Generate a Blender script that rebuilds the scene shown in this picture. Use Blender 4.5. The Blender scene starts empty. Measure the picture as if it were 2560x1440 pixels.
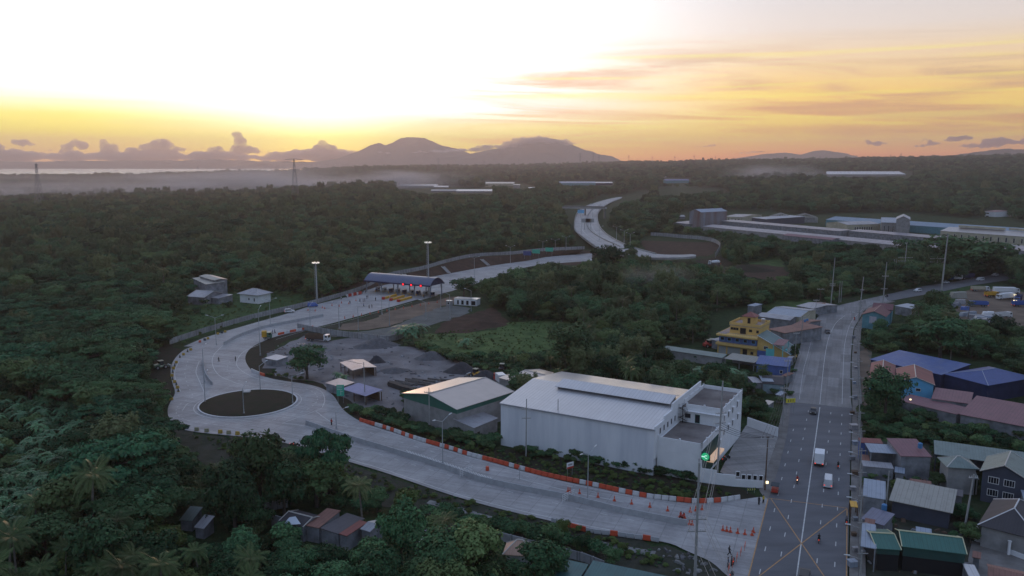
import bpy, bmesh, math, random
import numpy as np
from mathutils import Vector, Matrix
from mathutils.geometry import tessellate_polygon

# ------------------------------------------------------------------ camera
SC = bpy.context.scene
COL = SC.collection
FPX, HC, PIT = 1990.0, 70.0, math.radians(8.9)
CP, SP = math.cos(PIT), math.sin(PIT)
cd = bpy.data.cameras.new('camera')
cam = bpy.data.objects.new('camera', cd)
COL.objects.link(cam)
cam.location = (0, 0, HC)
cam.rotation_euler = (math.pi/2 - PIT, 0, 0)
cd.sensor_width = 36.0
cd.lens = FPX / 2560.0 * 36.0
cd.clip_start = 1.0
cd.clip_end = 60000
SC.camera = cam
SC.view_settings.view_transform = 'Standard'
SC.view_settings.look = 'None'
SC.view_settings.exposure = 0.0
SC.view_settings.gamma = 1.0
SC.cycles.use_denoising = True
SC.cycles.max_bounces = 6
SC.cycles.diffuse_bounces = 2
SC.cycles.glossy_bounces = 2
SC.cycles.transmission_bounces = 2
SC.cycles.volume_bounces = 0
SC.cycles.transparent_max_bounces = 6
SC.cycles.volume_max_steps = 128

# ------------------------------------------------------------------ sky (dawn: bright glow low ahead, cool light overhead)
def build_world():
    w = bpy.data.worlds.new('World'); SC.world = w; w.use_nodes = True
    nt = w.node_tree; nt.nodes.clear()
    N = nt.nodes.new; L = nt.links.new
    def m(op, a, b=None, c=None, clamp=False):
        n = N('ShaderNodeMath'); n.operation = op; n.use_clamp = clamp
        for i, v in enumerate((a, b, c)):
            if v is None: continue
            if isinstance(v, (int, float)): n.inputs[i].default_value = v
            else: L(v, n.inputs[i])
        return n.outputs[0]
    def rng(v, a, b, c=0.0, d=1.0, t='SMOOTHSTEP'):
        n = N('ShaderNodeMapRange'); n.interpolation_type = t; n.clamp = True
        L(v, n.inputs[0]); n.inputs[1].default_value = a; n.inputs[2].default_value = b
        n.inputs[3].default_value = c; n.inputs[4].default_value = d
        return n.outputs[0]
    def mixc(f, a, b, mode='MIX'):
        n = N('ShaderNodeMix'); n.data_type = 'RGBA'; n.blend_type = mode; n.clamp_factor = True
        if isinstance(f, (int, float)): n.inputs[0].default_value = f
        else: L(f, n.inputs[0])
        for i, v in ((6, a), (7, b)):
            if isinstance(v, tuple): n.inputs[i].default_value = (*v, 1)
            else: L(v, n.inputs[i])
        return n.outputs[2]
    def ramp(f, stops):
        n = N('ShaderNodeValToRGB'); L(f, n.inputs[0]); r = n.color_ramp
        r.interpolation = 'LINEAR'
        while len(r.elements) < len(stops): r.elements.new(0.5)
        for e, (p, c) in zip(r.elements, stops):
            e.position = p; e.color = (*[lin(v) for v in c], 1)
        return n.outputs[0]
    tc = N('ShaderNodeTexCoord'); sx = N('ShaderNodeSeparateXYZ'); L(tc.outputs['Generated'], sx.inputs[0])
    X, Y, Z = sx.outputs
    D = 180/math.pi
    el = m('MULTIPLY', m('ARCSINE', Z), D)
    az = m('MULTIPLY', m('ARCTAN2', X, Y), D)
    e01 = m('DIVIDE', el, 30.0, clamp=True)
    E = lambda row: max(0.0, (math.degrees(math.atan((720-row)/1990)) - 8.9)/30)
    right = ramp(e01, [(0, (250,120,50)), (E(385), (255,158,58)), (E(350), (255,206,66)), (E(305), (254,218,96)),
                       (E(240), (250,208,118)), (E(170), (238,208,165)), (E(90), (222,210,202)), (E(0), (210,206,208)), (.75, (150,165,190))])
    mid = ramp(e01, [(0, (255,190,80)), (E(372), (255,226,90)), (E(345), (255,240,120)), (E(310), (255,250,200)), (E(270), (255,255,255)), (.7, (255,252,250)), (1, (190,200,215))])
    left = ramp(e01, [(0, (236,170,110)), (E(372), (250,205,80)), (E(335), (255,232,70)), (E(300), (255,240,110)), (E(262), (255,250,220)), (E(225), (255,255,255)), (.7, (250,250,250)), (1, (190,200,215))])
    mr = rng(az, -6, 20); ml = rng(az, -30, -14, 1, 0)
    front = mixc(mr, mixc(ml, mid, left), right)
    # thin streaked cloud, stretched along the horizon
    cmb = N('ShaderNodeCombineXYZ')
    L(m('MULTIPLY', az, 0.045), cmb.inputs[0]); L(m('MULTIPLY', m('ADD', el, m('MULTIPLY', az, 0.03)), 0.62), cmb.inputs[1])
    nz = N('ShaderNodeTexNoise'); L(cmb.outputs[0], nz.inputs['Vector'])
    nz.inputs['Scale'].default_value = 1.25; nz.inputs['Detail'].default_value = 8; nz.inputs['Roughness'].default_value = 0.58
    nz.inputs['Distortion'].default_value = 0.9
    cl = rng(nz.outputs[0], 0.41, 0.66)
    cb = N('ShaderNodeCombineXYZ')
    L(m('MULTIPLY', az, 0.02), cb.inputs[0]); L(m('MULTIPLY', el, 0.9), cb.inputs[1]); cb.inputs[2].default_value = 3.7
    n2 = N('ShaderNodeTexNoise'); L(cb.outputs[0], n2.inputs['Vector'])
    n2.inputs['Scale'].default_value = 1.6; n2.inputs['Detail'].default_value = 5; n2.inputs['Distortion'].default_value = 0.4
    cl2 = rng(n2.outputs[0], 0.5, 0.68)
    mask = m('MULTIPLY', rng(az, -11, 4), m('MULTIPLY', rng(el, 0.3, 1.4), rng(el, 6.0, 9.0, 1, 0)))
    lmask = m('MULTIPLY', rng(az, -16, -26), m('MULTIPLY', rng(el, 0.8, 1.5), rng(el, 3.2, 4.6, 1, 0)))
    streakcol = mixc(rng(el, 1, 8), tuple(lin(v) for v in (224,158,86)), tuple(lin(v) for v in (200,174,152)))
    front = mixc(m('MULTIPLY', m('MULTIPLY', cl, mask), 0.95), front, streakcol)
    front = mixc(m('MULTIPLY', m('MULTIPLY', cl2, mask), 0.45), front, tuple(lin(v) for v in (255,236,110)))
    front = mixc(m('MULTIPLY', m('MULTIPLY', cl2, lmask), 0.5), front, tuple(lin(v) for v in (246,214,120)))
    # strength: the glow is brighter than the picture can hold
    da = m('MULTIPLY', m('ADD', az, 13.6), 1/26.0); de = m('MULTIPLY', m('SUBTRACT', el, 7.0), 1/12.0)
    g = m('POWER', 2.718, m('MULTIPLY', m('ADD', m('MULTIPLY', da, da), m('MULTIPLY', de, de)), -1.0))
    da2 = m('MULTIPLY', m('ADD', az, 13.3), 1/4.2); de2 = m('MULTIPLY', m('SUBTRACT', el, 1.6), 1/1.8)
    g2 = m('POWER', 2.718, m('MULTIPLY', m('ADD', m('MULTIPLY', da2, da2), m('MULTIPLY', de2, de2)), -1.0))
    amp = m('ADD', m('ADD', 1.16, m('MULTIPLY', g, 0.9)), m('MULTIPLY', g2, 0.8))
    fr = N('ShaderNodeVectorMath'); fr.operation = 'SCALE'; L(front, fr.inputs[0]); L(amp, fr.inputs[3])
    # the rest of the dome: physical sky, low sun
    sky = N('ShaderNodeTexSky'); sky.sky_type = 'NISHITA'; sky.sun_disc = False
    sky.sun_elevation = math.radians(2.5); sky.sun_rotation = math.radians(-13.6)
    sky.altitude = 200; sky.air_density = 1.2; sky.dust_density = 1.5; sky.ozone_density = 2.0
    sk = N('ShaderNodeVectorMath'); sk.operation = 'SCALE'; L(sky.outputs[0], sk.inputs[0]); sk.inputs[3].default_value = 0.10
    up = mixc(rng(el, 0, 60), (0.20, 0.245, 0.35), (0.335, 0.43, 0.67))
    ad = N('ShaderNodeVectorMath'); ad.operation = 'ADD'; L(up, ad.inputs[0]); L(sk.outputs[0], ad.inputs[1])
    # blend the two: front sector low down
    fmask = m('MULTIPLY', m('MULTIPLY', rng(az, -75, -42), rng(az, 42, 80, 1, 0)), rng(el, 15, 32, 1, 0))
    col = mixc(fmask, ad.outputs[0], fr.outputs[0])
    bg = N('ShaderNodeBackground'); L(col, bg.inputs[0]); bg.inputs[1].default_value = 1.0
    out = N('ShaderNodeOutputWorld'); L(bg.outputs[0], out.inputs[0])
def lin(v):
    v = v/255.0
    return v/12.92 if v <= 0.04045 else ((v+0.055)/1.055)**2.4
build_world()
sd = bpy.data.lights.new('sun', 'SUN'); sd.energy = 1.0; sd.angle = math.radians(5); sd.color = (1.0, 0.55, 0.30)
sun = bpy.data.objects.new('sun', sd); COL.objects.link(sun)
_a, _e = math.radians(-13.6), math.radians(3.5)
sun.rotation_euler = Vector((math.sin(_a)*math.cos(_e), math.cos(_a)*math.cos(_e), math.sin(_e))).to_track_quat('Z', 'Y').to_euler()

# ------------------------------------------------------------------ measuring helpers (photo pixel -> place on the ground)
def P(px, py, z=0.0):
    u, v = (px-1280)/FPX, (720-py)/FPX
    dz = -SP + v*CP
    t = (z-HC)/dz
    return Vector((u*t, (CP+v*SP)*t, z))
def proj(x, y, z):
    d = y*CP - (z-HC)*SP
    return 1280+FPX*x/d, 720-FPX*(y*SP+(z-HC)*CP)/d, d
def hgt(px, yb, yt, z0=0.0):
    q = P(px, yb, z0); v = (720-yt)/FPX
    return HC + q.y*(v*CP-SP)/(CP+v*SP)
rnd = random.Random(7)

# ------------------------------------------------------------------ materials
MATS = {}
def mat(name, col, rough=0.8, metal=0.0, var=0.0, scale=1.0, col2=None, bump=0.0, emis=None, estr=0.0, spec=0.5, stretch=None, detail=5, objvar=0.0):
    if name in MATS: return MATS[name]
    M = bpy.data.materials.new(name); M.use_nodes = True; nt = M.node_tree
    b = nt.nodes['Principled BSDF']; N = nt.nodes.new; L = nt.links.new
    b.inputs['Roughness'].default_value = rough; b.inputs['Metallic'].default_value = metal
    b.inputs['Specular IOR Level'].default_value = spec
    c1 = (*col, 1); b.inputs['Base Color'].default_value = c1
    if var or col2 or bump or objvar:
        tc = N('ShaderNodeTexCoord'); src = tc.outputs['Object']
        if stretch:
            mp = N('ShaderNodeMapping'); mp.inputs['Rotation'].default_value = (0, 0, stretch[0]); mp.inputs['Scale'].default_value = stretch[1]
            L(src, mp.inputs[0]); src = mp.outputs[0]
        nz = N('ShaderNodeTexNoise'); nz.inputs['Scale'].default_value = scale; nz.inputs['Detail'].default_value = detail
        nz.inputs['Roughness'].default_value = 0.6
        L(src, nz.inputs['Vector'])
        mx = N('ShaderNodeMix'); mx.data_type = 'RGBA'
        mr = N('ShaderNodeMapRange'); L(nz.outputs[0], mr.inputs[0]); mr.inputs[1].default_value = 0.32; mr.inputs[2].default_value = 0.68
        L(mr.outputs[0], mx.inputs[0])
        c2 = col2 if col2 else tuple(v*(1-var) for v in col)
        mx.inputs[6].default_value = c1; mx.inputs[7].default_value = (*c2, 1)
        o = mx.outputs[2]
        if objvar:
            oi = N('ShaderNodeObjectInfo'); m2 = N('ShaderNodeMapRange'); L(oi.outputs['Random'], m2.inputs[0])
            m2.inputs[3].default_value = 1-objvar; m2.inputs[4].default_value = 1+objvar
            vm = N('ShaderNodeVectorMath'); vm.operation = 'SCALE'; L(o, vm.inputs[0]); L(m2.outputs[0], vm.inputs[3]); o = vm.outputs[0]
        L(o, b.inputs['Base Color'])
        if bump:
            bp = N('ShaderNodeBump'); bp.inputs['Strength'].default_value = bump; bp.inputs['Distance'].default_value = 0.3
            L(nz.outputs[0], bp.inputs['Height']); L(bp.outputs[0], b.inputs['Normal'])
    if emis:
        b.inputs['Emission Color'].default_value = (*emis, 1); b.inputs['Emission Strength'].default_value = estr
    MATS[name] = M
    return M

def slab_mat(name, col, rot, sw, sh, contrast=0.25, joint=0.55, rough=0.75, streak=0.25, dark=None):
    """cast concrete bays: joints, bay-to-bay differences, stains and tyre streaks"""
    if name in MATS: return MATS[name]
    M = bpy.data.materials.new(name); M.use_nodes = True; nt = M.node_tree
    b = nt.nodes['Principled BSDF']; N = nt.nodes.new; L = nt.links.new
    b.inputs['Roughness'].default_value = rough; b.inputs['Specular IOR Level'].default_value = 0.3
    tc = N('ShaderNodeTexCoord'); mp = N('ShaderNodeMapping'); mp.vector_type = 'TEXTURE'; mp.inputs['Rotation'].default_value = (0, 0, rot)
    L(tc.outputs['Object'], mp.inputs[0])
    br = N('ShaderNodeTexBrick'); L(mp.outputs[0], br.inputs['Vector'])
    br.inputs['Scale'].default_value = 1.0; br.inputs['Brick Width'].default_value = sh; br.inputs['Row Height'].default_value = sw
    br.inputs['Mortar Size'].default_value = 0.10; br.inputs['Mortar Smooth'].default_value = 0.3; br.offset = 0.0; br.inputs['Bias'].default_value = 0.0
    br.inputs['Color1'].default_value = (1,1,1,1); br.inputs['Color2'].default_value = (1-contrast,)*3+(1,); br.inputs['Mortar'].default_value = (joint,)*3+(1,)
    n1 = N('ShaderNodeTexNoise'); L(tc.outputs['Object'], n1.inputs['Vector']); n1.inputs['Scale'].default_value = 0.09; n1.inputs['Detail'].default_value = 9; n1.inputs['Roughness'].default_value = 0.65
    r1 = N('ShaderNodeMapRange'); L(n1.outputs[0], r1.inputs[0]); r1.inputs[1].default_value = .3; r1.inputs[2].default_value = .7; r1.inputs[3].default_value = 0.70; r1.inputs[4].default_value = 1.16
    mp2 = N('ShaderNodeMapping'); mp2.inputs['Scale'].default_value = (0.05, 1.1, 1); L(mp.outputs[0], mp2.inputs[0])
    n2 = N('ShaderNodeTexNoise'); L(mp2.outputs[0], n2.inputs['Vector']); n2.inputs['Scale'].default_value = 1.0; n2.inputs['Detail'].default_value = 6
    r2 = N('ShaderNodeMapRange'); L(n2.outputs[0], r2.inputs[0]); r2.inputs[1].default_value = .35; r2.inputs[2].default_value = .7; r2.inputs[3].default_value = 1.05; r2.inputs[4].default_value = 1-streak
    n3 = N('ShaderNodeTexNoise'); L(tc.outputs['Object'], n3.inputs['Vector']); n3.inputs['Scale'].default_value = 1.3; n3.inputs['Detail'].default_value = 6
    r3 = N('ShaderNodeMapRange'); L(n3.outputs[0], r3.inputs[0]); r3.inputs[1].default_value = .3; r3.inputs[2].default_value = .7; r3.inputs[3].default_value = 0.92; r3.inputs[4].default_value = 1.06
    def mul(a, bb):
        n = N('ShaderNodeMath'); n.operation = 'MULTIPLY'; L(a, n.inputs[0]); L(bb, n.inputs[1]); return n.outputs[0]
    f = mul(mul(r1.outputs[0], r2.outputs[0]), r3.outputs[0])
    v = N('ShaderNodeVectorMath'); v.operation = 'SCALE'; L(br.outputs[0], v.inputs[0]); L(f, v.inputs[3])
    v2 = N('ShaderNodeVectorMath'); v2.operation = 'MULTIPLY'; L(v.outputs[0], v2.inputs[0]); v2.inputs[1].default_value = col
    L(v2.outputs[0], b.inputs['Base Color'])
    MATS[name] = M
    return M

def sheet_mat(name, col, rot=0.0, pitch=0.8, rust=None, rough=0.45, metal=0.25, amount=0.35, patch=0.12):
    """corrugated metal roofing: ribs, sheet-to-sheet fading and rust"""
    if name in MATS: return MATS[name]
    M = bpy.data.materials.new(name); M.use_nodes = True; nt = M.node_tree
    b = nt.nodes['Principled BSDF']; N = nt.nodes.new; L = nt.links.new
    b.inputs['Roughness'].default_value = rough; b.inputs['Metallic'].default_value = metal
    tc = N('ShaderNodeTexCoord'); uv = tc.outputs['UV']
    sp = N('ShaderNodeSeparateXYZ'); L(uv, sp.inputs[0])
    def m(op, a, bb=None):
        n = N('ShaderNodeMath'); n.operation = op
        for i, q in enumerate((a, bb)):
            if q is None: continue
            if isinstance(q, (int, float)): n.inputs[i].default_value = q
            else: L(q, n.inputs[i])
        return n.outputs[0]
    rib = m('ABSOLUTE', m('SUBTRACT', m('FRACT', m('DIVIDE', sp.outputs[0], pitch)), 0.5))
    ribf = N('ShaderNodeMapRange'); L(rib, ribf.inputs[0]); ribf.inputs[1].default_value = .38; ribf.inputs[2].default_value = .5; ribf.inputs[3].default_value = 1.0; ribf.inputs[4].default_value = 0.72
    br = N('ShaderNodeTexBrick'); L(uv, br.inputs['Vector']); br.inputs['Scale'].default_value = 1.0
    br.inputs['Brick Width'].default_value = pitch*3; br.inputs['Row Height'].default_value = 5.5; br.inputs['Mortar Size'].default_value = 0.03
    br.inputs['Color1'].default_value = (1,1,1,1); br.inputs['Color2'].default_value = (1-patch*2,)*3+(1,); br.inputs['Mortar'].default_value = (0.75,)*3+(1,)
    nz = N('ShaderNodeTexNoise'); L(uv, nz.inputs['Vector']); nz.inputs['Scale'].default_value = 0.35; nz.inputs['Detail'].default_value = 8; nz.inputs['Roughness'].default_value = 0.65
    r1 = N('ShaderNodeMapRange'); L(nz.outputs[0], r1.inputs[0]); r1.inputs[1].default_value = .48; r1.inputs[2].default_value = .72; r1.inputs[4].default_value = amount
    mx = N('ShaderNodeMix'); mx.data_type = 'RGBA'; L(r1.outputs[0], mx.inputs[0])
    mx.inputs[6].default_value = (*col, 1); mx.inputs[7].default_value = (*(rust or tuple(c*0.45 for c in col)), 1)
    v = N('ShaderNodeVectorMath'); v.operation = 'MULTIPLY'; L(mx.outputs[2], v.inputs[0]); L(br.outputs[0], v.inputs[1])
    v2 = N('ShaderNodeVectorMath'); v2.operation = 'SCALE'; L(v.outputs[0], v2.inputs[0]); L(ribf.outputs[0], v2.inputs[3])
    L(v2.outputs[0], b.inputs['Base Color'])
    MATS[name] = M
    return M

# ------------------------------------------------------------------ mesh helpers
class MB:
    def __init__(s): s.v = []; s.f = []; s.uv = []
    def add(s, vs, fs, uvs=None):
        o = len(s.v); s.v += [tuple(q) for q in vs]
        for k, f in enumerate(fs):
            s.f.append(tuple(i+o for i in f)); s.uv.append(uvs[k] if uvs else None)
        return s
    def box(s, c, size, rz=0.0, taper=1.0):
        x, y, z = size[0]/2, size[1]/2, size[2]/2; C, S = math.cos(rz), math.sin(rz); vs = []
        for k in (-1, 1):
            t = taper if k > 0 else 1.0
            for i, j in ((-1,-1), (1,-1), (1,1), (-1,1)):
                a, b = i*x*t, j*y*t
                vs.append((c[0]+a*C-b*S, c[1]+a*S+b*C, c[2]+k*z))
        return s.add(vs, [(0,3,2,1), (4,5,6,7), (0,1,5,4), (1,2,6,5), (2,3,7,6), (3,0,4,7)])
    def tube(s, p0, p1, r0, r1=None, n=6, cap=True):
        p0, p1 = Vector(p0), Vector(p1); r1 = r0 if r1 is None else r1
        d = (p1-p0); 
        if d.length < 1e-6: return s
        d.normalize(); a = d.orthogonal().normalized(); b = d.cross(a)
        vs = []
        for p, r in ((p0, r0), (p1, r1)):
            for i in range(n):
                t = 2*math.pi*i/n; vs.append(p+a*math.cos(t)*r+b*math.sin(t)*r)
        fs = [(i, (i+1) % n, n+(i+1) % n, n+i) for i in range(n)]
        if cap: fs += [tuple(range(n-1, -1, -1)), tuple(range(n, 2*n))]
        return s.add(vs, fs)
    def quad(s, a, b, c, d):   # uv in metres: u along a->b
        a, b, c, d = map(Vector, (a, b, c, d)); w = (b-a).length; h = (d-a).length
        return s.add([a, b, c, d], [(0,1,2,3)], [((0,0), (w,0), ((c-d).length, h), (0,h))])
    def poly(s, pts):
        vs = [Vector(p) for p in pts]; tr = tessellate_polygon([vs])
        n = Vector((0,0,0))
        fs = []
        for t in tr:
            a, b, c = (vs[i] for i in t)
            if (b-a).cross(c-a).z < 0: t = (t[0], t[2], t[1])
            fs.append(tuple(t))
        return s.add(vs, fs)
    def prism(s, pts, z0, z1):   # closed solid on a plan outline
        n = len(pts); ar = sum(pts[i][0]*pts[(i+1) % n][1]-pts[(i+1) % n][0]*pts[i][1] for i in range(n))
        if ar < 0: pts = pts[::-1]
        lo = [(p[0], p[1], z0) for p in pts]; hi = [(p[0], p[1], z1) for p in pts]
        tr = tessellate_polygon([[Vector(q) for q in hi]]); fs = []
        for t in tr:
            a, b, c = (Vector(hi[i]) for i in t)
            if (b-a).cross(c-a).z < 0: t = (t[0], t[2], t[1])
            fs.append(tuple(i+n for i in t)); fs.append(tuple(reversed(t)))
        for i in range(n):
            j = (i+1) % n; fs.append((i, j, n+j, n+i))
        return s.add(lo+hi, fs)
    def mesh(s, name, m, smooth=False):
        me = bpy.data.meshes.new(name); me.from_pydata(s.v, [], s.f)
        ul = me.uv_layers.new(name='UVMap')
        d = np.zeros(len(me.loops)*2, dtype=np.float32); k = 0
        for f, u in zip(s.f, s.uv):
            if u is None:
                vs = [Vector(s.v[i]) for i in f]; nn = (vs[1]-vs[0]).cross(vs[2]-vs[0])
                if nn.length > 0: nn.normalize()
                if abs(nn.z) > 0.75: u = [(q.x, q.y) for q in vs]
                elif abs(nn.x) > abs(nn.y): u = [(q.y, q.z) for q in vs]
                else: u = [(q.x, q.z) for q in vs]
            for q in u: d[k] = q[0]; d[k+1] = q[1]; k += 2
        ul.data.foreach_set('uv', d)
        if isinstance(m, (list, tuple)):
            for q in m: me.materials.append(q)
        else: me.materials.append(m)
        if smooth: me.polygons.foreach_set('use_smooth', [True]*len(me.polygons))
        me.update()
        return me
    def build(s, name, m, parent=None, smooth=False):
        o = bpy.data.objects.new(name, s.mesh(name, m, smooth)); COL.objects.link(o)
        if parent is not None:
            o.parent = parent
        return o

def tag(o, label=None, cat=None, group=None, kind=None):
    if label: o['label'] = label
    if cat: o['category'] = cat
    if group: o['group'] = group
    if kind: o['kind'] = kind
    return o
def empty(name, label, cat, loc=(0,0,0), rz=0.0, group=None):
    o = bpy.data.objects.new(name, None); COL.objects.link(o); o.location = loc; o.rotation_euler = (0, 0, rz); o.empty_display_size = 0.5
    return tag(o, label, cat, group)
KIDS = {}
def dup(o, loc, rz=0.0, label=None, group=None, scale=None, tilt=None):
    c = o.copy(); COL.objects.link(c); c.location = loc; c.rotation_euler = (tilt[0] if tilt else 0, tilt[1] if tilt else 0, rz)
    if label: c['label'] = label
    if group: c['group'] = group
    if scale: c.scale = scale if isinstance(scale, tuple) else (scale,)*3
    if o.name not in KIDS: KIDS[o.name] = [(q, list(q.children)) for q in o.children]
    for ch, gs in KIDS[o.name]:
        d = ch.copy(); COL.objects.link(d); d.parent = c
        for g in gs:
            e = g.copy(); COL.objects.link(e); e.parent = d
    return c
class Proto:
    """first use moves the built thing, later uses copy it"""
    def __init__(s, o): s.o = o; s.used = False
    def put(s, loc, rz=0.0, label=None, group=None, scale=None, tilt=None):
        if s.used: return dup(s.o, loc, rz, label, group, scale, tilt)
        s.used = True; o = s.o; o.location = loc; o.rotation_euler = (tilt[0] if tilt else 0, tilt[1] if tilt else 0, rz)
        if label: o['label'] = label
        if group: o['group'] = group
        if scale: o.scale = scale if isinstance(scale, tuple) else (scale,)*3
        return o
NATURAL = ('grass', 'bare', 'ditch', 'gravel', 'dirt', 'soil', 'yard', 'truck')
def sheet(name, pix, z, m):
    pts = [P(x, y, z) for x, y in pix]
    if name.startswith(NATURAL):      # ragged natural outline
        out = []; n = len(pts); rr = random.Random(int(pix[0][0]*7+pix[0][1]))
        for i in range(n):
            a, b = pts[i], pts[(i+1) % n]; L = (b-a).length; k = max(1, int(L/(2.0+a.length*.006))); j = min(1.6, L/k*.32)
            for q in range(k):
                p = a+(b-a)*(q/k); out.append(Vector((p.x+rr.uniform(-j, j), p.y+rr.uniform(-j, j)*1.5, z)))
        pts = out
    mb = MB(); mb.poly(pts)
    return tag(mb.build(name, m), kind='structure')
def resample(pts, step):
    out = [pts[0].copy()]; acc = 0.0
    for a, b in zip(pts, pts[1:]):
        L = (b-a).length; t = step-acc
        while t <= L:
            out.append(a+(b-a)*(t/L)); t += step
        acc = L-(t-step)
    return out
def spline(pix, z=0.0, step=4.0):
    """smooth curve through ground points given by photo pixels"""
    p = [P(x, y, z) for x, y in pix]; q = [p[0]*2-p[1]]+p+[p[-1]*2-p[-2]]; out = []
    for i in range(1, len(q)-2):
        n = max(1, int((q[i+1]-q[i]).length/step))
        for k in range(n):
            t = k/n; a, b, c, d = q[i-1], q[i], q[i+1], q[i+2]
            out.append(0.5*((2*b)+(c-a)*t+(2*a-5*b+4*c-d)*t*t+(3*b-a-3*c+d)*t*t*t))
    out.append(p[-1]); return out
def ribbon(pts, w, z, mb=None):
    mb = mb or MB(); L = []; R = []
    for i, p in enumerate(pts):
        d = (pts[min(i+1, len(pts)-1)]-pts[max(i-1, 0)]); d.z = 0; d.normalize(); n = Vector((-d.y, d.x, 0))*w/2
        L.append(Vector((p.x, p.y, z))+n); R.append(Vector((p.x, p.y, z))-n)
    s = 0.0
    for i in range(len(pts)-1):
        l = (pts[i+1]-pts[i]).length
        mb.add([R[i], R[i+1], L[i+1], L[i]], [(0,1,2,3)], [((s,0), (s+l,0), (s+l,w), (s,w))]); s += l
    return mb
def wall_strip(pts, th, h, mb=None, top=None):
    """continuous wall following pts (each with its own base height)"""
    mb = mb or MB(); n = len(pts); S = []
    for i, p in enumerate(pts):
        d = (pts[min(i+1, n-1)]-pts[max(i-1, 0)]); d.z = 0; d.normalize(); q = Vector((-d.y, d.x, 0))*th/2
        q2 = q*(top if top else 1.0)
        S.append([p+q, p-q, p-q2+Vector((0,0,h)), p+q2+Vector((0,0,h))])
    vs = [v for s in S for v in s]; fs = []
    for i in range(n-1):
        a = i*4; b = a+4
        fs += [(a+1, b+1, b+2, a+2), (a+2, b+2, b+3, a+3), (a+3, b+3, b, a), (a, b, b+1, a+1)]
    fs += [(0,1,2,3), tuple(n*4-4+k for k in (3,2,1,0))]
    return mb.add(vs, fs)
# ------------------------------------------------------------------ terrain
_cols = np.array([-900, 0, 350, 640, 900, 1300, 1700, 2100, 2560, 3400], float)
_dist = np.array([0, 700, 1250, 1700, 2400, 3200, 4200, 5200, 6500, 12000], float)
_zt = np.array([  # one row per column above, one value per distance
 [0,0,-1,-16,-30,-28,-12,-12,-40,-60],
 [0,0,-1,-16,-30,-28,-12,-12,-40,-60],
 [0,0,-1,-15,-29,-27,-11,-10,-40,-60],
 [0,0, 0,-9,-24,-20,  0, 10,-30,-60],
 [0,0, 1, 4,-10, -6, 16, 31, 20,-40],
 [0,0, 1, 4,  4, 16, 34, 46, 30,-20],
 [0,0, 2, 6, 16, 34, 56, 70, 60,-10],
 [0,0, 2, 8, 24, 44, 66, 83, 70,-10],
 [0,0, 3,12, 32, 56, 84,108, 95,-10],
 [0,0, 3,12, 34, 60, 90,115,100,-10]], float)
def _h2(ix, iy):
    v = np.sin(ix*127.1+iy*311.7)*43758.5453
    return v-np.floor(v)
def vnoise(x, y):
    ix, iy = np.floor(x), np.floor(y); fx, fy = x-ix, y-iy; fx = fx*fx*(3-2*fx); fy = fy*fy*(3-2*fy)
    return (_h2(ix, iy)*(1-fx)+_h2(ix+1, iy)*fx)*(1-fy)+(_h2(ix, iy+1)*(1-fx)+_h2(ix+1, iy+1)*fx)*fy
def tz(x, y):
    x = np.asarray(x, float); y = np.asarray(y, float)
    r = np.hypot(x, y); az = np.arctan2(x, y)
    c = np.where(np.abs(az) < 0.8, 1280+FPX*np.tan(np.clip(az, -.8, .8)), np.where(az > 0, 3400, -900))
    c = np.clip(c, _cols[0], _cols[-1]); r2 = np.clip(r, 0, 12000)
    i = np.clip(np.searchsorted(_cols, c, side='right')-1, 0, len(_cols)-2); j = np.clip(np.searchsorted(_dist, r2, side='right')-1, 0, len(_dist)-2)
    u = (c-_cols[i])/(_cols[i+1]-_cols[i]); v = (r2-_dist[j])/(_dist[j+1]-_dist[j])
    z = (_zt[i, j]*(1-u)+_zt[i+1, j]*u)*(1-v)+(_zt[i, j+1]*(1-u)+_zt[i+1, j+1]*u)*v
    front = np.abs(az) < 1.2
    amp = np.clip((r-1200)/2500, 0, 1)*7
    z = z+amp*(vnoise(x/420, y/420)-0.5)*2+amp*0.5*(vnoise(x/150+9, y/150)-0.5)*2
    return np.where(front, z, 0.0)
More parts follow.
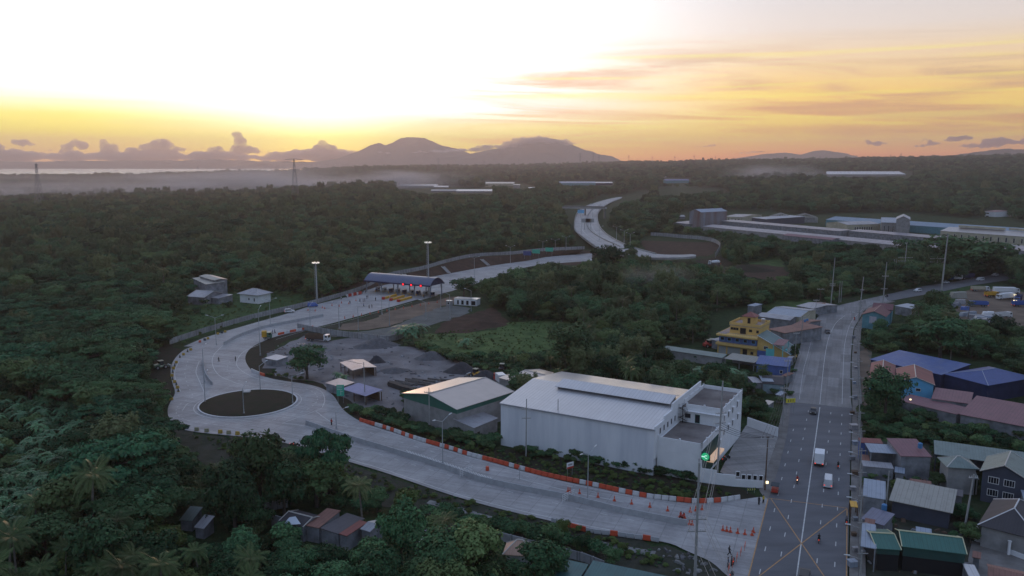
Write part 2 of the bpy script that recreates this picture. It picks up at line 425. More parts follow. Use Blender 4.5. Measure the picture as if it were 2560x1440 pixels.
def build_terrain():
    rs = [0, 60]+list(np.geomspace(110, 13000, 120)); nt_ = 288; vs = [(0, 0, 0)]; fs = []
    for r in rs[1:]:
        t = np.linspace(-math.pi, math.pi, nt_, endpoint=False); X = r*np.sin(t); Y = r*np.cos(t); Z = tz(X, Y)
        vs += list(zip(X.tolist(), Y.tolist(), Z.tolist()))
    for k in range(nt_): fs.append((0, 1+(k+1) % nt_, 1+k))
    for i in range(len(rs)-2):
        a = 1+i*nt_; b = a+nt_
        for k in range(nt_):
            k2 = (k+1) % nt_; fs.append((a+k, a+k2, b+k2, b+k))
    mb = MB(); mb.v = vs; mb.f = fs; mb.uv = [None]*len(fs)
    M = bpy.data.materials.new('ground'); M.use_nodes = True; nt = M.node_tree; b = nt.nodes['Principled BSDF']
    N = nt.nodes.new; L = nt.links.new; b.inputs['Roughness'].default_value = 0.95; b.inputs['Specular IOR Level'].default_value = 0.1
    tc = N('ShaderNodeTexCoord')
    def nz(s, d=6):
        n = N('ShaderNodeTexNoise'); n.inputs['Scale'].default_value = s; n.inputs['Detail'].default_value = d; n.inputs['Roughness'].default_value = .65; L(tc.outputs['Object'], n.inputs['Vector']); return n.outputs[0]
    def mx(f, a, c, lo, hi):
        r = N('ShaderNodeMapRange'); L(f, r.inputs[0]); r.inputs[1].default_value = lo; r.inputs[2].default_value = hi
        n = N('ShaderNodeMix'); n.data_type = 'RGBA'; L(r.outputs[0], n.inputs[0])
        for i, q in ((6, a), (7, c)):
            if isinstance(q, tuple): n.inputs[i].default_value = (*q, 1)
            else: L(q, n.inputs[i])
        return n.outputs[2]
    g = mx(nz(0.35), (0.014,0.032,0.013), (0.036,0.062,0.024), .35, .65)
    g = mx(nz(0.03), g, (0.042,0.042,0.026), .56, .70)
    L(g, b.inputs['Base Color'])
    bp = N('ShaderNodeBump'); bp.inputs['Strength'].default_value = .9; bp.inputs['Distance'].default_value = .5; L(nz(1.2), bp.inputs['Height']); L(bp.outputs[0], b.inputs['Normal'])
    me = mb.mesh('ground', M, smooth=True); o = bpy.data.objects.new('ground', me); COL.objects.link(o); tag(o, kind='structure')
build_terrain()

# haze: still morning air round the whole place
def build_haze():
    mb = MB(); mb.box((0, 6600, 205), (16500, 14400, 560))
    M = bpy.data.materials.new('haze'); M.use_nodes = True; nt = M.node_tree; nt.nodes.clear()
    v = nt.nodes.new('ShaderNodeVolumePrincipled'); o = nt.nodes.new('ShaderNodeOutputMaterial')
    v.inputs['Color'].default_value = (0.97, 0.84, 0.80, 1); v.inputs['Density'].default_value = 9.5e-5; v.inputs['Anisotropy'].default_value = 0.45
    nt.links.new(v.outputs[0], o.inputs['Volume'])
    h = mb.build('haze', M); tag(h, kind='stuff', label='still pale morning haze over the whole plain')
build_haze()

# sea beyond the left-hand plain
mb = MB(); mb.quad((-9000, 4300, -10), (-200, 4300, -10), (-200, 12900, -10), (-9000, 12900, -10))
tag(mb.build('sea', mat('sea', (0.10, 0.09, 0.08), rough=0.27, var=.1, scale=.002, spec=0.6)), kind='structure')

# mountains
def ridge(name, prof, dist, depth, m, seed, base=-60, rough=6.0, label=None):
    """range whose crest follows prof (photo column,row) at the given distance; falls away on both sides"""
    cols = np.arange(prof[0][0], prof[-1][0]+1, 4.0); rows = np.interp(cols, [p[0] for p in prof], [p[1] for p in prof])
    X = (cols-1280)/FPX*dist/ (CP) ; n = len(cols)
    crest = np.array([P(c, r, 0).z for c, r in zip(cols, rows)])*0
    k = dist/ FPX
    # height of a point at ground distance dist seen at row r
    vv = (720-rows)/FPX; crest = HC + dist*(vv*CP-SP)/(CP+vv*SP)
    crest = crest+ (vnoise(X/160+seed, X*0+seed)-.5)*rough*1.8+(vnoise(X/55+seed, X*0+seed)-.5)*rough*1.4
    prof_t = np.linspace(-1, 1, 61); vs = []; fs = []
    for j, t in enumerate(prof_t):
        s = (1-abs(t))**1.25
        gul = (vnoise(X/170+seed*3, X*0+t*7)-.5)+.5*(vnoise(X/70+seed, X*0+t*14)-.5)
        Z = base+(crest-base)*s+gul*(crest-base)*0.30*(1 if abs(t) > .01 else 0)*min(1, abs(t)*5)*s**.5
        Z = np.maximum(Z, base)
        for i in range(n): vs.append((float(X[i]*(1+t*depth/dist*0.3)), float(dist+t*depth), float(Z[i])))
    for j in range(len(prof_t)-1):
        for i in range(n-1):
            a = j*n+i; fs.append((a, a+1, a+n+1, a+n))
    mb = MB(); mb.v = vs; mb.f = fs; mb.uv = [None]*len(fs)
    o = mb.build(name, m, smooth=True); tag(o, kind='structure', label=label)
    return o
MT = mat('mountain_forest', (0.06, 0.075, 0.07), rough=1, col2=(0.10, 0.10, 0.085), scale=.004, spec=.05)
ridge('mountain', [(560,418),(700,411),(790,406),(850,397),(905,378),(940,362),(957,356),(972,362),(990,356),(1012,345),(1040,343),(1068,344),(1090,354),(1115,366),(1150,373),(1200,392),(1300,410),(1420,420)], 12300, 560, MT, 3)
ridge('mountain', [(1000,420),(1060,404),(1120,394),(1180,384),(1240,372),(1290,356),(1325,345),(1360,344),(1395,350),(1425,360),(1450,372),(1490,384),(1520,390),(1540,398),(1552,406),(1562,416),(1580,424)], 11500, 620, MT, 8)
ridge('hills', [(-500,404),(-100,402),(100,404),(300,402),(450,401),(560,399),(680,403),(800,405),(900,412)], 12900-150, 400, MT, 12)
ridge('hills', [(1590,412),(1610,404),(1622,402),(1640,406),(1700,410),(1780,404),(1830,395),(1900,384),(1940,380),(1985,386),(2010,378),(2040,375),(2070,380),(2100,385),(2150,398),(2200,405)], 11000, 500, MT, 15)
ridge('hills', [(2150,402),(2260,393),(2310,386),(2340,388),(2400,381),(2440,375),(2500,372),(2560,374),(2640,370),(2900,376)], 7600, 500, MT, 21)
# ------------------------------------------------------------------ land surfaces (each a few centimetres above the one below)
GRASS = mat('grass', (0.060,0.115,0.042), rough=1, col2=(0.026,0.052,0.022), scale=.25, bump=1.0, spec=.05, detail=9)
GRASSL = mat('grass_light', (0.105,0.16,0.058), rough=1, col2=(0.042,0.078,0.030), scale=.18, bump=1.0, spec=.05, detail=9)
SOIL = mat('soil_brown', (0.085,0.055,0.042), rough=1, col2=(0.045,0.035,0.027), scale=.22, bump=1.0, spec=.05, detail=9)
SOILD = mat('soil_dark', (0.046,0.036,0.030), rough=1, col2=(0.030,0.036,0.022), scale=.3, bump=1.0, spec=.05, detail=9)
DIRT = mat('dirt_tan', (0.21,0.16,0.12), rough=1, col2=(0.12,0.095,0.075), scale=.12, bump=.6, spec=.1, detail=10)
GRAVEL = mat('gravel', (0.25,0.238,0.24), rough=1, col2=(0.12,0.112,0.112), scale=.10, bump=.8, spec=.1, detail=12)
GRAVELG = mat('gravel_green', (0.15,0.16,0.15), rough=1, col2=(0.10,0.105,0.098), scale=.15, bump=.6, spec=.1, detail=10)
EARTHG = mat('ditch_earth', (0.060,0.060,0.050), rough=1, col2=(0.032,0.040,0.026), scale=.35, bump=1.0, spec=.05, detail=9)
CONC = mat('cast_concrete', (0.36,0.36,0.35), rough=.85, var=.25, scale=.6, spec=.3)
CONCD = mat('old_concrete', (0.24,0.24,0.235), rough=.9, col2=(0.13,0.135,0.13), scale=.5, spec=.2, detail=9)
PAVE = mat('pavement', (0.22,0.21,0.20), rough=.9, col2=(0.14,0.13,0.12), scale=.4, spec=.2, detail=9)
WHITE = mat('road_paint_white', (0.62,0.62,0.60), rough=.7, var=.3, scale=1.5)
ORANGE = mat('road_paint_orange', (0.52,0.29,0.12), rough=.7, var=.35, scale=1.5)

sheet('grass_field', [(985,838),(1100,834),(1220,828),(1270,808),(1340,800),(1440,795),(1500,820),(1540,870),(1500,900),(1500,960),(1600,975),(1700,960),(1720,990),(1500,985),(1330,945),(1200,925),(1080,862),(1010,862)], .06, GRASSL)
sheet('grass_verge', [(440,856),(380,850),(360,800),(400,760),(520,720),(640,715),(740,720),(850,735),(911,720),(796,758),(672,790),(560,822),(470,850)], .06, GRASS)
sheet('grass_field', [(1150,640),(1100,630),(1180,615),(1330,600),(1420,606),(1440,616),(1340,628)], .08, GRASS)
sheet('grass_field', [(1860,650),(1900,640),(1960,640),(1960,668),(1890,672)], .08, GRASSL)
sheet('grass_field', [(1930,790),(1900,765),(1960,745),(2030,748),(2050,770),(1990,795)], .06, GRASSL)
sheet('grass_field', [(2150,1000),(2260,1020),(2560,1090),(2700,1120),(2700,1160),(2560,1130),(2330,1105),(2150,1100)], .06, GRASS)
sheet('bare_soil', [(1085,832),(1095,815),(1130,796),(1190,780),(1235,770),(1250,790),(1270,806),(1220,824),(1150,834)], .10, SOIL)
sheet('bare_soil', [(800,742),(905,716),(960,684),(935,668),(880,672),(840,705)], .12, SOIL)
sheet('bare_soil', [(1840,664),(1880,660),(1960,668),(1975,690),(1930,702),(1860,690)], .10, SOIL)
sheet('bare_soil', [(1600,592),(1640,585),(1720,590),(1795,606),(1800,620),(1770,640),(1700,645),(1620,640)], .12, SOIL)
sheet('bare_soil', [(1410,640),(1460,625),(1560,632),(1600,650),(1580,668),(1480,668),(1400,660),(1340,655)], .12, SOIL)
sheet('bare_soil', [(1740,650),(1800,640),(1830,655),(1800,680),(1750,675)], .12, SOILD)
sheet('bare_soil', [(380,860),(430,860),(460,872),(430,905),(420,960),(440,985),(420,1010),(380,960),(372,900)], .09, SOILD)
sheet('ditch', [(424,1053),(495,1081),(634,1094),(750,1116),(872,1154),(1065,1217),(1154,1246),(1259,1275),(1387,1304),(1556,1339),(1749,1391),(1830,1445),(1830,1520),(1640,1480),(1420,1400),(1200,1330),(1000,1275),(850,1235),(700,1200),(560,1180),(450,1130),(415,1080)], .05, EARTHG)
sheet('drain_path', [(1066,1258),(1075,1250),(1154,1268),(1200,1283),(1330,1316),(1412,1335),(1540,1361),(1640,1378),(1636,1391),(1412,1349),(1320,1331),(1200,1296)], .14, CONCD)
sheet('gravel_yard', [(650,905),(690,870),(760,840),(830,850),(900,842),(960,856),(1010,864),(1060,875),(1160,905),(1240,930),(1300,952),(1258,975),(1010,1000),(1000,1030),(930,1040),(870,1000),(800,960),(700,938)], .10, GRAVEL)
sheet('dirt_lot', [(840,822),(856,812),(906,804),(955,787),(1014,767),(1060,757),(1102,748),(1143,740),(1150,752),(1100,770),(1086,788),(1017,800),(988,812),(938,820),(894,826)], .12, DIRT)
sheet('gravel_lot', [(810,838),(840,826),(894,830),(938,823),(988,815),(1017,803),(1040,792),(1086,773),(1135,763),(1176,769),(1172,783),(1119,799),(1066,815),(1018,826),(1000,846),(971,852),(867,843)], .15, GRAVELG)
sheet('gravel_verge', [(745,835),(800,822),(850,808),(917,790),(1018,762),(1052,752),(1110,738),(1110,745),(1052,760),(955,789),(906,805),(850,818),(800,832)], .08, EARTHG)
sheet('soil_verge', [(1871,1247),(1794,1259),(1690,1256),(1544,1233),(1363,1194),(1169,1142),(1035,1101),(904,1059),(850,1018),(815,978),(870,1000),(940,1050),(1010,1085),(1180,1105),(1254,1125),(1260,1119),(1640,1180),(1770,1200),(1860,1225),(1885,1240)], .05, SOILD)
sheet('soil_verge', [(640,960),(600,905),(605,880),(640,850),(700,838),(766,824),(770,835),(690,862),(655,900),(700,935),(800,958),(840,985),(870,1010),(850,1030),(810,985)], .07, SOILD)
sheet('yard', [(2140,700),(2360,720),(2430,712),(2520,720),(2600,730),(2760,760),(2760,850),(2520,830),(2420,815),(2380,780),(2360,745)], .06, GRASS)
sheet('truck_yard', [(2405,735),(2440,718),(2520,725),(2640,740),(2760,770),(2760,830),(2520,822),(2470,812),(2400,795),(2390,760)], .12, DIRT)
sheet('yard', [(2150,1075),(2330,1105),(2350,1240),(2390,1290),(2440,1300),(2620,1330),(2700,1440),(2700,1700),(2150,1700),(2150,1440),(2150,1200)], .05, EARTHG)
sheet('lane', [(2430,1352),(2560,1378),(2720,1410),(2720,1560),(2440,1500),(2420,1400)], .10, PAVE)
sheet('yard', [(2146,1060),(2146,880),(2170,872),(2200,980),(2190,1040),(2170,1075)], .09, DIRT)

# ------------------------------------------------------------------ toll road ramp and roundabout
TOLLM = slab_mat('toll_road_concrete', (0.37,0.36,0.355), math.radians(-22), 3.5, 4.5, contrast=.12, joint=.74, streak=.15)
ramp_out = [(1871,1460),(1822,1445),(1783,1406),(1749,1391),(1712,1375),(1675,1356),(1556,1339),(1466,1327),(1387,1304),(1259,1275),(1154,1246),(1065,1217),(970,1183),(872,1154),(750,1116),(708,1106),(634,1094),(560,1087),(495,1081),(452,1073),(424,1053),(417,1025),(428,1000),(440,982),(430,956),(425,922),(434,899),(457,875),(482,866),(459,866),(508,845),(541,835),(615,813),(716,785),(766,768),(817,754),(904,734),(917,721),(950,712),(1065,694),(1119,683),(1240,661),(1327,649),(1364,641),(1421,636),(1480,633)]
ramp_in = [(1480,652),(1420,656),(1345,662),(1297,672),(1136,727),(1052,746),(1018,756),(917,784),(850,803),(791,818),(766,825),(699,838),(659,852),(626,869),(612,889),(615,909),(632,930),(669,945),(716,953),(749,957),(790,965),(815,975),(836,990),(850,1015),(867,1033),(904,1056),(970,1076),(1035,1099),(1124,1125),(1169,1140),(1209,1150),(1253,1162),(1289,1173),(1363,1192),(1426,1207),(1482,1217),(1544,1231),(1625,1247),(1690,1254),(1734,1259),(1794,1257),(1871,1246),(1908,1241),(1922,1248),(1873,1440)]
def rounded(pix, sharp=()):
    '''cut the corners of a traced outline so that kerb lines run smoothly'''
    for _ in range(2):
        out = []; n = len(pix)
        for i in range(n):
            a, b = pix[i], pix[(i+1) % n]
            out += [(a[0]*.75+b[0]*.25, a[1]*.75+b[1]*.25), (a[0]*.25+b[0]*.75, a[1]*.25+b[1]*.75)]
            if b in sharp: out.append(b)
        pix = out
    return pix
KEEP = {(1871,1460),(482,866),(459,866),(1480,633),(1480,652),(1873,1440),(1922,1248),(508,845)}
sheet('toll_road', rounded(ramp_out+ramp_in, KEEP), .20, TOLLM)

# roundabout island: raised kerb ring and planted soil
cen = (P(505,1010)+P(741,1010))/2; cen = Vector((P(622,1009).x, (P(622,977).y+P(622,1045.5).y)/2, 0)); RI = (P(741,1008)-P(503,1008)).length/2
def disc(r, z, n=72): return [(cen.x+r*math.cos(2*math.pi*i/n), cen.y+r*math.sin(2*math.pi*i/n), z) for i in range(n)]
isl = empty('traffic_island', 'round raised traffic island with white kerb ring and dark bare soil', 'traffic island', (cen.x, cen.y, .2))
def ring(mb, r0, r1, z0, z1, n=72):
    a = [(r0*math.cos(2*math.pi*i/n), r0*math.sin(2*math.pi*i/n)) for i in range(n)]; b = [(p[0]*r1/r0, p[1]*r1/r0) for p in a]
    vs = [(*p, z0) for p in b]+[(*p, z1) for p in b]+[(*p, z1) for p in a]+[(*p, z0) for p in a]; fs = []
    for i in range(n):
        j = (i+1) % n
        for k in range(3): fs.append((k*n+i, k*n+j, (k+1)*n+j, (k+1)*n+i))
    return mb.add(vs, fs)
ring(MB(), RI-.45, RI, 0, .28).build('kerb', mat('kerb_white', (0.6,0.6,0.6), rough=.8, var=.2, scale=1), isl)
mb = MB(); n = 72; vs = [(0,0,.55)]; fs = []
for r_, z_ in ((RI*.5, .5), (RI*.8, .38), (RI-.45, .2)):
    for i in range(n): vs.append((r_*math.cos(2*math.pi*i/n), r_*math.sin(2*math.pi*i/n), z_))
for i in range(n): fs.append((0, 1+i, 1+(i+1) % n))
for q in range(2):
    for i in range(n): fs.append((1+q*n+i, 1+(q+1)*n+i, 1+(q+1)*n+(i+1) % n, 1+q*n+(i+1) % n))
mb.add(vs, fs).build('planting_bed', SOILD, isl)
mb = MB(); mb.box((cen.x*0-3.8, 10.2, .55), (2.0, 1.6, .35), .1); mb.build('utility_cover', mat('pale_concrete', (0.5,0.5,0.48), rough=.8, var=.2, scale=1), isl)
ring_m = MB(); nn = 96
for a0 in range(nn):
    t0, t1 = 2*math.pi*a0/nn, 2*math.pi*(a0+1)/nn; r0, r1 = RI+.9, RI+1.1
    ring_m.add([(cen.x+r0*math.cos(t0), cen.y+r0*math.sin(t0), .225), (cen.x+r1*math.cos(t0), cen.y+r1*math.sin(t0), .225), (cen.x+r1*math.cos(t1), cen.y+r1*math.sin(t1), .225), (cen.x+r0*math.cos(t1), cen.y+r0*math.sin(t1), .225)], [(0,1,2,3)])
for a0 in range(0, 40):     # dashed circle in the circulating lane
    t0, t1 = 2*math.pi*a0/40, 2*math.pi*(a0+.38)/40; r0, r1 = RI+5.6, RI+5.78
    ring_m.add([(cen.x+r0*math.cos(t0), cen.y+r0*math.sin(t0), .225), (cen.x+r1*math.cos(t0), cen.y+r1*math.sin(t0), .225), (cen.x+r1*math.cos(t1), cen.y+r1*math.sin(t1), .225), (cen.x+r0*math.cos(t1), cen.y+r0*math.sin(t1), .225)], [(0,1,2,3)])
def dashes(pts, w, on, off, z, mb):
    q = resample(pts, .5); per = int((on+off)/.5); no = int(on/.5); i = 0
    while i+no < len(q):
        ribbon(q[i:i+no+1], w, z, mb); i += per
# solid edge lines and lane lines of the ramp
for pl in ([(447,905),(437,930),(441,960),(452,980)],
           [(498,905),(490,930),(499,955),(512,985)],
           [(560,862),(534,890),(532,915),(548,940),(580,955),(610,965),(650,970)],
           [(650,862),(610,880),(592,905),(600,925),(640,947),(700,960),(760,965),(800,978),(812,1000),(806,1020)],
           [(560,862),(620,838),(680,822)],
           [(560,830),(620,815),(716,789),(800,765)],
           [(706,1060),(805,1023)],[(706,1060),(760,1066),(880,1100)],[(790,1030),(830,1058),(870,1068)],[(500,1000),(470,1010),(455,1030)],
           [(690,850),(760,829),(850,808),(917,789),(1030,757)],
           [(906,1062),(970,1082),(1124,1131),(1253,1168),(1363,1198),(1482,1224),(1625,1253)],
           [(872,1150),(970,1179),(1154,1241),(1387,1299),(1556,1334)],
           [(1289,1196),(1426,1231),(1560,1258)]):
    ribbon(spline(pl, 0, 2.5), .18, .225, ring_m)
for pl in ([(470,905),(462,930),(468,960),(482,990)],[(575,905),(568,925),(590,950),(640,962)],[(640,842),(740,812),(870,775),(960,752)],[(620,826),(720,798),(860,757),(930,741)],
           [(800,1040),(900,1075),(1060,1125),(1200,1165),(1370,1206),(1520,1240)],[(800,1090),(900,1122),(1060,1172),(1250,1225),(1450,1275),(1640,1315)]):
    dashes(spline(pl, 0, 2.5), .15, 1.5, 4.0, .225, ring_m)
for i in range(30):        # rumble bars
    a = P(1016+i*7.2, 1127+i*2.35); b = P(1003+i*7.2+26, 1131+i*2.35+9)
    a2 = a+(b-a)*1.0
    ribbon([a, a2], .22, .226, ring_m)
tag(ring_m.build('road_markings', WHITE), kind='structure')

# far carriageway of the expressway
HWM = slab_mat('expressway_concrete', (0.42,0.41,0.40), math.radians(10), 3.6, 9.0, contrast=.08, joint=.85)
hw = [(1546,492),(1510,500),(1478,510),(1462,518),(1445,530),(1437,550),(1437,575),(1455,592),(1482,612),(1500,622),(1560,638),(1630,645),(1740,642),(1740,635),(1700,637),(1640,636),(1589,622),(1555,609),(1515,585),(1497,562),(1493,535),(1505,518),(1528,504),(1560,493)]
mb = MB(); mb.prism([tuple(P(x, y, 5.0))[:2] for x, y in rounded(hw)], 3.6, 5.0)
tag(mb.build('expressway', HWM), kind='structure')
hm = MB()
for pl in ([(1478,512),(1458,530),(1450,552),(1456,575),(1478,595),(1510,613),(1560,628)],[(1520,505),(1492,520),(1479,540),(1478,560),(1492,583),(1530,604),(1580,622)]):
    ribbon(spline(pl, 5.0, 6), .35, 5.03, hm)
dashes(spline([(1490,512),(1466,530),(1458,552),(1466,575),(1492,597),(1540,618)], 5.0, 6), .3, 4, 7, 5.03, hm)
tag(hm.build('road_markings', WHITE), kind='structure')
par = MB()
for pl in ([(1478,510),(1462,518),(1445,530),(1437,550),(1437,575),(1455,592),(1482,612),(1500,622),(1560,638)],[(1640,636),(1589,622),(1555,609),(1515,585),(1497,562),(1493,535),(1505,518)],[(1503,512),(1480,525),(1466,548),(1472,572),(1500,594),(1550,617)]):
    o = MB(); wall_strip(spline(pl, 5.0, 6), .5, 1.0, o)
    tag(o.build('parapet', CONC), 'low concrete parapet following the curve of the raised expressway', 'barrier', 'parapets of the raised expressway')
for px, py in ((1457,597),(1470,606),(1484,616),(1500,626)):
    q = P(px+8, py, 0)
    mb = MB(); mb.box((0,0,1.7), (1.6,1.6,3.6)); mb.box((0,0,3.3), (5,1.8,.6)); o = mb.build('bridge_pier', CONCD); o.location = (q.x, q.y, 0)
    tag(o, 'squat concrete pier under the curved expressway deck', 'pier', 'piers under the expressway deck')

# ------------------------------------------------------------------ old main road
RA = math.atan2((P(2049.4,1020)-P(1991.6,1440)).y, (P(2049.4,1020)-P(1991.6,1440)).x)
ASPH = mat('asphalt', (0.15,0.152,0.162), rough=.85, col2=(0.105,0.107,0.115), scale=.25, stretch=(-RA, (.25,1,1)), spec=.3, detail=10)
sheet('shoulder', [(1850,1600),(1872,1440),(1922,1248),(1908,1241),(1898,1225),(1905,1195),(1940,1092),(1950,1050),(1962,1000),(1985,1000),(1990,1060),(1900,1440),(1890,1600)], .10, PAVE)
sheet('asphalt_road', [(1838,1600),(1872,1440),(1921,1248),(1948,1165),(1968,1085),(1978,1006),(2130,1020),(2127,1100),(2123,1271),(2119,1440),(2115,1600)], .22, ASPH)
UPM = slab_mat('concrete_road', (0.27,0.262,0.258), RA, 3.4, 12.0, contrast=.36, joint=.7, streak=.15)
sheet('concrete_road', rounded([(1962,1004),(1972,966),(1984,922),(1994,892),(2003,854),(2018,833),(2032,812),(2047,787),(2078,768),(2122,757),(2210,738),(2222,753),(2171,764),(2156,783),(2150,794),(2141,809),(2133,824),(2131,848),(2127,892),(2126,937),(2127,1000),(2130,1020)], {(1962,1004),(2130,1020),(2210,738),(2222,753)}), .21, UPM)
sheet('asphalt_road', [(2211,737.5),(2305,716),(2394,703),(2440,694),(2500,684),(2540,684),(2560,690),(2530,699),(2424,714),(2349,730),(2275,743),(2222,753)], .215, mat('asphalt_far', (0.13,0.132,0.14), rough=.85, var=.2, scale=.2))
mk = MB()
def seg(a, b, w=.16, z=.235, m=None): ribbon([P(*a), P(*b)], w, z, m if m is not None else mk)
seg((1981,1520), (2049.5,1020), .22)
ribbon(spline([(2049.5,1012),(2055,955),(2061,901),(2068,860),(2078,830),(2092,806),(2112,790)], 0, 3), .15, .24, mk)
ribbon(spline([(2105,1012),(2107,950),(2109,901),(2112,860),(2122,820),(2136,795),(2156,775)], 0, 3), .12, .24, mk)
ribbon(spline([(1998,1000),(2008,930),(2019,890),(2030,850),(2048,815)], 0, 3), .10, .24, mk)
def lane_dash(p0, p1, n, on=1.6):
    a, b = P(*p0), P(*p1); L = (b-a).length; d = (b-a)/L; st = L/(n-1)
    for i in range(n):
        q = a+d*st*i; ribbon([q-d*on/2, q+d*on/2], .16, .235, mk)
lane_dash((1953,1388), (2020.5,1030), 12, 1.9)
lane_dash((1899.7,1432), (1983,1077), 10, 1.9)
lane_dash((2042.5,1405), (2076.8,1035), 12, 1.9)
lane_dash((2086.8,1414), (2104.8,1040), 12, 1.9)
tag(mk.build('road_markings', WHITE), kind='structure')
ob = MB()
for a, b in (((1921,1248), (2117.5,1273)), ((1920,1250), (1862,1480)), ((1927.5,1250), (2078,1470)), ((2117,1274), (1870,1465)), ((2117.5,1274), (2115.5,1500))):
    ribbon([P(*a), P(*b)], .2, .25, ob)
tag(ob.build('road_markings', ORANGE), kind='structure')
# sidewalk with kerb on the right-hand side
sw = [(2123,1560),(2123,1440),(2127,1271),(2129,1100),(2131,1020),(2129,937),(2130,892),(2134,848),(2137,824),(2146,809),(2155,794),(2161,783),(2176,765),(2225,755)]
sp_ = spline(sw, 0, 4)
mb = MB(); L2 = []
wp = [Vector((p.x+1.4, p.y, 0)) for p in sp_]
wall_strip([Vector((p.x, p.y, .1)) for p in wp], 2.6, .28, mb)
tag(mb.build('sidewalk', PAVE), kind='structure')
mb = MB(); mb.poly([P(x, y, 0)+Vector((0,0,.07)) for x, y in [(2140,1560),(2140,1440),(2143,1271),(2143,1100),(2143,937),(2146,860),(2180,880),(2165,1000),(2160,1200),(2160,1440),(2165,1560)]])
tag(mb.build('verge', mat('verge_dirt', (0.13,0.115,0.10), rough=1, col2=(0.045,0.055,0.035), scale=.3, bump=.8)), kind='structure')
# forecourt of the white building
sheet('forecourt', [(1866,1062),(1944,1083),(1945,1092),(1908,1200),(1880,1215),(1800,1180),(1815,1150),(1835,1110)], .16, slab_mat('forecourt_concrete', (0.30,0.29,0.28), .2, 4, 4, contrast=.08, joint=.8))
# ------------------------------------------------------------------ plants
def leaf_mat(name, c1, c2, c3=None, rough=0.75, rnd_amt=.35):
    M = bpy.data.materials.new(name); M.use_nodes = True; nt = M.node_tree; b = nt.nodes['Principled BSDF']
    N = nt.nodes.new; L = nt.links.new; b.inputs['Roughness'].default_value = rough; b.inputs['Specular IOR Level'].default_value = 0.12
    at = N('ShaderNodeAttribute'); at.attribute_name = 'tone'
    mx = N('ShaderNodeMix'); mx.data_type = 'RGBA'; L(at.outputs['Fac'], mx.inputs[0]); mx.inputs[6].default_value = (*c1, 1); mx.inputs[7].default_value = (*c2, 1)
    oi = N('ShaderNodeObjectInfo'); m3 = N('ShaderNodeMix'); m3.data_type = 'RGBA'
    r3 = N('ShaderNodeMapRange'); L(oi.outputs['Random'], r3.inputs[0]); r3.inputs[1].default_value = .45; r3.inputs[2].default_value = 1; r3.inputs[4].default_value = .8
    L(r3.outputs[0], m3.inputs[0]); L(mx.outputs[2], m3.inputs[6]); m3.inputs[7].default_value = (*(c3 or c2), 1)
    wn = N('ShaderNodeTexWhiteNoise'); wn.noise_dimensions = '1D'; L(oi.outputs['Random'], wn.inputs['W'])
    r4 = N('ShaderNodeMapRange'); L(wn.outputs['Value'], r4.inputs[0]); r4.inputs[3].default_value = 1-rnd_amt; r4.inputs[4].default_value = 1+rnd_amt
    v = N('ShaderNodeVectorMath'); v.operation = 'SCALE'; L(m3.outputs[2], v.inputs[0]); L(r4.outputs[0], v.inputs[3]); L(v.outputs[0], b.inputs['Base Color'])
    return M
LEAF = leaf_mat('leaves_broad', (0.012,0.042,0.024), (0.080,0.172,0.066), (0.105,0.145,0.050), rnd_amt=.55)  # dark and bright ends spread apart to imitate shadow and lit tops
LEAFR = leaf_mat('leaves_raintree', (0.012,0.048,0.030), (0.060,0.155,0.062), (0.065,0.120,0.045), rnd_amt=.45)
LEAFB = leaf_mat('leaves_bamboo', (0.030,0.062,0.028), (0.125,0.185,0.078), (0.16,0.175,0.075))
LEAFP = leaf_mat('leaves_palm', (0.030,0.062,0.024), (0.085,0.120,0.042), (0.12,0.125,0.05), rough=.5)
LEAFN = leaf_mat('leaves_banana', (0.040,0.100,0.050), (0.110,0.230,0.110), (0.095,0.19,0.08), rough=.45)
LEAFY = leaf_mat('leaves_light', (0.050,0.085,0.025), (0.120,0.165,0.045), (0.10,0.13,0.045))
BARK = mat('bark', (0.11,0.095,0.08), rough=1, col2=(0.06,0.05,0.045), scale=1.2, bump=.8, spec=.05)
BARKP = mat('palm_bark', (0.20,0.18,0.155), rough=.95, col2=(0.11,0.10,0.09), scale=2.0, spec=.1)

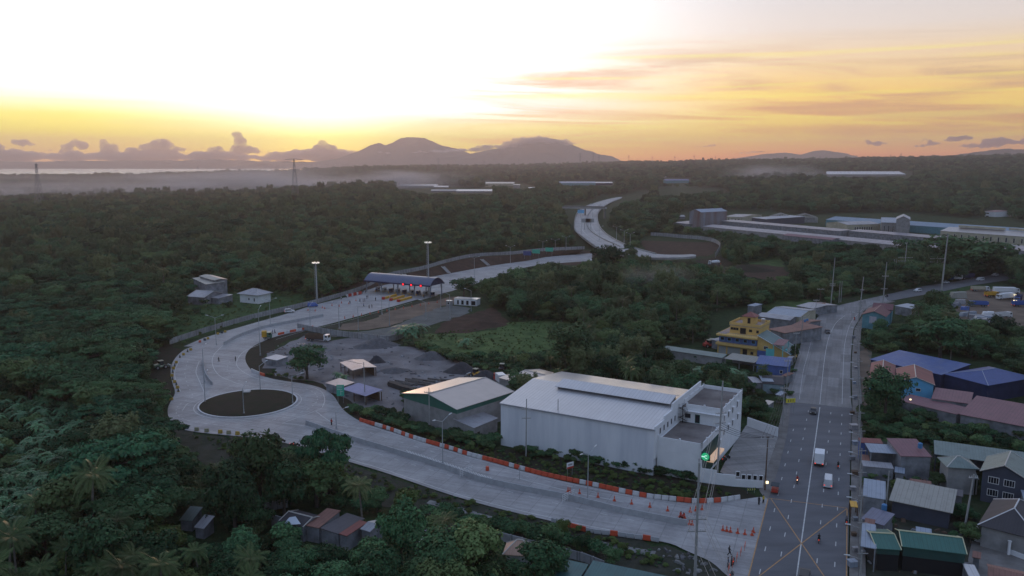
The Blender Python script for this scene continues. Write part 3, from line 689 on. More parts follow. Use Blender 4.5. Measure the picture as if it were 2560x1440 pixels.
def quads_mesh(name, C, A, B, tone, m):
    """leaf cards: centre C, half-axes A and B, one tone value per leaf"""
    n = len(C); V = np.empty((n, 4, 3), np.float32)
    V[:, 0] = C-A-B*.6; V[:, 1] = C+A*.2-B; V[:, 2] = C+A+B*.3; V[:, 3] = C-A*.3+B
    me = bpy.data.meshes.new(name); me.vertices.add(n*4); me.vertices.foreach_set('co', V.reshape(-1))
    me.loops.add(n*4); me.loops.foreach_set('vertex_index', np.arange(n*4, dtype=np.int32))
    me.polygons.add(n); me.polygons.foreach_set('loop_start', np.arange(0, n*4, 4, dtype=np.int32))
    at = me.attributes.new('tone', 'FLOAT', 'FACE'); at.data.foreach_set('value', tone.astype(np.float32))
    me.materials.append(m); me.update(calc_edges=True); me.validate(); return me
def unit(v): return v/np.maximum(np.linalg.norm(v, axis=1, keepdims=True), 1e-6)
def crown_mesh(name, m, seed, lobes, nleaf, leaf, droop=0.0, shell=.35, under=.25):
    """lobes: (x,y,z,rx,ry,rz). leaves on the outer shell of every lobe, fewer underneath"""
    g = np.random.default_rng(seed); lobes = np.array(lobes, float); ar = lobes[:, 3]*lobes[:, 4]; pick = g.choice(len(lobes), nleaf, p=ar/ar.sum())
    d = unit(g.normal(size=(nleaf, 3))); flip = (d[:, 2] < 0) & (g.random(nleaf) > under); d[flip, 2] *= -1
    lump = 1+.22*np.sin(d[:, 0]*5+pick*1.7)*np.cos(d[:, 1]*6+pick)+.12*np.sin(d[:, 2]*9+pick*2.3)
    rad = (1-shell*g.random(nleaf)**1.6)*lump
    Lc = lobes[pick]; C = Lc[:, :3]+d*Lc[:, 3:6]*rad[:, None]
    nrm = unit(d*1.1+np.array([0, 0, .55])+g.normal(size=(nleaf, 3))*.55)
    a = unit(np.cross(nrm, g.normal(size=(nleaf, 3)))); b = np.cross(nrm, a)
    s = leaf*(.55+.8*g.random(nleaf))[:, None]
    C[:, 2] -= droop*g.random(nleaf)
    lt = g.random(len(lobes))
    tone = np.clip(.15+.55*g.random(nleaf)*(.5+.5*lt[pick])+.25*(d[:, 2] > .3)*g.random(nleaf), 0, 1)  # upward leaves get a lighter tone, painting in lit crown tops
    return quads_mesh(name, C, a*s*.62, b*s*.42, tone, m)
def limbs(mb, seed, h, r, spread, n, z0=.45):
    g = random.Random(seed); top = Vector((g.uniform(-.4,.4), g.uniform(-.4,.4), h*.62)); mid = Vector((top.x*.4, top.y*.4, h*.3))
    mb.tube((0,0,-.4), mid, r, r*.78, 7); mb.tube(mid, top, r*.78, r*.45, 6)
    for i in range(n):
        t = 2*math.pi*(i+g.random()*.6)/n; b = mid+(top-mid)*g.uniform(.1,.9)
        e = Vector((math.cos(t)*spread*g.uniform(.5,.85), math.sin(t)*spread*g.uniform(.5,.85), h*g.uniform(.62,.85)))
        k = b+(e-b)*.5+Vector((0,0,-.05*h)); mb.tube(b, k, r*.38, r*.25, 5); mb.tube(k, e, r*.25, r*.08, 5)
    return mb
def broad_lobes(seed, R, H, n=9, flat=1.0):
    g = random.Random(seed); out = [(0, 0, H*.70, R*.62, R*.62, H*.27*flat)]
    for i in range(n):
        t = 2*math.pi*(i+g.random())/n; q = R*g.uniform(.35,.72); s = R*g.uniform(.28,.5)
        out.append((math.cos(t)*q, math.sin(t)*q, H*g.uniform(.42,.84), s, s, s*g.uniform(.6,.95)*flat))
    return out
def rain_lobes(seed, R, H, n=16):
    g = random.Random(seed); out = []
    for i in range(n):
        t = 2.4*i+g.random(); q = R*math.sqrt((i+.5)/n)*.85; s = R*g.uniform(.20,.34)
        out.append((math.cos(t)*q, math.sin(t)*q, H*(.92-.22*(q/R)**2+g.uniform(-.10,.05)), s, s, s*.32))
    return out
def bamboo_lobes(seed, R, H, n=13):
    g = random.Random(seed); out = [(0,0,H*.5,R*.5,R*.5,H*.4)]
    for i in range(n):
        t = 2*math.pi*(i+g.random())/n; q = R*g.uniform(.25,.75); s = R*g.uniform(.18,.3)
        out.append((math.cos(t)*q, math.sin(t)*q, H*g.uniform(.5,.85), s, s, H*g.uniform(.14,.24)))
    return out
TREEK = {}
def make_tree(kind, seed, R, H, nleaf, leaf, label, cat='tree', m=None, name=None):
    t = empty(name or 'broadleaf_tree', label, cat)
    tr = MB()
    if kind == 'bamboo':
        g = random.Random(seed)
        for i in range(9):
            a = g.uniform(0, 6.28); tr.tube((math.cos(a)*.6, math.sin(a)*.6, -.3), (math.cos(a)*R*.5, math.sin(a)*R*.5, H*.75), .07, .03, 4)
        lob = bamboo_lobes(seed, R, H)
    elif kind == 'rain': limbs(tr, seed, H*1.15, R*.055, R*.95, 9); lob = rain_lobes(seed, R, H)
    elif kind == 'bush': tr.tube((0,0,-.2), (0,0,H*.5), .08, .04, 5); lob = broad_lobes(seed, R, H, 6)
    else: limbs(tr, seed, H, R*.07+.05, R*.8, 7); lob = broad_lobes(seed, R, H, 10)
    tr.build('trunk' if kind not in ('bush', 'bamboo') else 'stems', BARK, t)
    mm = m or {'rain': LEAFR, 'bamboo': LEAFB}.get(kind, LEAF)
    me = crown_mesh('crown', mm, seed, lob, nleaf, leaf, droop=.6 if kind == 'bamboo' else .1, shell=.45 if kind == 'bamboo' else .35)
    c = bpy.data.objects.new('crown' if kind != 'bush' else 'foliage', me); COL.objects.link(c); c.parent = t
    return t
def frond(C, A, B, T, g, base, az, L, lift, droop, nl=17, wl=1.0, wid=.10):
    """one palm frond: leaflets both sides of a drooping rib"""
    pr = Vector(base); ca, sa = math.cos(az), math.sin(az)
    pts = []
    for k in range(nl+1):
        s = k/nl; rr = L*s*(1-.25*s*droop*.4); z = lift*s*L*.55-droop*L*s*s*.62
        pts.append(Vector((base[0]+ca*rr*(1-.2*s), base[1]+sa*rr*(1-.2*s), base[2]+z)))
    side = Vector((-sa, ca, 0)); tn = g.random()
    for k in range(nl):
        a, b = pts[k], pts[k+1]; mid = (a+b)/2; d = (b-a); s = (k+.5)/nl; w = wl*math.sin(math.pi*(.12+.85*s))**.7
        for sg in (-1, 1):
            tip = side*sg*w*.62+d.normalized()*w*.45+Vector((0,0,-.45*w))
            C.append(mid+tip*.5); A.append(tip*.55); B.append(d*.34); T.append(min(1, .2+tn*.5+.3*g.random()))
def palm_mesh(seed, n=23, L=3.6):
    g = random.Random(seed); C, A, B, T = [], [], [], []
    for i in range(n):
        az = 2*math.pi*i/n*2.618+g.random()*.4; k = i/n
        frond(C, A, B, T, g, (0,0,0), az, L*g.uniform(.85,1.1), 1.5-1.35*k, .55+.85*k)
    return quads_mesh('crown', np.array([tuple(c) for c in C]), np.array([tuple(c) for c in A]), np.array([tuple(c) for c in B]), np.array(T), LEAFP)
def make_palm(seed, H, label, L=3.6):
    t = empty('coconut_palm', label, 'palm tree'); g = random.Random(seed); mb = MB(); lean = (g.uniform(-.6,.6), g.uniform(-.6,.6)); p = Vector((0,0,-.3)); r = .22
    for k in range(1, 7):
        s = k/6; q = Vector((lean[0]*s*s, lean[1]*s*s, H*s)); mb.tube(p, q, r, r*.9, 7, cap=(k in (1, 6))); p = q; r *= .9
    mb.build('trunk', BARKP, t)
    c = bpy.data.objects.new('crown', palm_mesh(seed, L=L)); COL.objects.link(c); c.parent = t; c.location = p
    return t
def make_banana(seed, label):
    t = empty('banana_plant', label, 'banana plant'); g = random.Random(seed); C, A, B, T = [], [], [], []
    st = MB()
    for q in range(3):
        bx, by = g.uniform(-.9,.9), g.uniform(-.9,.9); h = g.uniform(1.8, 2.8); st.tube((bx,by,-.2), (bx,by,h), .14, .09, 6)
        for i in range(8):
            az = i*2.4+g.random()*.6; L = g.uniform(1.8,2.6); ca, sa = math.cos(az), math.sin(az); tn = g.random(); pa = Vector((bx,by,h)); lift = g.uniform(.5,1.3)
            for k in range(5):
                s = (k+1)/5; pb = Vector((bx+ca*L*s*.85, by+sa*L*s*.85, h+lift*s*1.5-1.5*s*s*1.35)); d = pb-pa; w = .36*math.sin(math.pi*(.15+.8*(k+.5)/5))+.05
                sd_ = Vector((-sa, ca, 0))
                for sg in (-1, 1):
                    tip = sd_*sg*w+Vector((0,0,-.22*w)); C.append((pa+pb)/2+tip*.5); A.append(tip*.55); B.append(d*.56); T.append(min(1, .25+.6*tn+.1*g.random()))
                pa = pb
    st.build('stems', mat('banana_stem', (0.12,0.15,0.07), rough=.8, var=.3, scale=2), t)
    me = quads_mesh('leaves', np.array([tuple(c) for c in C]), np.array([tuple(c) for c in A]), np.array([tuple(c) for c in B]), np.array(T), LEAFN)
    c = bpy.data.objects.new('leaves', me); COL.objects.link(c); c.parent = t
    return t

PR = {
 'broad': [Proto(make_tree('broad', 10+i, 5.0, 9.5, 5200, .44, '')) for i in range(5)],
 'rain': [Proto(make_tree('rain', 30+i, 8.5, 9.5, 8500, .42, '', name='rain_tree')) for i in range(3)],
 'bamboo': [Proto(make_tree('bamboo', 50+i, 4.2, 12.5, 5200, .38, '', cat='bamboo', name='bamboo_clump')) for i in range(2)],
 'light': [Proto(make_tree('broad', 70+i, 4.0, 6.5, 3600, .38, '', m=LEAFY)) for i in range(2)],
 'bush': [Proto(make_tree('bush', 90+i, 2.1, 2.6, 1500, .30, '', cat='bush', name='bush')) for i in range(3)],
 'palm': [Proto(make_palm(110+i, 9.0, '')) for i in range(3)],
 'banana': [Proto(make_banana(130+i, '')) for i in range(3)],
}
BASEH = {'broad': 9.5, 'rain': 9.5, 'bamboo': 12.5, 'light': 6.5, 'bush': 2.6, 'palm': 11.0, 'banana': 3.6}
BASER = {'broad': 5.0, 'rain': 8.5, 'bamboo': 4.2, 'light': 4.0, 'bush': 2.1, 'palm': 3.2, 'banana': 2.4}

# ------------------------------------------------------------------ what must stay in view (outlines of open ground, roads and roofs in the photo)
KEEPOUT = [
 ramp_out+ramp_in, [(1546,492),(1510,500),(1462,518),(1437,550),(1437,575),(1455,592),(1482,610),(1530,612),(1555,606),(1515,582),(1500,562),(1496,535),(1528,504),(1560,493)], [(1634,634),(1740,634),(1740,643),(1634,645)],
 [(440,1078),(560,1085),(634,1094),(700,1104),(700,1125),(640,1160),(590,1165),(500,1140),(450,1100)],
 [(872,1154),(1065,1217),(1320,1290),(1640,1378),(1700,1398),(1640,1400),(1412,1356),(1320,1337),(1200,1303),(1060,1266),(960,1225),(880,1190)],
 [(1640,1375),(1720,1375),(1830,1445),(1640,1445),(1560,1400)],
 [(395,870),(440,855),(430,905),(420,960),(440,985),(420,1000),(395,960)],
 [(440,850),(470,805),(520,785),(620,755),(740,745),(790,752),(905,715),(905,735),(700,795),(560,835)],
 [(790,745),(905,710),(960,680),(1100,655),(1170,636),(1300,628),(1460,616),(1480,650),(1327,664),(1220,690),(1135,700),(1135,725),(1050,745),(905,735)],
 [(900,740),(1140,728),(1215,738),(1215,772),(1260,770),(1270,806),(1340,802),(1425,812),(1440,850),(1340,885),(1200,880),(1110,875),(1180,905),(1270,940),(1250,975),(1000,975),(1000,1020),(900,1030),(830,985),(750,950),(640,925),(610,900),(640,850),(790,820)],
 [(1000,975),(1135,938),(1280,968),(1330,935),(1402,926),(1725,974),(1750,953),(1872,968),(1870,1058),(1950,1085),(1900,1245),(1740,1258),(1600,1240),(1260,1160),(1200,1145),(1145,1090),(1010,1040)],
 [(904,1030),(1000,1040),(1060,1075),(1200,1125),(1260,1150),(1200,1150),(1035,1100),(904,1056)],
 [(1860,1500),(1945,1080),(1960,1000),(1985,920),(2003,850),(2035,800),(2080,755),(2215,733),(2400,698),(2512,682),(2515,702),(2350,733),(2235,758),(2162,790),(2152,820),(2152,900),(2160,1500)],
 [(1650,865),(1785,850),(1780,780),(1850,762),(1930,775),(2020,745),(2060,745),(2000,830),(1990,900),(1975,960),(1945,1000),(1880,1000),(1885,940),(1790,905),(1650,900)],
 [(2150,765),(2215,750),(2290,765),(2272,795),(2240,830),(2152,828)],
 [(2380,722),(2520,716),(2620,730),(2640,830),(2500,822),(2400,805),(2385,770)],
 [(2165,875),(2185,864),(2490,902),(2518,915),(2480,965),(2400,1000),(2570,1018),(2640,1090),(2560,1078),(2330,1030),(2230,1005),(2215,985),(2165,950)],
 [(2150,1097),(2340,1103),(2640,1150),(2640,1500),(2150,1500)],
 [(1690,562),(1720,515),(1810,510),(2010,535),(2070,530),(2260,528),(2600,556),(2600,640),(2500,622),(2250,622),(2010,606),(1820,578)],
 [(2470,520),(2520,524),(2520,552),(2470,550)],
 [(1620,585),(1700,586),(1795,600),(1808,614),(1795,640),(1815,650),(1810,668),(1770,668),(1620,645),(1590,632)],
 [(1410,512),(1500,492),(1560,486),(1600,470),(1625,480),(1590,500),(1535,520),(1512,560),(1575,608),(1560,612),(1500,615),(1440,605),(1425,560)],
 [(1360,628),(1540,622),(1560,640),(1490,655),(1400,662),(1330,660)],
 [(470,685),(545,680),(552,718),(662,716),(660,748),(560,748),(465,748)],
 [(1930,790),(1905,768),(1960,750),(2030,752),(2045,768),(1990,795)],
 [(1840,667),(1880,652),(1960,655),(1970,690),(1930,700),(1860,690)],
 [(992,458),(1230,472),(1232,486),(1080,484),(992,474)], [(1213,452),(1302,455),(1345,470),(1300,474),(1213,462)], [(1405,452),(1535,452),(1535,466),(1405,464)],
 [(1660,444),(1725,446),(1725,460),(1660,458)], [(2070,430),(2280,430),(2280,446),(2070,444)],
 [(690,1262),(780,1265),(960,1300),(1045,1300),(1010,1345),(1020,1390),(860,1370),(690,1300)], [(1030,1325),(1135,1325),(1120,1380),(1040,1370)],
 [(1225,1345),(1330,1350),(1345,1410),(1260,1400)], [(1370,1392),(1660,1400),(1720,1440),(1700,1500),(1370,1500)], [(480,1265),(545,1300),(540,1350),(450,1320)],
]
# ground that carries no wild trees at all (true ground outlines)
BARE = KEEPOUT[:2]+[[(2150,1060),(2640,1160),(2900,1300),(3000,1900),(2150,1900)], [(1250,1120),(1960,1085),(1980,1005),(1980,1300),(1860,1900),(1640,1900),(1640,1460),(1500,1460),(1250,1200)], [(1240,1125),(1400,1010),(1760,1072),(1885,1050),(1900,1085),(1800,1210)], [(1000,1065),(1140,1110),(1290,1040),(1140,985)], [(1235,990),(1350,1005),(1415,962),(1250,950)], [(2160,940),(2360,990),(2470,1025),(2640,1120),(2640,990),(2520,940),(2390,925),(2180,893)], [(460,760),(480,735),(660,730),(670,765)],
  [(1985,1005),(2000,860),(2090,745),(2230,730),(2250,765),(2170,800),(2170,1100),(1985,1100)]]
SPARSE = [  # open grass: only a few bushes
 [(1000,835),(1240,822),(1300,800),(1420,808),(1450,850),(1420,885),(1300,895),(1180,880),(1080,855)], [(380,830),(460,760),(560,735),(780,735),(780,760),(560,830)],
 [(1640,470),(1800,470),(1850,500),(1700,510),(1640,500)]]
def pip_mask(px, py, poly):
    ins = np.zeros(px.shape, bool); n = len(poly); j = n-1
    for i in range(n):
        xi, yi = poly[i]; xj, yj = poly[j]
        if yi != yj: ins ^= ((yi > py) != (yj > py)) & (px < (xj-xi)*(py-yi)/(yj-yi)+xi)
        j = i
    return ins
def nproj(x, y, z):
    d = y*CP-(z-HC)*SP; return 1280+FPX*x/d, 720-FPX*(y*SP+(z-HC)*CP)/d, d
FOREST = []     # rows: x, y, z, kind index, scale, rotation, height scale
KINDS_ = ['broad', 'rain', 'bamboo', 'light', 'bush', 'palm', 'banana']
def scatter(spacing_fn, rmin, rmax, kinds_fn, seed, hs=1.0, polys=None):
    g = np.random.default_rng(seed); out = []; r = rmin
    while r < rmax:
        s = spacing_fn(r); half = 0.62 if r > 260 else (0.75 if r > 150 else 1.0); n = max(1, int(2*half*r/s)); t = (np.arange(n)+g.random(n)*.9)/n*2*half-half
        rr = r+(g.random(n)-.5)*s*.9; x = rr*np.sin(t); y = rr*np.cos(t); out.append(np.stack([x, y, np.full(n, s)], 1)); r += s
    return np.concatenate(out)
def place(pts, kinds, scale, seed, exclude_sparse=True):
    """drop every plant whose outline would stand in front of something the photo shows"""
    x, y = pts[:, 0], pts[:, 1]; z = tz(x, y); ok = np.ones(len(x), bool); bx, by, d0 = nproj(x, y, z)
    ok &= d0 > 20
    for q in BARE: ok &= ~pip_mask(bx, by, q)
    if exclude_sparse:
        for q in SPARSE: ok &= ~pip_mask(bx, by, q)
    H = np.array([BASEH[KINDS_[k]] for k in kinds])*scale; R = np.array([BASER[KINDS_[k]] for k in kinds])*scale
    LIMD = {(1000,975): 224, (2165,875): 296, (470,685): 415, (1690,562): 1150}
    for hz, wf in ((.12, .0), (.35, .7), (.65, .9), (.65, .45), (.93, .35), (.93, .0), (.3, .3)):
        for sg in (-1, 1):
            qx, qy, qd = nproj(x+sg*wf*R, y, z+hz*H)
            for q in KEEPOUT: ok &= ~(pip_mask(qx, qy, q) & (d0 < LIMD.get(tuple(q[0]), 1e9)))
    tx, ty, _ = nproj(x, y, z+H)
    rw = R/np.maximum(d0, 1)*FPX
    ok &= (bx > -260-rw) & (bx < 2820+rw) & (ty < 1500)
    return ok, z, bx, by, d0
gk = np.random.default_rng(5)
def choose(bx, by, n):
    k = np.zeros(n, int); u = gk.random(n)
    k[:] = np.where(u < .62, 0, np.where(u < .80, 2, np.where(u < .88, 3, np.where(u < .92, 1, 5))))
    left = (bx < 430) & (by > 740) & (by < 1500); k[left] = np.where(u[left] < .55, 1, np.where(u[left] < .92, 0, 2))
    right = bx > 1500
    k[right] = np.where(u[right] < .66, 0, np.where(u[right] < .76, 2, np.where(u[right] < .84, 3, np.where(u[right] < .9, 1, 5))))
    mid = (bx > 1100) & (bx < 2000) & (by > 680) & (by < 960); k[mid] = np.where(u[mid] < .5, 0, np.where(u[mid] < .74, 2, np.where(u[mid] < .88, 5, 3)))
    ban = pip_mask(bx, by, [(-200,1010),(60,1000),(170,1040),(250,1090),(240,1180),(250,1260),(180,1340),(-200,1420)]); k[ban] = np.where(u[ban] < .0, 0, 6)
    pr_ = (by > 1370) & (bx < 640); k[pr_] = np.where(u[pr_] < .55, 5, np.where(u[pr_] < .8, 0, 3))
    k[(bx > 560) & (bx < 1200) & (by > 1240) & (u > .3)] = 0
    k[(k == 5) & (by < 520)] = 0
    return k
def run(pts, seed, smin, smax, force=None, sparse=True):
    g = np.random.default_rng(seed); n = len(pts); z = tz(pts[:, 0], pts[:, 1]); bx, by, d = nproj(pts[:, 0], pts[:, 1], z)
    k = choose(bx, by, n) if force is None else np.full(n, force); r = np.hypot(pts[:, 0], pts[:, 1])
    grow = np.clip(pts[:, 2]/8.0, .85, 1.45) if force is None else np.ones(n)
    sc = grow*(smin+(smax-smin)*g.random(n)); sc[k == 6] = .9+.4*g.random((k == 6).sum()); sc[k == 1] *= np.where(r[k == 1] > 900, .7, 1)
    if force is None: sc *= .72+.56*vnoise(pts[:, 0]/70, pts[:, 1]/70)
    ok, z, bx, by, d = place(pts, k, sc, seed, sparse)
    if force is None: ok &= ~((vnoise(pts[:, 0]/38+5, pts[:, 1]/38) > .80) & (r > 300))
    for i in np.nonzero(ok)[0]:
        FOREST.append((pts[i, 0], pts[i, 1], z[i], k[i], sc[i], g.random()*6.283, .85+.35*g.random(), bx[i], by[i], d[i]))
sp_fn = lambda r: 6.6 if r < 400 else min(6.6+(r-400)*.0034, 22)
run(scatter(sp_fn, 85, 5600, None, 1), 2, .58, 1.42)
# second, lower storey near edges and gaps
b0 = len(FOREST)
run(scatter(lambda r: 4.2 if r < 500 else 9, 85, 950, None, 3), 4, .55, 1.5, force=4, sparse=False)
FOREST_ARR = FOREST
# thin the shrubs on the open fields
ff = []
for i, f in enumerate(FOREST):
    if f[3] == 4:
        sp = any(pip_mask(np.array([f[7]]), np.array([f[8]]), q)[0] for q in SPARSE)
        if sp and (i % 9): continue
    if f[3] == 6 and f[9] > 400: continue
    ff.append(f)
FOREST = ff

ROADP = ramp_out+ramp_in
OFX, OFY = np.array([0,9,-9,0,0]), np.array([0,0,0,5,-5])
def on_road(a, b_): return bool(pip_mask(a+OFX, b_+OFY, ROADP).any())
def add_bush(x, y, s, k=4):
    z = float(tz(x, y)); a, b_, d = nproj(np.array([x]), np.array([y]), np.array([z]))
    if on_road(a[0], b_[0]): return
    FOREST.append((x, y, z, k, s, rq.uniform(0, 6.28), rq.uniform(.8, 1.15), a[0], b_[0], d[0]))
rq = random.Random(21)
for pl, st, s, off in (([(1300,1134),(1400,1141),(1512,1160),(1630,1184),(1745,1208)],1.7,.72,0),([(1330,1142),(1440,1153),(1560,1173),(1680,1198)],2.1,.5,0),([(880,1030),(940,1053),(1010,1073),(1100,1098),(1200,1120),(1250,1128)],1.9,.75,0),
    ([(930,1038),(1000,1057),(1060,1080),(1150,1100),(1225,1118)],2.2,.85,0),([(1150,1108),(1200,1106),(1240,1112)],2.2,1.05,0),([(1075,1288),(1160,1302),(1260,1324),(1380,1355),(1500,1388)],1.9,.8,0),([(1100,1305),(1200,1322),(1300,1345),(1420,1378)],2.4,.95,0),
    ([(1020,862),(1080,882),(1160,912),(1240,937),(1290,952)],2.6,1.0,0),([(1060,872),(1140,898),(1230,925)],3.0,.8,0),([(640,945),(700,955),(760,970),(810,990),(840,1012)],3.2,.45,0),([(455,862),(520,842),(600,818),(690,795)],4.5,.4,0),([(1300,905),(1360,915),(1440,905),(1500,900)],3.4,1.2,0),([(1290,930),(1350,925),(1330,915)],3.4,1.1,0)):
    for q in resample([P(a, b_, 0) for a, b_ in pl], st): add_bush(q.x+rq.uniform(-.6,.6), q.y+rq.uniform(-.8,.8), s*rq.uniform(.7,1.35))
def bushfill(poly, n, s0, s1, k=4):
    xs = [a for a, _ in poly]; ys = [b_ for _, b_ in poly]; c = 0
    while c < n:
        a, b_ = rq.uniform(min(xs), max(xs)), rq.uniform(min(ys), max(ys))
        if pip_mask(np.array([a]), np.array([b_]), poly)[0]: q = P(a, b_, 0); add_bush(q.x, q.y, rq.uniform(s0, s1), k); c += 1
bushfill([(2152,1030),(2230,1030),(2400,1060),(2640,1120),(2640,1165),(2400,1118),(2152,1096)], 75, .6, 1.2); bushfill([(-120,1030),(60,1010),(170,1050),(245,1100),(240,1190),(240,1260),(180,1330),(-120,1400)], 105, .85, 1.35, 6); bushfill([(2152,1020),(2230,1010),(2240,1050),(2152,1080)], 8, .7, 1.2)
for a, b_, s, k in ((2180,1198,.6,4),(2215,1200,.5,4),(2250,1203,.55,4),(2290,1206,.5,4),(2165,1205,.5,4),(2345,1200,.6,4),(2350,1240,.7,4),(2395,1300,.8,4),(2400,1330,.7,4),(2425,1300,.8,4),(2215,1340,.5,4),(2225,1320,.4,4),(2420,1345,.7,4),(2430,1325,.6,4),(2385,1345,.5,4),(2160,1185,.5,4),(2340,1175,.6,4),(2540,1258,.6,4),
    (1745,905,.9,4),(1700,915,1.0,4),(1780,925,1.0,4),(1830,935,1.0,4),(1860,940,.9,4),(1680,935,1.1,4),(1900,990,.9,4),(1880,1020,1.0,4),(1920,1040,1.0,4),(1950,1010,.8,4),(1935,985,.8,4),(1640,905,1.1,4),(1620,930,1.2,4),(1990,870,.5,4),(1985,930,.5,4),(1975,990,.6,4),(2170,850,1.3,4),(2200,860,1.2,4),(2240,855,1.4,4),(2165,835,1.0,4),
    (1560,948,.9,0),(1610,958,.8,0),(1650,965,.7,0),(1500,945,.9,0),(1540,915,1.0,0),(1590,905,.9,2),(1480,925,.9,0),(1660,930,.8,0),(1350,938,.6,0),(1460,965,.7,0),(1700,985,.6,0),(1735,995,.6,0),(1325,955,.5,0),(2346,1222,.42,0),(2402,1300,.45,0),(2238,1228,.35,3),(2430,1225,.4,0),(2352,1180,.4,0),(2345,1150,.35,3),(2166,1222,.3,3),(2215,1325,.3,0),(2425,1360,.4,0),(2250,845,.8,0),(2290,850,1.0,0),(2200,845,.7,0),(2185,870,.7,0),(2310,800,1.0,0),(2330,840,1.1,0),(2440,860,1.1,0),(2500,870,1.1,0),(2550,880,1.1,0),(2540,950,.8,0),(2510,980,.6,3)):
    q = P(a, b_, 0); add_bush(q.x, q.y, s, k)
# ---- particular trees the photo shows: (kind, base column,row, top row, width factor, label)
SPECIAL = [
 ('broad', 652,1285,1080,.72,'tall dark tree with a pointed crown below the roundabout kerb'),
 ('broad', 590,1345,1165,.75,'dark bushy tree left of the tall pointed tree below the roundabout'),
 ('broad', 712,1300,1150,.7,'dark leafy tree between the tall pointed tree and the umbrella-crowned tree'),
 ('bamboo', 556,1290,1150,.8,'brownish feathery bamboo clump below the yellow barrier blocks'),
 ('rain', 815,1250,1084,.46,'umbrella-crowned tree standing alone against the pale ramp'),
 ('palm', 906,1318,1186,1.15,'tall coconut palm behind the rusty roofed shacks'),
 ('light', 1012,1290,1228,1.0,'round light green tree right of the tall coconut palm'),
 ('broad', 1003,1440,1268,.62,'tall dark tree right of the rusty roofed shacks'),
 ('broad', 935,1475,1352,.9,'dark tree in front of the grey shack wall'),
 ('palm', 1115,1395,1275,1.1,'palm with yellowish fronds beside the drain path'),
 ('palm', 1152,1500,1375,1.2,'coconut palm at the bottom edge below the drain path'),
 ('broad', 1180,1480,1310,1.0,'dark broad tree above the bottom edge palm'),
 ('broad', 1095,1480,1320,.9,'leafy tree left of the cream roofed house'),
 ('light', 1402,1352,1297,.7,'small yellowish tree on the grass beside the lower ramp edge'),
 ('broad', 1385,1378,1322,.7,'small dark tree behind the green metal roof'),
 ('broad', 1455,1385,1337,.8,'round dark shrub-like tree beside the lower barriers'),
 ('broad', 1530,1420,1370,1.0,'low round tree above the green metal roof'),
 ('broad', 1355,1480,1350,1.0,'dark tree in front of the cream hipped roof'),
 ('bamboo', 1428,955,806,1.25,'big dark bamboo clump behind the white warehouse'),
 ('palm', 1378,948,884,.9,'palm with dry fronds behind the white warehouse'),
 ('broad', 1160,742,694,1.2,'tree with an open crown at the end of the toll canopy'),
 ('broad', 768,948,862,1.1,'dark spreading tree in the middle of the gravel yard sheds'),
 ('broad', 2210,1055,932,.9,'dark tree in front of the red roofed sky-blue house'),
 ('broad', 2350,905,795,1.2,'big bushy tree behind the blue metal roof'),
 ('palm', 2365,850,770,1.1,'coconut palm above the big bushy tree behind the blue roof'),
 ('palm', 2375,915,845,1.1,'coconut palm touching the dark blue hipped roof'),
 ('palm', 2420,800,748,1.0,'palm at the edge of the truck yard'),
 ('broad', 1520,700,612,1.0,'dark tree standing up in front of the far expressway'),
 ('palm', 412,735,662,1.0,'coconut palm standing above the forest near the pale farm roofs'),
 ('palm', 1555,812,735,1.0,'coconut palm in the trees behind the bamboo clump'),
 ('palm', 1925,735,688,1.0,'coconut palm beside the brown soil patch'),
 ('broad', 2415,690,592,1.7,'huge dark spreading tree in front of the yellowish factory hall'),
 ('broad', 2290,665,600,1.5,'huge dark tree in front of the long factory sheds'),
 ('palm', 500,1475,1352,1.15,'coconut palm with bright fronds at the lower left edge'),
 ('palm', 430,1500,1398,1.1,'shorter coconut palm beside the bright fronded palm'),
 ('palm', 335,1500,1368,1.15,'coconut palm in the middle of the lower left palm row'),
 ('palm', 250,1520,1390,1.1,'coconut palm left of the middle of the palm row'),
 ('palm', 110,1530,1395,1.1,'leaning coconut palm at the lower left corner, base outside the frame'),
 ('palm', 205,1480,1362,1.0,'dark coconut palm behind the lower left palm row'),
 ('banana', 845,950,925,1.0,'banana plants beside the blue tarpaulin shed'), ('banana', 862,958,932,1.0,'banana plants in front of the patched tin roof'),
 ('banana', 1165,870,842,1.2,'banana plants at the corner of the light green field'), ('banana', 1020,850,800,1.6,'tall banana plants beside the grey gravel lot'), ('banana', 1045,845,808,1.4,'banana plants under the lot wall corner'),
 ('palm', 1905,968,905,1.0,'palm with drooping fronds above the white annex terrace'), ('palm', 1712,948,900,.9,'dark palm beside the long pigpen roof'),
 ('banana', 1820,955,915,1.6,'large banana plants below the yellow building'), ('banana', 1750,945,912,1.6,'banana plants below the long low shed'), ('banana', 1850,958,925,1.5,'banana plants near the blue roofed house'), ('banana', 1715,935,905,1.4,'banana plants at the left end of the long low shed'),
 ('broad', 1870,985,955,1.3,'round dark tree behind the white annex roof'), ('broad', 1905,965,925,1.2,'round dark tree left of the blue house wall'),
 ('broad', 1925,1075,1030,1.0,'dark roadside tree beside the annex parking lot'), ('broad', 1895,1035,1000,1.2,'dense tree behind the annex boundary wall'),
 ('broad', 1984,903,862,.6,'slim dark tree right of the turquoise wall'),
]
SPC = {}
rs_ = random.Random(11)
for kind, bx, by, ty, wf, lab in SPECIAL:
    base = P(bx, by, 0); H = hgt(bx, by, ty)
    s = H/BASEH[kind]; i = SPC.get(kind, 0); SPC[kind] = i+1
    pr = PR[kind][i % len(PR[kind])]; rad = s*wf
    grp = {'palm': 'coconut palms', 'banana': 'banana plants', 'bamboo': 'bamboo clumps'}.get(kind, 'trees')
    pr.put((base.x, base.y, 0), rs_.uniform(0, 6.28), lab, grp, (rad, rad, s))

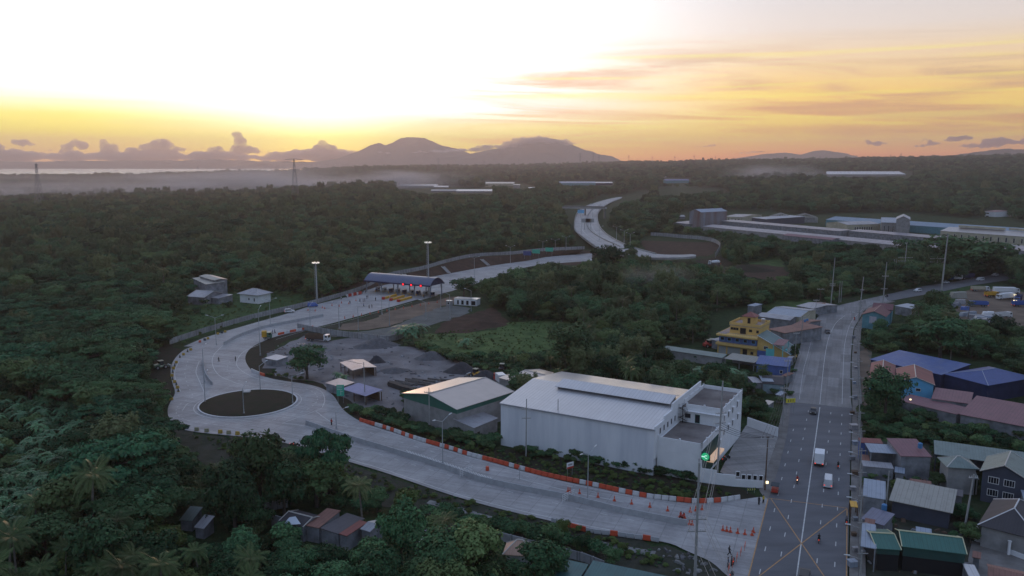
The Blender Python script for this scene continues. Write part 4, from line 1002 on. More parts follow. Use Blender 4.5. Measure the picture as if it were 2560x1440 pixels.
# ---- nearest trees as individuals, the mass beyond as one forest
LAND = [(622,1010,'the traffic island'),(430,1030,'the left edge of the roundabout'),(420,930,'the left outer curve'),(430,850,'the start of the long fence'),(510,700,'the tall farm building'),(628,730,'the white farm house'),(793,720,'the left floodlight mast'),(1000,700,'the toll canopy'),(1170,750,'the white cabin'),(1180,800,'the ploughed soil'),
 (1320,850,'the green field'),(1400,970,'the big white warehouse roof'),(1090,1000,'the green-banded warehouse'),(880,920,'the yard shelters'),(840,1200,'the umbrella-crowned tree'),(905,1300,'the tall coconut palm'),(760,1300,'the row of shacks'),(500,1310,'the lower left huts'),(1280,1370,'the cream hipped roof'),(1520,1420,'the sea-green roofs'),
 (1450,1330,'the lower barriers of the ramp'),(1200,1300,'the drain path'),(560,1150,'the ditch below the roundabout'),(120,1150,'the banana grove'),(80,1420,'the lower left corner'),(350,1420,'the lower left palm row'),(60,900,'the left edge halfway down'),(250,800,'the middle of the left hillside'),(60,700,'the upper left forest edge'),(250,950,'the hillside above the banana grove'),
 (1860,830,'the yellow house'),(1730,890,'the long low pen'),(1640,700,'the brownish smoke'),(1560,800,'the woods behind the bamboo clump'),(1350,720,'the woods above the field'),(1900,1040,'the parking lot wall'),(1890,970,'the annex roof deck'),(1720,1190,'the foot of the annex wall'),(1450,1150,'the white warehouse wall'),(2070,700,'the tall pale pole at the bend'),(1900,690,'the brown soil patch'),
 (2200,790,'the maroon roofed house'),(2300,850,'the worn blue hall roof'),(2460,860,'the dark blue hipped roof'),(2460,770,'the truck yard'),(2350,1070,'the big faded red hall'),(2200,1060,'the red and pink covered walk'),(2220,1190,'the pink roofed house'),(2400,1310,'the ribbed roof hall'),(2380,680,'the far end of the main road'),(2100,620,'the long factory shed'),(1700,640,'the curved pale fence'),(2540,1000,'the right edge')]
def where(bx, by, k): return 'near '+min(LAND, key=lambda l: (l[0]-bx)**2+((l[1]-by)*1.6)**2)[2]
NAMEW = {0: 'dark green leafy tree', 1: 'wide flat-topped tree', 2: 'pale feathery bamboo clump', 3: 'lighter green tree', 4: 'low round bush', 5: 'coconut palm', 6: 'banana plants'}
PLUR = {0: 'leafy trees', 1: 'flat-topped trees', 2: 'bamboo clumps', 3: 'light green trees', 4: 'round bushes', 5: 'coconut palms', 6: 'banana plants'}
LIMIT = {0: 150, 1: 70, 3: 30, 2: 60, 4: 285, 5: 80, 6: 230}
def in_frame(f): return -20 < f[7] < 2580 and f[8]-BASEH[KINDS_[f[3]]]*f[4]*FPX/f[9] < 1435
order = sorted(range(len(FOREST)), key=lambda i: FOREST[i][9]); cnt = {k: 0 for k in LIMIT}; rest = []
for i in order:
    f = FOREST[i]; k = int(f[3])
    if in_frame(f) and cnt[k] < LIMIT[k]:
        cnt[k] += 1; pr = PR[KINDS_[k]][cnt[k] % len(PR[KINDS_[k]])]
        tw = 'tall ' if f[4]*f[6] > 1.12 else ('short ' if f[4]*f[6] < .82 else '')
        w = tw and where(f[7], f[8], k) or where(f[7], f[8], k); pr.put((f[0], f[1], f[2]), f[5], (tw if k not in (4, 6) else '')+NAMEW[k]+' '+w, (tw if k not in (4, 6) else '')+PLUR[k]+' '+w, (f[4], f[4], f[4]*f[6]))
    else: rest.append(f)
print('PLANTS', len(FOREST), cnt, len(rest))
def forest_object(name, rows, label, offset=0.0):
    src = []; idx = []
    for k in KINDS_:
        for p in PR[k]:
            ch = [c for c in p.o.children if c.name.startswith(('crown', 'foliage', 'leaves'))][0]
            idx.append((k, len(src))); src.append(ch)
    first = {}; num = {}
    for k, i in idx: first.setdefault(k, i); num[k] = num.get(k, 0)+1
    me = bpy.data.meshes.new(name); n = len(rows); me.vertices.add(n)
    co = np.array([(f[0], f[1], f[2]+(7.6*f[4] if f[3] == 5 else 0)) for f in rows], np.float32); me.vertices.foreach_set('co', co.reshape(-1))
    a = me.attributes.new('which', 'INT', 'POINT'); a.data.foreach_set('value', np.array([first[KINDS_[int(f[3])]]+(j % num[KINDS_[int(f[3])]]) for j, f in enumerate(rows)], np.int32))
    a = me.attributes.new('turn', 'FLOAT', 'POINT'); a.data.foreach_set('value', np.array([f[5] for f in rows], np.float32))
    a = me.attributes.new('grow', 'FLOAT_VECTOR', 'POINT'); a.data.foreach_set('vector', np.array([(f[4], f[4], f[4]*f[6]) for f in rows], np.float32).reshape(-1))
    me.update(); o = bpy.data.objects.new(name, me); COL.objects.link(o); tag(o, kind='stuff', label=label)
    ng = bpy.data.node_groups.new(name, 'GeometryNodeTree'); ng.interface.new_socket('Geometry', in_out='INPUT', socket_type='NodeSocketGeometry'); ng.interface.new_socket('Geometry', in_out='OUTPUT', socket_type='NodeSocketGeometry')
    N = ng.nodes.new; L = ng.links.new; gi = N('NodeGroupInput'); go = N('NodeGroupOutput'); jn = N('GeometryNodeJoinGeometry')
    for s in reversed(src):
        oi = N('GeometryNodeObjectInfo'); oi.transform_space = 'ORIGINAL'; oi.inputs[0].default_value = s; oi.inputs['As Instance'].default_value = True
        L(oi.outputs['Geometry'], jn.inputs[0])
    ip = N('GeometryNodeInstanceOnPoints'); L(gi.outputs[0], ip.inputs['Points']); L(jn.outputs[0], ip.inputs['Instance']); ip.inputs['Pick Instance'].default_value = True
    def attr(nm, ty):
        q = N('GeometryNodeInputNamedAttribute'); q.data_type = ty; q.inputs[0].default_value = nm; return q.outputs[0]
    L(attr('which', 'INT'), ip.inputs['Instance Index'])
    cx = N('ShaderNodeCombineXYZ'); L(attr('turn', 'FLOAT'), cx.inputs[2]); er = N('FunctionNodeEulerToRotation'); L(cx.outputs[0], er.inputs[0]); L(er.outputs[0], ip.inputs['Rotation'])
    L(attr('grow', 'FLOAT_VECTOR'), ip.inputs['Scale']); L(ip.outputs[0], go.inputs[0])
    md = o.modifiers.new('scatter', 'NODES'); md.node_group = ng
    return o
trees_ = [f for f in rest if f[3] != 4]; low_ = [f for f in rest if f[3] == 4]
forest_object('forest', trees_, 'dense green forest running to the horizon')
rows = []
for poly, n in ((SPARSE[0], 550), ([(440,858),(380,850),(400,770),(520,725),(640,718),(740,722),(900,722),(796,756),(672,788),(560,820)], 900), ([(455,1085),(634,1100),(870,1165),(1065,1226),(1320,1296),(1640,1382),(1700,1440),(1400,1345),(1200,1300),(1000,1240),(600,1150)], 1300), ([(900,1066),(1040,1112),(1260,1172),(1500,1226),(1700,1252),(1860,1240),(1640,1196),(1260,1128),(1010,1085)], 900),
    ([(1030,862),(1180,905),(1260,950),(1440,960),(1440,900),(1200,885)], 700), ([(2152,1000),(2240,1010),(2640,1130),(2640,1165),(2152,1096)], 500), ([(650,940),(800,975),(850,1020),(830,985),(760,950),(690,930)], 200), ([(2152,760),(2160,880),(2400,830),(2400,720),(2240,790)], 300), ([(1480,622),(1360,640),(1600,660),(1760,668),(1760,648),(1600,630)], 250)):
    xs = [a for a, _ in poly]; ys = [b_ for _, b_ in poly]; gg = np.random.default_rng(int(xs[0])); a = gg.uniform(min(xs), max(xs), n*4); b_ = gg.uniform(min(ys), max(ys), n*4); m_ = pip_mask(a, b_, poly)
    for u_, v_ in list(zip(a[m_], b_[m_]))[:n]:
        if on_road(u_, v_): continue
        q = P(u_, v_, 0); rows.append((q.x, q.y, 0, 3 if poly is SPARSE[0] or rq.random() < .35 else 4, rq.uniform(.04, .13) if poly is SPARSE[0] else rq.uniform(.05, .22), rq.uniform(0, 6.28), rq.uniform(.5, 1.2)))
for i in range(160): t_, u_ = rq.uniform(0, 6.28), RI*.9*math.sqrt(rq.random()); rows.append((cen.x+math.cos(t_)*u_, cen.y+math.sin(t_)*u_, .45, 4, rq.uniform(.03, .1), t_, .7))
forest_object('scrub', rows, 'weeds and tufts growing on the verges and fields')
forest_object('undergrowth', low_, 'low shrubs and undergrowth between the trees')
# ------------------------------------------------------------------ buildings
WALLW = mat('wall_white', (0.80,0.81,0.82), rough=.85, var=.12, scale=.35, spec=.2, detail=9)
WALLG = mat('wall_block_grey', (0.34,0.335,0.33), rough=.95, col2=(0.22,0.22,0.215), scale=.4, spec=.1, detail=9)
WALLD = mat('wall_dirty', (0.30,0.31,0.33), rough=.95, col2=(0.13,0.14,0.15), scale=.45, spec=.1, detail=10)
WALLC = mat('wall_cream', (0.52,0.48,0.36), rough=.9, var=.3, scale=.2, spec=.1)
WALLY = mat('wall_yellow', (0.70,0.47,0.17), rough=.85, var=.18, scale=.4, spec=.15)
WALLT = mat('wall_turquoise', (0.16,0.62,0.62), rough=.85, var=.15, scale=.5, spec=.15)
WALLTE = mat('wall_teal', (0.14,0.33,0.38), rough=.9, var=.25, scale=.5, spec=.1)
WALLS = mat('wall_sky_blue', (0.15,0.46,0.72), rough=.85, var=.12, scale=.5, spec=.15)
WALLB = mat('wall_blue', (0.10,0.17,0.42), rough=.85, var=.25, scale=.5, spec=.15)
WALLN = mat('wall_navy', (0.035,0.045,0.10), rough=.9, var=.3, scale=.4, spec=.1)
WALLS2 = mat('wall_slate', (0.085,0.095,0.125), rough=.9, var=.2, scale=.4, spec=.1)
GREENB = mat('cladding_green', (0.03,0.15,0.11), rough=.6, var=.2, scale=.5)
DGREEN = mat('sheet_dark_green', (0.02,0.075,0.065), rough=.7, var=.25, scale=.4)
PANE = mat('window_pane', (0.018,0.022,0.03), rough=.12, spec=.6)
FRAMEW = mat('frame_white', (0.6,0.6,0.6), rough=.6)
DARK = mat('dark_interior', (0.012,0.013,0.015), rough=1)
WOOD = mat('old_wood', (0.14,0.09,0.06), rough=.95, var=.4, scale=1)
CFLOOR = mat('roof_deck_stained', (0.24,0.215,0.20), rough=.95, col2=(0.11,0.095,0.09), scale=.16, spec=.15, detail=10)
R_WHITE = sheet_mat('roof_white', (0.60,0.59,0.59), amount=.12, rough=.3, metal=.55, patch=.03, pitch=.9)
R_BEIGE = sheet_mat('roof_beige', (0.52,0.46,0.42), amount=.2, rough=.32, metal=.5, patch=.03)
R_GREY = sheet_mat('roof_grey', (0.36,0.36,0.38), rust=(0.17,0.12,0.10), amount=.5)
R_RUST = sheet_mat('roof_rust', (0.26,0.13,0.10), rust=(0.12,0.07,0.055), amount=.8, rough=.7, metal=.1)
R_RED = sheet_mat('roof_red', (0.26,0.085,0.07), rust=(0.18,0.09,0.08), amount=.5, rough=.6, metal=.1)
R_PINK = sheet_mat('roof_faded_red', (0.24,0.115,0.125), rust=(0.15,0.09,0.09), amount=.7, rough=.6, metal=.1, patch=.06)
R_MAROON = sheet_mat('roof_maroon', (0.13,0.035,0.045), amount=.4, rough=.6, metal=.1)
R_BLUE = sheet_mat('roof_blue', (0.06,0.11,0.29), rust=(0.15,0.18,0.28), amount=.8, rough=.5, metal=.15, patch=.06)
R_DBLUE = sheet_mat('roof_dark_blue', (0.045,0.08,0.24), amount=.4, rough=.5, metal=.1, patch=.03)
R_PALE = sheet_mat('roof_pale_blue', (0.30,0.35,0.42), amount=.45, rough=.45, metal=.3, patch=.05)
R_GREEN = sheet_mat('roof_green', (0.04,0.14,0.11), amount=.4, rough=.5, metal=.1, patch=.03, pitch=.7)
R_SAGE = sheet_mat('roof_sage', (0.18,0.23,0.21), rust=(0.10,0.13,0.12), amount=.7, rough=.5, metal=.2, patch=.04, pitch=.6)
R_CREAM = sheet_mat('roof_cream_ribbed', (0.33,0.32,0.28), amount=.4, rough=.6, metal=.1, patch=.03, pitch=.9)
R_DARK = sheet_mat('roof_dark_tile', (0.055,0.05,0.055), amount=.3, rough=.7, metal=.0, pitch=.5)
R_SLATE = sheet_mat('roof_slate', (0.115,0.105,0.11), amount=.3, rough=.7, metal=.0, pitch=.4)
R_TILE = sheet_mat('roof_orange_tile', (0.52,0.33,0.24), amount=.2, rough=.7, metal=0, pitch=.4)
R_FBLUE = sheet_mat('roof_factory_blue', (0.16,0.26,0.36), amount=.4, rust=(0.25,0.26,0.3), patch=.08)
R_FACT = sheet_mat('roof_factory', (0.37,0.34,0.36), rust=(0.20,0.13,0.12), amount=.7, patch=.16)
TRIM = mat('roof_trim', (0.55,0.52,0.47), rough=.6, var=.2, scale=1)

def loc_frame(A, B):
    th = math.atan2(B.y-A.y, B.x-A.x); e = Vector((math.cos(th), math.sin(th), 0)); n = Vector((-e.y, e.x, 0)); return th, e, n
def slab4(mb, a, b, c, d, th=.12):
    """roof slope with thickness, ribs run from eave (a-b) up to ridge (d-c)"""
    a, b, c, d = map(Vector, (a, b, c, d)); w = (b-a).length; h = (d-a).length; t = Vector((0, 0, -th))
    s = (d-a).dot((b-a).normalized()); s2 = (c-a).dot((b-a).normalized())
    mb.add([a, b, c, d], [(0,1,2,3)], [((0,0), (w,0), (s2,h), (s,h))])
    mb.add([a+t, b+t, c+t, d+t, a, b, c, d], [(3,2,1,0), (0,1,5,4), (1,2,6,5), (2,3,7,6), (3,0,4,7)])
def slab3(mb, a, b, c, th=.12):
    a, b, c = map(Vector, (a, b, c)); w = (b-a).length; u = (b-a).normalized(); s = (c-a).dot(u); h = ((c-a)-u*s).length; t = Vector((0,0,-th))
    mb.add([a, b, c], [(0,1,2)], [((0,0), (w,0), (s,h))]); mb.add([a+t, b+t, c+t, a, b, c], [(2,1,0), (0,1,4,3), (1,2,5,4), (2,0,3,5)])
WINM = {}
def window(root, face, u, z, w, h, W, D, frame=FRAMEW, fz=.08, pane=PANE, nm='window', off=0.0, bars=0):
    key = (round(w, 2), round(h, 2), frame.name, pane.name, bars)
    if key not in WINM:
        f = MB(); t = min(.12, w*.12)
        f.box((0,0,h/2-t/2), (w,.10,t)); f.box((0,0,-h/2+t/2), (w,.10,t)); f.box((-w/2+t/2,0,0), (t,.10,h-2*t)); f.box((w/2-t/2,0,0), (t,.10,h-2*t))
        for k in range(bars): f.box((-w/2+w*(k+1)/(bars+1),0,0), (.06,.08,h-2*t))
        p = MB(); p.box((0,.01,0), (w-2*t,.05,h-2*t)); WINM[key] = (f.mesh(nm, frame), p.mesh('pane', pane))
    fm, pm = WINM[key]
    o = bpy.data.objects.new(nm, fm); COL.objects.link(o); o.parent = root
    q = {'f': ((u, -.03-off, z), 0), 'b': ((u, D+.03+off, z), math.pi), 'r': ((W+.03+off, u, z), math.pi/2), 'l': ((-.03-off, u, z), -math.pi/2)}[face]
    o.location = q[0]; o.rotation_euler = (0, 0, q[1])
    p = bpy.data.objects.new('pane', pm); COL.objects.link(p); p.parent = o
    return o
def house(name, cat, label, A, B, C, h, wall, roof, kind='gx', rise=1.5, over=.5, wins=(), h2=None, base=None, drop=0.0, group=None, open_=False, trim=None, z0=0.0, depth=None, band=None):
    """A,B,C: eave corners (near-left, near-right, far-right) as seen in the photo, h: eave height"""
    a, b, c = P(*A, h+z0), P(*B, h+z0), (P(*C, h+z0) if C else None); th, e, n = loc_frame(a, b); W = (b-a).length; D = depth or abs((c-b).dot(n))
    root = empty(name, label, cat, (a.x, a.y, z0), th, group); o = over; w0, w1, d0, d1 = o, W-o, o, D-o
    hh = h-.13
    wm = MB()
    sx = [(w0, -.4), (w1, -.4)]
    if open_:
        nx = max(2, int(W/4)+1); ny = max(2, int(D/5)+1)
        for i in range(nx):
            for j in range(ny):
                if 0 < i < nx-1 and 0 < j < ny-1: continue
                pb = MB(); pb.box((w0+(w1-w0)*i/(nx-1), d0+(d1-d0)*j/(ny-1), (hh-.4)/2), (.22,.22,hh+.4-.02)); pb.build('post', wall, root)
        if open_ == 'back':
            wm.box(((w0+w1)/2, d1-.45, hh/2-.2), (w1-w0-.6, .15, hh)); wm.build('back_wall', wall, root)
    else:
        if kind == 'gx':
            pr = [(d0,-.5), (d1,-.5), (d1,hh), ((d0+d1)/2,hh+rise*(1-2*o/D)), (d0,hh)]
            vs = [(w0, y, z) for y, z in pr]+[(w1, y, z) for y, z in pr]; k = len(pr)
        elif kind == 'gy':
            pr = [(w0,-.5), (w0,hh), ((w0+w1)/2,hh+rise*(1-2*o/W)), (w1,hh), (w1,-.5)]
            vs = [(x, d0, z) for x, z in pr]+[(x, d1, z) for x, z in pr]; k = len(pr)
        elif kind == 'shed':
            t = (h2-h)/D; pr = [(d0,-.5), (d1,-.5), (d1,hh+t*d1), (d0,hh+t*d0)]
            vs = [(w0, y, z) for y, z in pr]+[(w1, y, z) for y, z in pr]; k = 4
        else:
            pr = [(d0,-.5), (d1,-.5), (d1,hh), (d0,hh)]; vs = [(w0, y, z) for y, z in pr]+[(w1, y, z) for y, z in pr]; k = 4
        fs = [tuple(reversed(range(k))), tuple(range(k, 2*k))]+[(i, (i+1) % k, k+(i+1) % k, k+i) for i in range(k)]
        wm.add(vs, fs).build('wall', wall, root)
        if band:
            bm_, bh = band; bb = MB(); zc = hh-bh/2
            bb.box(((w0+w1)/2, d0-.03, zc), (w1-w0+.12, .06, bh)); bb.box((w1+.03, (d0+d1)/2, zc), (.06, d1-d0, bh)); bb.box((w0-.03, (d0+d1)/2, zc), (.06, d1-d0, bh))
            if kind == 'gy': bb.add([(w0, d0-.05, hh), (w1, d0-.05, hh), ((w0+w1)/2, d0-.05, hh+rise*.93)], [(0,1,2)])
            bb.build('wall_band', bm_, root)
    r = MB()
    if kind == 'gx': slab4(r, (0,0,h), (W,0,h), (W,D/2,h+rise), (0,D/2,h+rise)); slab4(r, (W,D,h), (0,D,h), (0,D/2,h+rise), (W,D/2,h+rise)); rl = ((0,D/2,h+rise+.02), (W,D/2,h+rise+.02))
    elif kind == 'gy': slab4(r, (0,D,h), (0,0,h), (W/2,0,h+rise), (W/2,D,h+rise)); slab4(r, (W,0,h), (W,D,h), (W/2,D,h+rise), (W/2,0,h+rise)); rl = ((W/2,0,h+rise+.02), (W/2,D,h+rise+.02))
    elif kind == 'shed': slab4(r, (0,0,h), (W,0,h), (W,D,h2), (0,D,h2)); rl = None
    elif kind == 'hip':
        if W >= D: p, q = (D/2, D/2, h+rise), (W-D/2, D/2, h+rise)
        else: p, q = (W/2, W/2, h+rise), (W/2, D-W/2, h+rise)
        if W >= D: slab4(r, (0,0,h), (W,0,h), q, p); slab4(r, (W,D,h), (0,D,h), p, q); slab3(r, (W,0,h), (W,D,h), q); slab3(r, (0,D,h), (0,0,h), p)
        else: slab4(r, (W,0,h), (W,D,h), q, p); slab4(r, (0,D,h), (0,0,h), p, q); slab3(r, (0,0,h), (W,0,h), p); slab3(r, (W,D,h), (0,D,h), q)
        rl = (p, q)
    rf = r.build('roof', roof, root)
    if trim:
        t = MB()
        if rl: t.tube(Vector(rl[0])+Vector((0,0,.03)), Vector(rl[1])+Vector((0,0,.03)), .14, n=5)
        if kind == 'gy':
            for y in (0, D): t.tube((0,y,h), (W/2,y,h+rise), .10, n=4); t.tube((W,y,h), (W/2,y,h+rise), .10, n=4)
        elif kind == 'gx':
            for x in (0, W): t.tube((x,0,h), (x,D/2,h+rise), .10, n=4); t.tube((x,D,h), (x,D/2,h+rise), .10, n=4)
        elif kind == 'hip':
            for cx, cy, pp in ((0,0,rl[0]), (W,0,rl[1] if W >= D else rl[0]), (W,D,rl[1]), (0,D,rl[0] if W >= D else rl[1])): t.tube((cx,cy,h), pp, .12, n=4)
        t.build('ridge_cap', trim, rf)
    for wd in wins:
        f, u, z, w, hh2 = wd[:5]; kw = wd[5] if len(wd) > 5 else {}
        inset = -over
        window(root, f, u*(W if f in 'fb' else D), z, w, hh2, W, D, off=inset, **kw)
    return root, W, D
DOOR = dict(nm='door', frame=WOOD, pane=DARK)

# --- big white warehouse with its two-level annex
A_, B_ = P(1252,1007,11), P(1636,1073,11); th, e_, n_ = loc_frame(A_, B_); W1 = (B_-A_).length; D1 = 34.5
wh = empty('warehouse', 'big white warehouse with wide ribbed roof and long ridge vent', 'warehouse', (A_.x, A_.y, 0), th)
mb = MB(); pr = [(0,-.6), (D1,-.6), (D1,10.9), (D1/2,12.95), (0,10.9)]; vs = [(0.0, y, z) for y, z in pr]+[(W1, y, z) for y, z in pr]
mb.add(vs, [(4,3,2,1,0), (5,6,7,8,9)]+[(i, (i+1) % 5, 5+(i+1) % 5, 5+i) for i in range(5)]); wl_ = mb.build('wall', mat('cladding_white', (0.78,0.80,0.83), rough=.5, col2=(0.60,0.63,0.68), scale=.35, stretch=(0,(1,1,.12)), detail=9, spec=.3), wh)
r = MB(); slab4(r, (-.25,-.3,11), (W1+.0,-.3,11), (W1,D1/2,13.15), (-.25,D1/2,13.15)); slab4(r, (W1,D1+.3,11), (-.25,D1+.3,11), (-.25,D1/2,13.15), (W1,D1/2,13.15)); rf = r.build('roof', R_WHITE, wh)
mb = MB(); mb.box((W1/2, -.38, 10.85), (W1+.3, .16, .22)); mb.build('gutter', mat('gutter_grey', (0.25,0.26,0.28), rough=.6), wh)
mb = MB(); x0, x1 = 9.0, W1-1.2; yb = D1/2-3.6   # raised ridge vent
mb.add([(x0,yb,12.6), (x1,yb,12.6), (x1,yb,13.35), (x0,yb,13.35), (x0,D1/2+1.0,12.8), (x1,D1/2+1.0,12.8), (x1,D1/2+1.0,14.0), (x0,D1/2+1.0,14.0)], [(0,1,2,3), (1,5,6,2), (4,0,3,7), (5,4,7,6)])
mb.build('vent_wall', mat('louvre_dark', (0.10,0.105,0.12), rough=.7), rf)
mb = MB(); slab4(mb, (x0-.4,yb-.8,13.3), (x1+.4,yb-.8,13.3), (x1+.4,D1/2+.3,14.25), (x0-.4,D1/2+.3,14.25)); slab4(mb, (x1+.4,D1/2+2.6,13.6), (x0-.4,D1/2+2.6,13.6), (x0-.4,D1/2+.3,14.25), (x1+.4,D1/2+.3,14.25)); mb.build('ridge_vent', R_WHITE, rf)
mb = MB()   # stepped parapet on the gable against the annex
for y0, y1, zt in ((0,6,11.6), (6,11.5,12.4), (11.5,D1,13.9)): mb.box((W1+.15, (y0+y1)/2, zt/2+2), (.3, y1-y0-.01, zt-4))
mb.build('parapet', WALLW, wh)
for k in range(5): window(wh, 'r', 3.0+2.6*k, 9.8, 1.0, 1.5, W1+.3, D1)
an = empty('office_annex', 'white flat-roofed annex with open terrace, roof deck and square windows', 'building', (A_.x+e_.x*(W1+.3), A_.y+e_.y*(W1+.3), 0), th)
AW = 10.2; Y0, Y1, Y2 = 1.6, 17.5, 36.5
mb = MB(); mb.box((AW/2, (Y0+Y1)/2, 3.75), (AW, Y1-Y0, 8.5)); mb.build('wall', WALLW, an)
mb = MB(); mb.box((AW/2, (Y1+Y2)/2+.01, 5.5), (AW, Y2-Y1, 12.0)); mb.build('wall', WALLW, an)
mb = MB(); mb.box((AW/2, (Y0+Y1)/2, 8.03), (AW-.5, Y1-Y0-.5, .06)); mb.build('terrace_floor', CFLOOR, an)
mb = MB(); mb.box((AW/2, (Y1+Y2)/2, 11.53), (AW-.5, Y2-Y1-.5, .06)); mb.build('roof_deck', CFLOOR, an)
def parapet(pts, z, h, name='parapet', t=.2, piers=3.4):
    mb = MB()
    for (xa, ya), (xb, yb) in zip(pts, pts[1:]):
        mb.box(((xa+xb)/2, (ya+yb)/2, z+h/2), (abs(xb-xa)+t if xb != xa else t, abs(yb-ya)+t if ya != yb else t, h))
        L = math.hypot(xb-xa, yb-ya); k = max(1, int(L/piers))
        for i in range(k+1): mb.box((xa+(xb-xa)*i/k, ya+(yb-ya)*i/k, z+h/2+.15), (.36,.36,h+.35))
    return mb.build(name, WALLW, an)
parapet([(.1,Y0+.1), (AW-.1,Y0+.1), (AW-.1,Y1-.1)], 8.0, .9); parapet([(1.6,Y1+.15), (AW-.1,Y1+.15), (AW-.1,Y2-.1), (.1,Y2-.1), (.1,Y1+3)], 11.5, 1.0)
mb = MB(); mb.box((AW/2+.8, Y1-.35, 10.9), (AW-1.6, .7, .12)); mb.build('canopy', WALLW, an)
window(an, 'f', 1.9, 9.6, 1.6, 1.3, AW, 0, off=-Y1-.02); window(an, 'f', 4.3, 9.15, 1.2, 2.1, AW, 0, off=-Y1-.02, nm='door', frame=GREENB)
for y, z in ((19.6,9.6), (23.4,9.6), (27.2,9.6), (31.6,9.9), (19.6,6.2), (23.6,6.2), (27.6,6.2), (32.6,6.4), (16.2,4.6)):
    window(an, 'r', y, z, 1.0, 1.5, AW, 0)
    mb = MB(); mb.box((AW+.25, y, z+.95), (.5, 1.4, .1)); mb.build('sunshade', WALLW, an)
mb = MB()    # spiral stair in the corner of terrace and warehouse
mb.tube((1.0,Y1-1.2,8.0), (1.0,Y1-1.2,12.9), .09, n=6)
for k in range(22):
    a = k*.55; z = 8.2+k*.2; mb.add([(1.0,Y1-1.2,z), (1.0+math.cos(a)*1.1,Y1-1.2+math.sin(a)*1.1,z), (1.0+math.cos(a+.5)*1.1,Y1-1.2+math.sin(a+.5)*1.1,z)], [(0,1,2)])
    mb.tube((1.0+math.cos(a)*1.1,Y1-1.2+math.sin(a)*1.1,z), (1.0+math.cos(a)*1.1,Y1-1.2+math.sin(a)*1.1,z+.9), .025, n=4)
mb.build('spiral_staircase', DARK, an)
mb = MB()   # green glazed shop front with awning
mb.box((AW+.04, 8.5, 4.0), (.08, 12.5, 6.6)); mb.build('shopfront', DGREEN, an)
mb = MB(); mb.box((AW+.9, 9.8, 3.9), (1.5, 9.0, .55)); s_ = mb.build('lit_fascia', mat('fascia_lit', (0.7,0.55,0.4), rough=.6, emis=(1.0,0.62,0.38), estr=.35), an)
def on_wh(x, y, z=0.0): return Vector((A_.x+e_.x*x+n_.x*y, A_.y+e_.y*x+n_.y*y, z))
sg = empty('round_sign', 'glowing round green sign on a bracket at the annex corner', 'sign', on_wh(W1+AW+1.3, .9, 6.4), th)
mb = MB(); mb.tube((0,-.12,0), (0,.12,0), .85, n=24); mb.build('disc', mat('sign_green', (0.03,0.35,0.15), rough=.4, emis=(0.02,0.75,0.30), estr=.4), sg)
mb = MB(); mb.box((-.35,-.14,0), (.9,.04,.22), 0); mb.box((.15,-.14,.3), (.5,.04,.16)); mb.box((.2,-.14,-.3), (.45,.04,.14)); mb.build('emblem', mat('sign_white', (0.8,0.9,0.85), rough=.4, emis=(0.5,1,0.8), estr=.8), sg)
mb = MB(); mb.box((0,.35,0), (1.9,.4,1.9)); mb.build('backing_box', DGREEN, sg)
mb = MB()   # yard wall
for (xa, ya), (xb, yb), z in (((W1+AW,1.7), (W1+AW+3.6,2.2), 3.3), ((W1+AW+3.6,2.2), (W1+AW+7.5,3.2), 2.6), ((W1+AW+7.5,3.2), (W1+AW+13,5.3), 1.7)):
    a, b = on_wh(xa, ya), on_wh(xb, yb); wall_strip([a, b], .25, z, mb)
tag(mb.build('boundary_wall', WALLW), 'stepped white boundary wall at the corner of the annex and the toll road', 'wall')
for k in range(5):
    c = on_wh(W1+AW+7.9+k*1.15, 3.4+k*.42, 2.3); mb = MB(); mb.box((0,0,.55), (.9,.2,.12)); mb.box((0,0,-.55), (.9,.2,.12)); mb.box((-.4,0,0), (.1,.2,1.0)); mb.box((.4,0,0), (.1,.2,1.0)); o = mb.build('wall_panel', WALLW)
    o.location = (c.x, c.y, 2.3 if k else 2.9); o.rotation_euler = (0, 0, th+.36); tag(o, ['tall white-framed dark panel at the step of the boundary wall','first white-framed dark panel right of the tall one on the boundary wall','second white-framed dark panel right of the tall one on the boundary wall','second-last white-framed dark panel on the boundary wall','last white-framed dark panel on the boundary wall, nearest the main road'][k], 'wall panel', 'framed panels on the boundary wall')
    p_ = MB(); p_.box((0,.02,0), (.7,.08,1.0)); p_.build('panel', DARK, o)
mb = MB(); wall_strip([P(1868,1066,0), P(1944,1093,0)], .25, 2.6, mb); tag(mb.build('boundary_wall', WALLW), 'plain white boundary wall between the parking lot and the roadside trees', 'wall')
mb = MB(); mb.tube((0,0,0), (0,0,.9), 1.9, 1.0, 9); mb.tube((0,0,.9), (0,0,1.15), 1.0, .3, 9); o = mb.build('covered_heap', mat('tarp_olive', (0.33,0.30,0.20), rough=.9, var=.3, scale=1, bump=.5)); q = P(1757,1196); o.location = (q.x, q.y, 0); tag(o, 'heap under an olive tarpaulin at the foot of the white yard wall', 'tarpaulin')

# --- second warehouse (green band) and its lean-to
g2, gW, gD = house('warehouse', 'warehouse', 'grey block warehouse with a green band under its beige gable roof', (1003,983), (1142,1024), (1279,977), 7.4, WALLG, R_BEIGE, 'gy', rise=2.0, over=.5, band=(GREENB, 1.25), trim=TRIM)
house('lean_to_shed', 'shed', 'low grey lean-to with a pale sloping roof beside the green-banded warehouse', (1185,1070), (1246,1045), (1251,1010), 3.6, WALLG, R_GREY, 'shed', h2=4.6, over=.2, wins=[('f', .2, 1.6, 1.0, .9, dict(frame=WOOD))])
house('store_building', 'building', 'low building with blue trim between the two warehouses', (1273,943), (1345,962), (1405,936), 5.0, WALLG, R_BEIGE, 'gx', rise=1.0, band=(WALLN, .5), trim=TRIM)
house('store_building', 'building', 'small beige roofed block left of the blue trimmed building', (1246,944), (1272,951), (1290,941), 4.2, WALLG, R_BEIGE, 'shed', h2=4.6, over=.2)

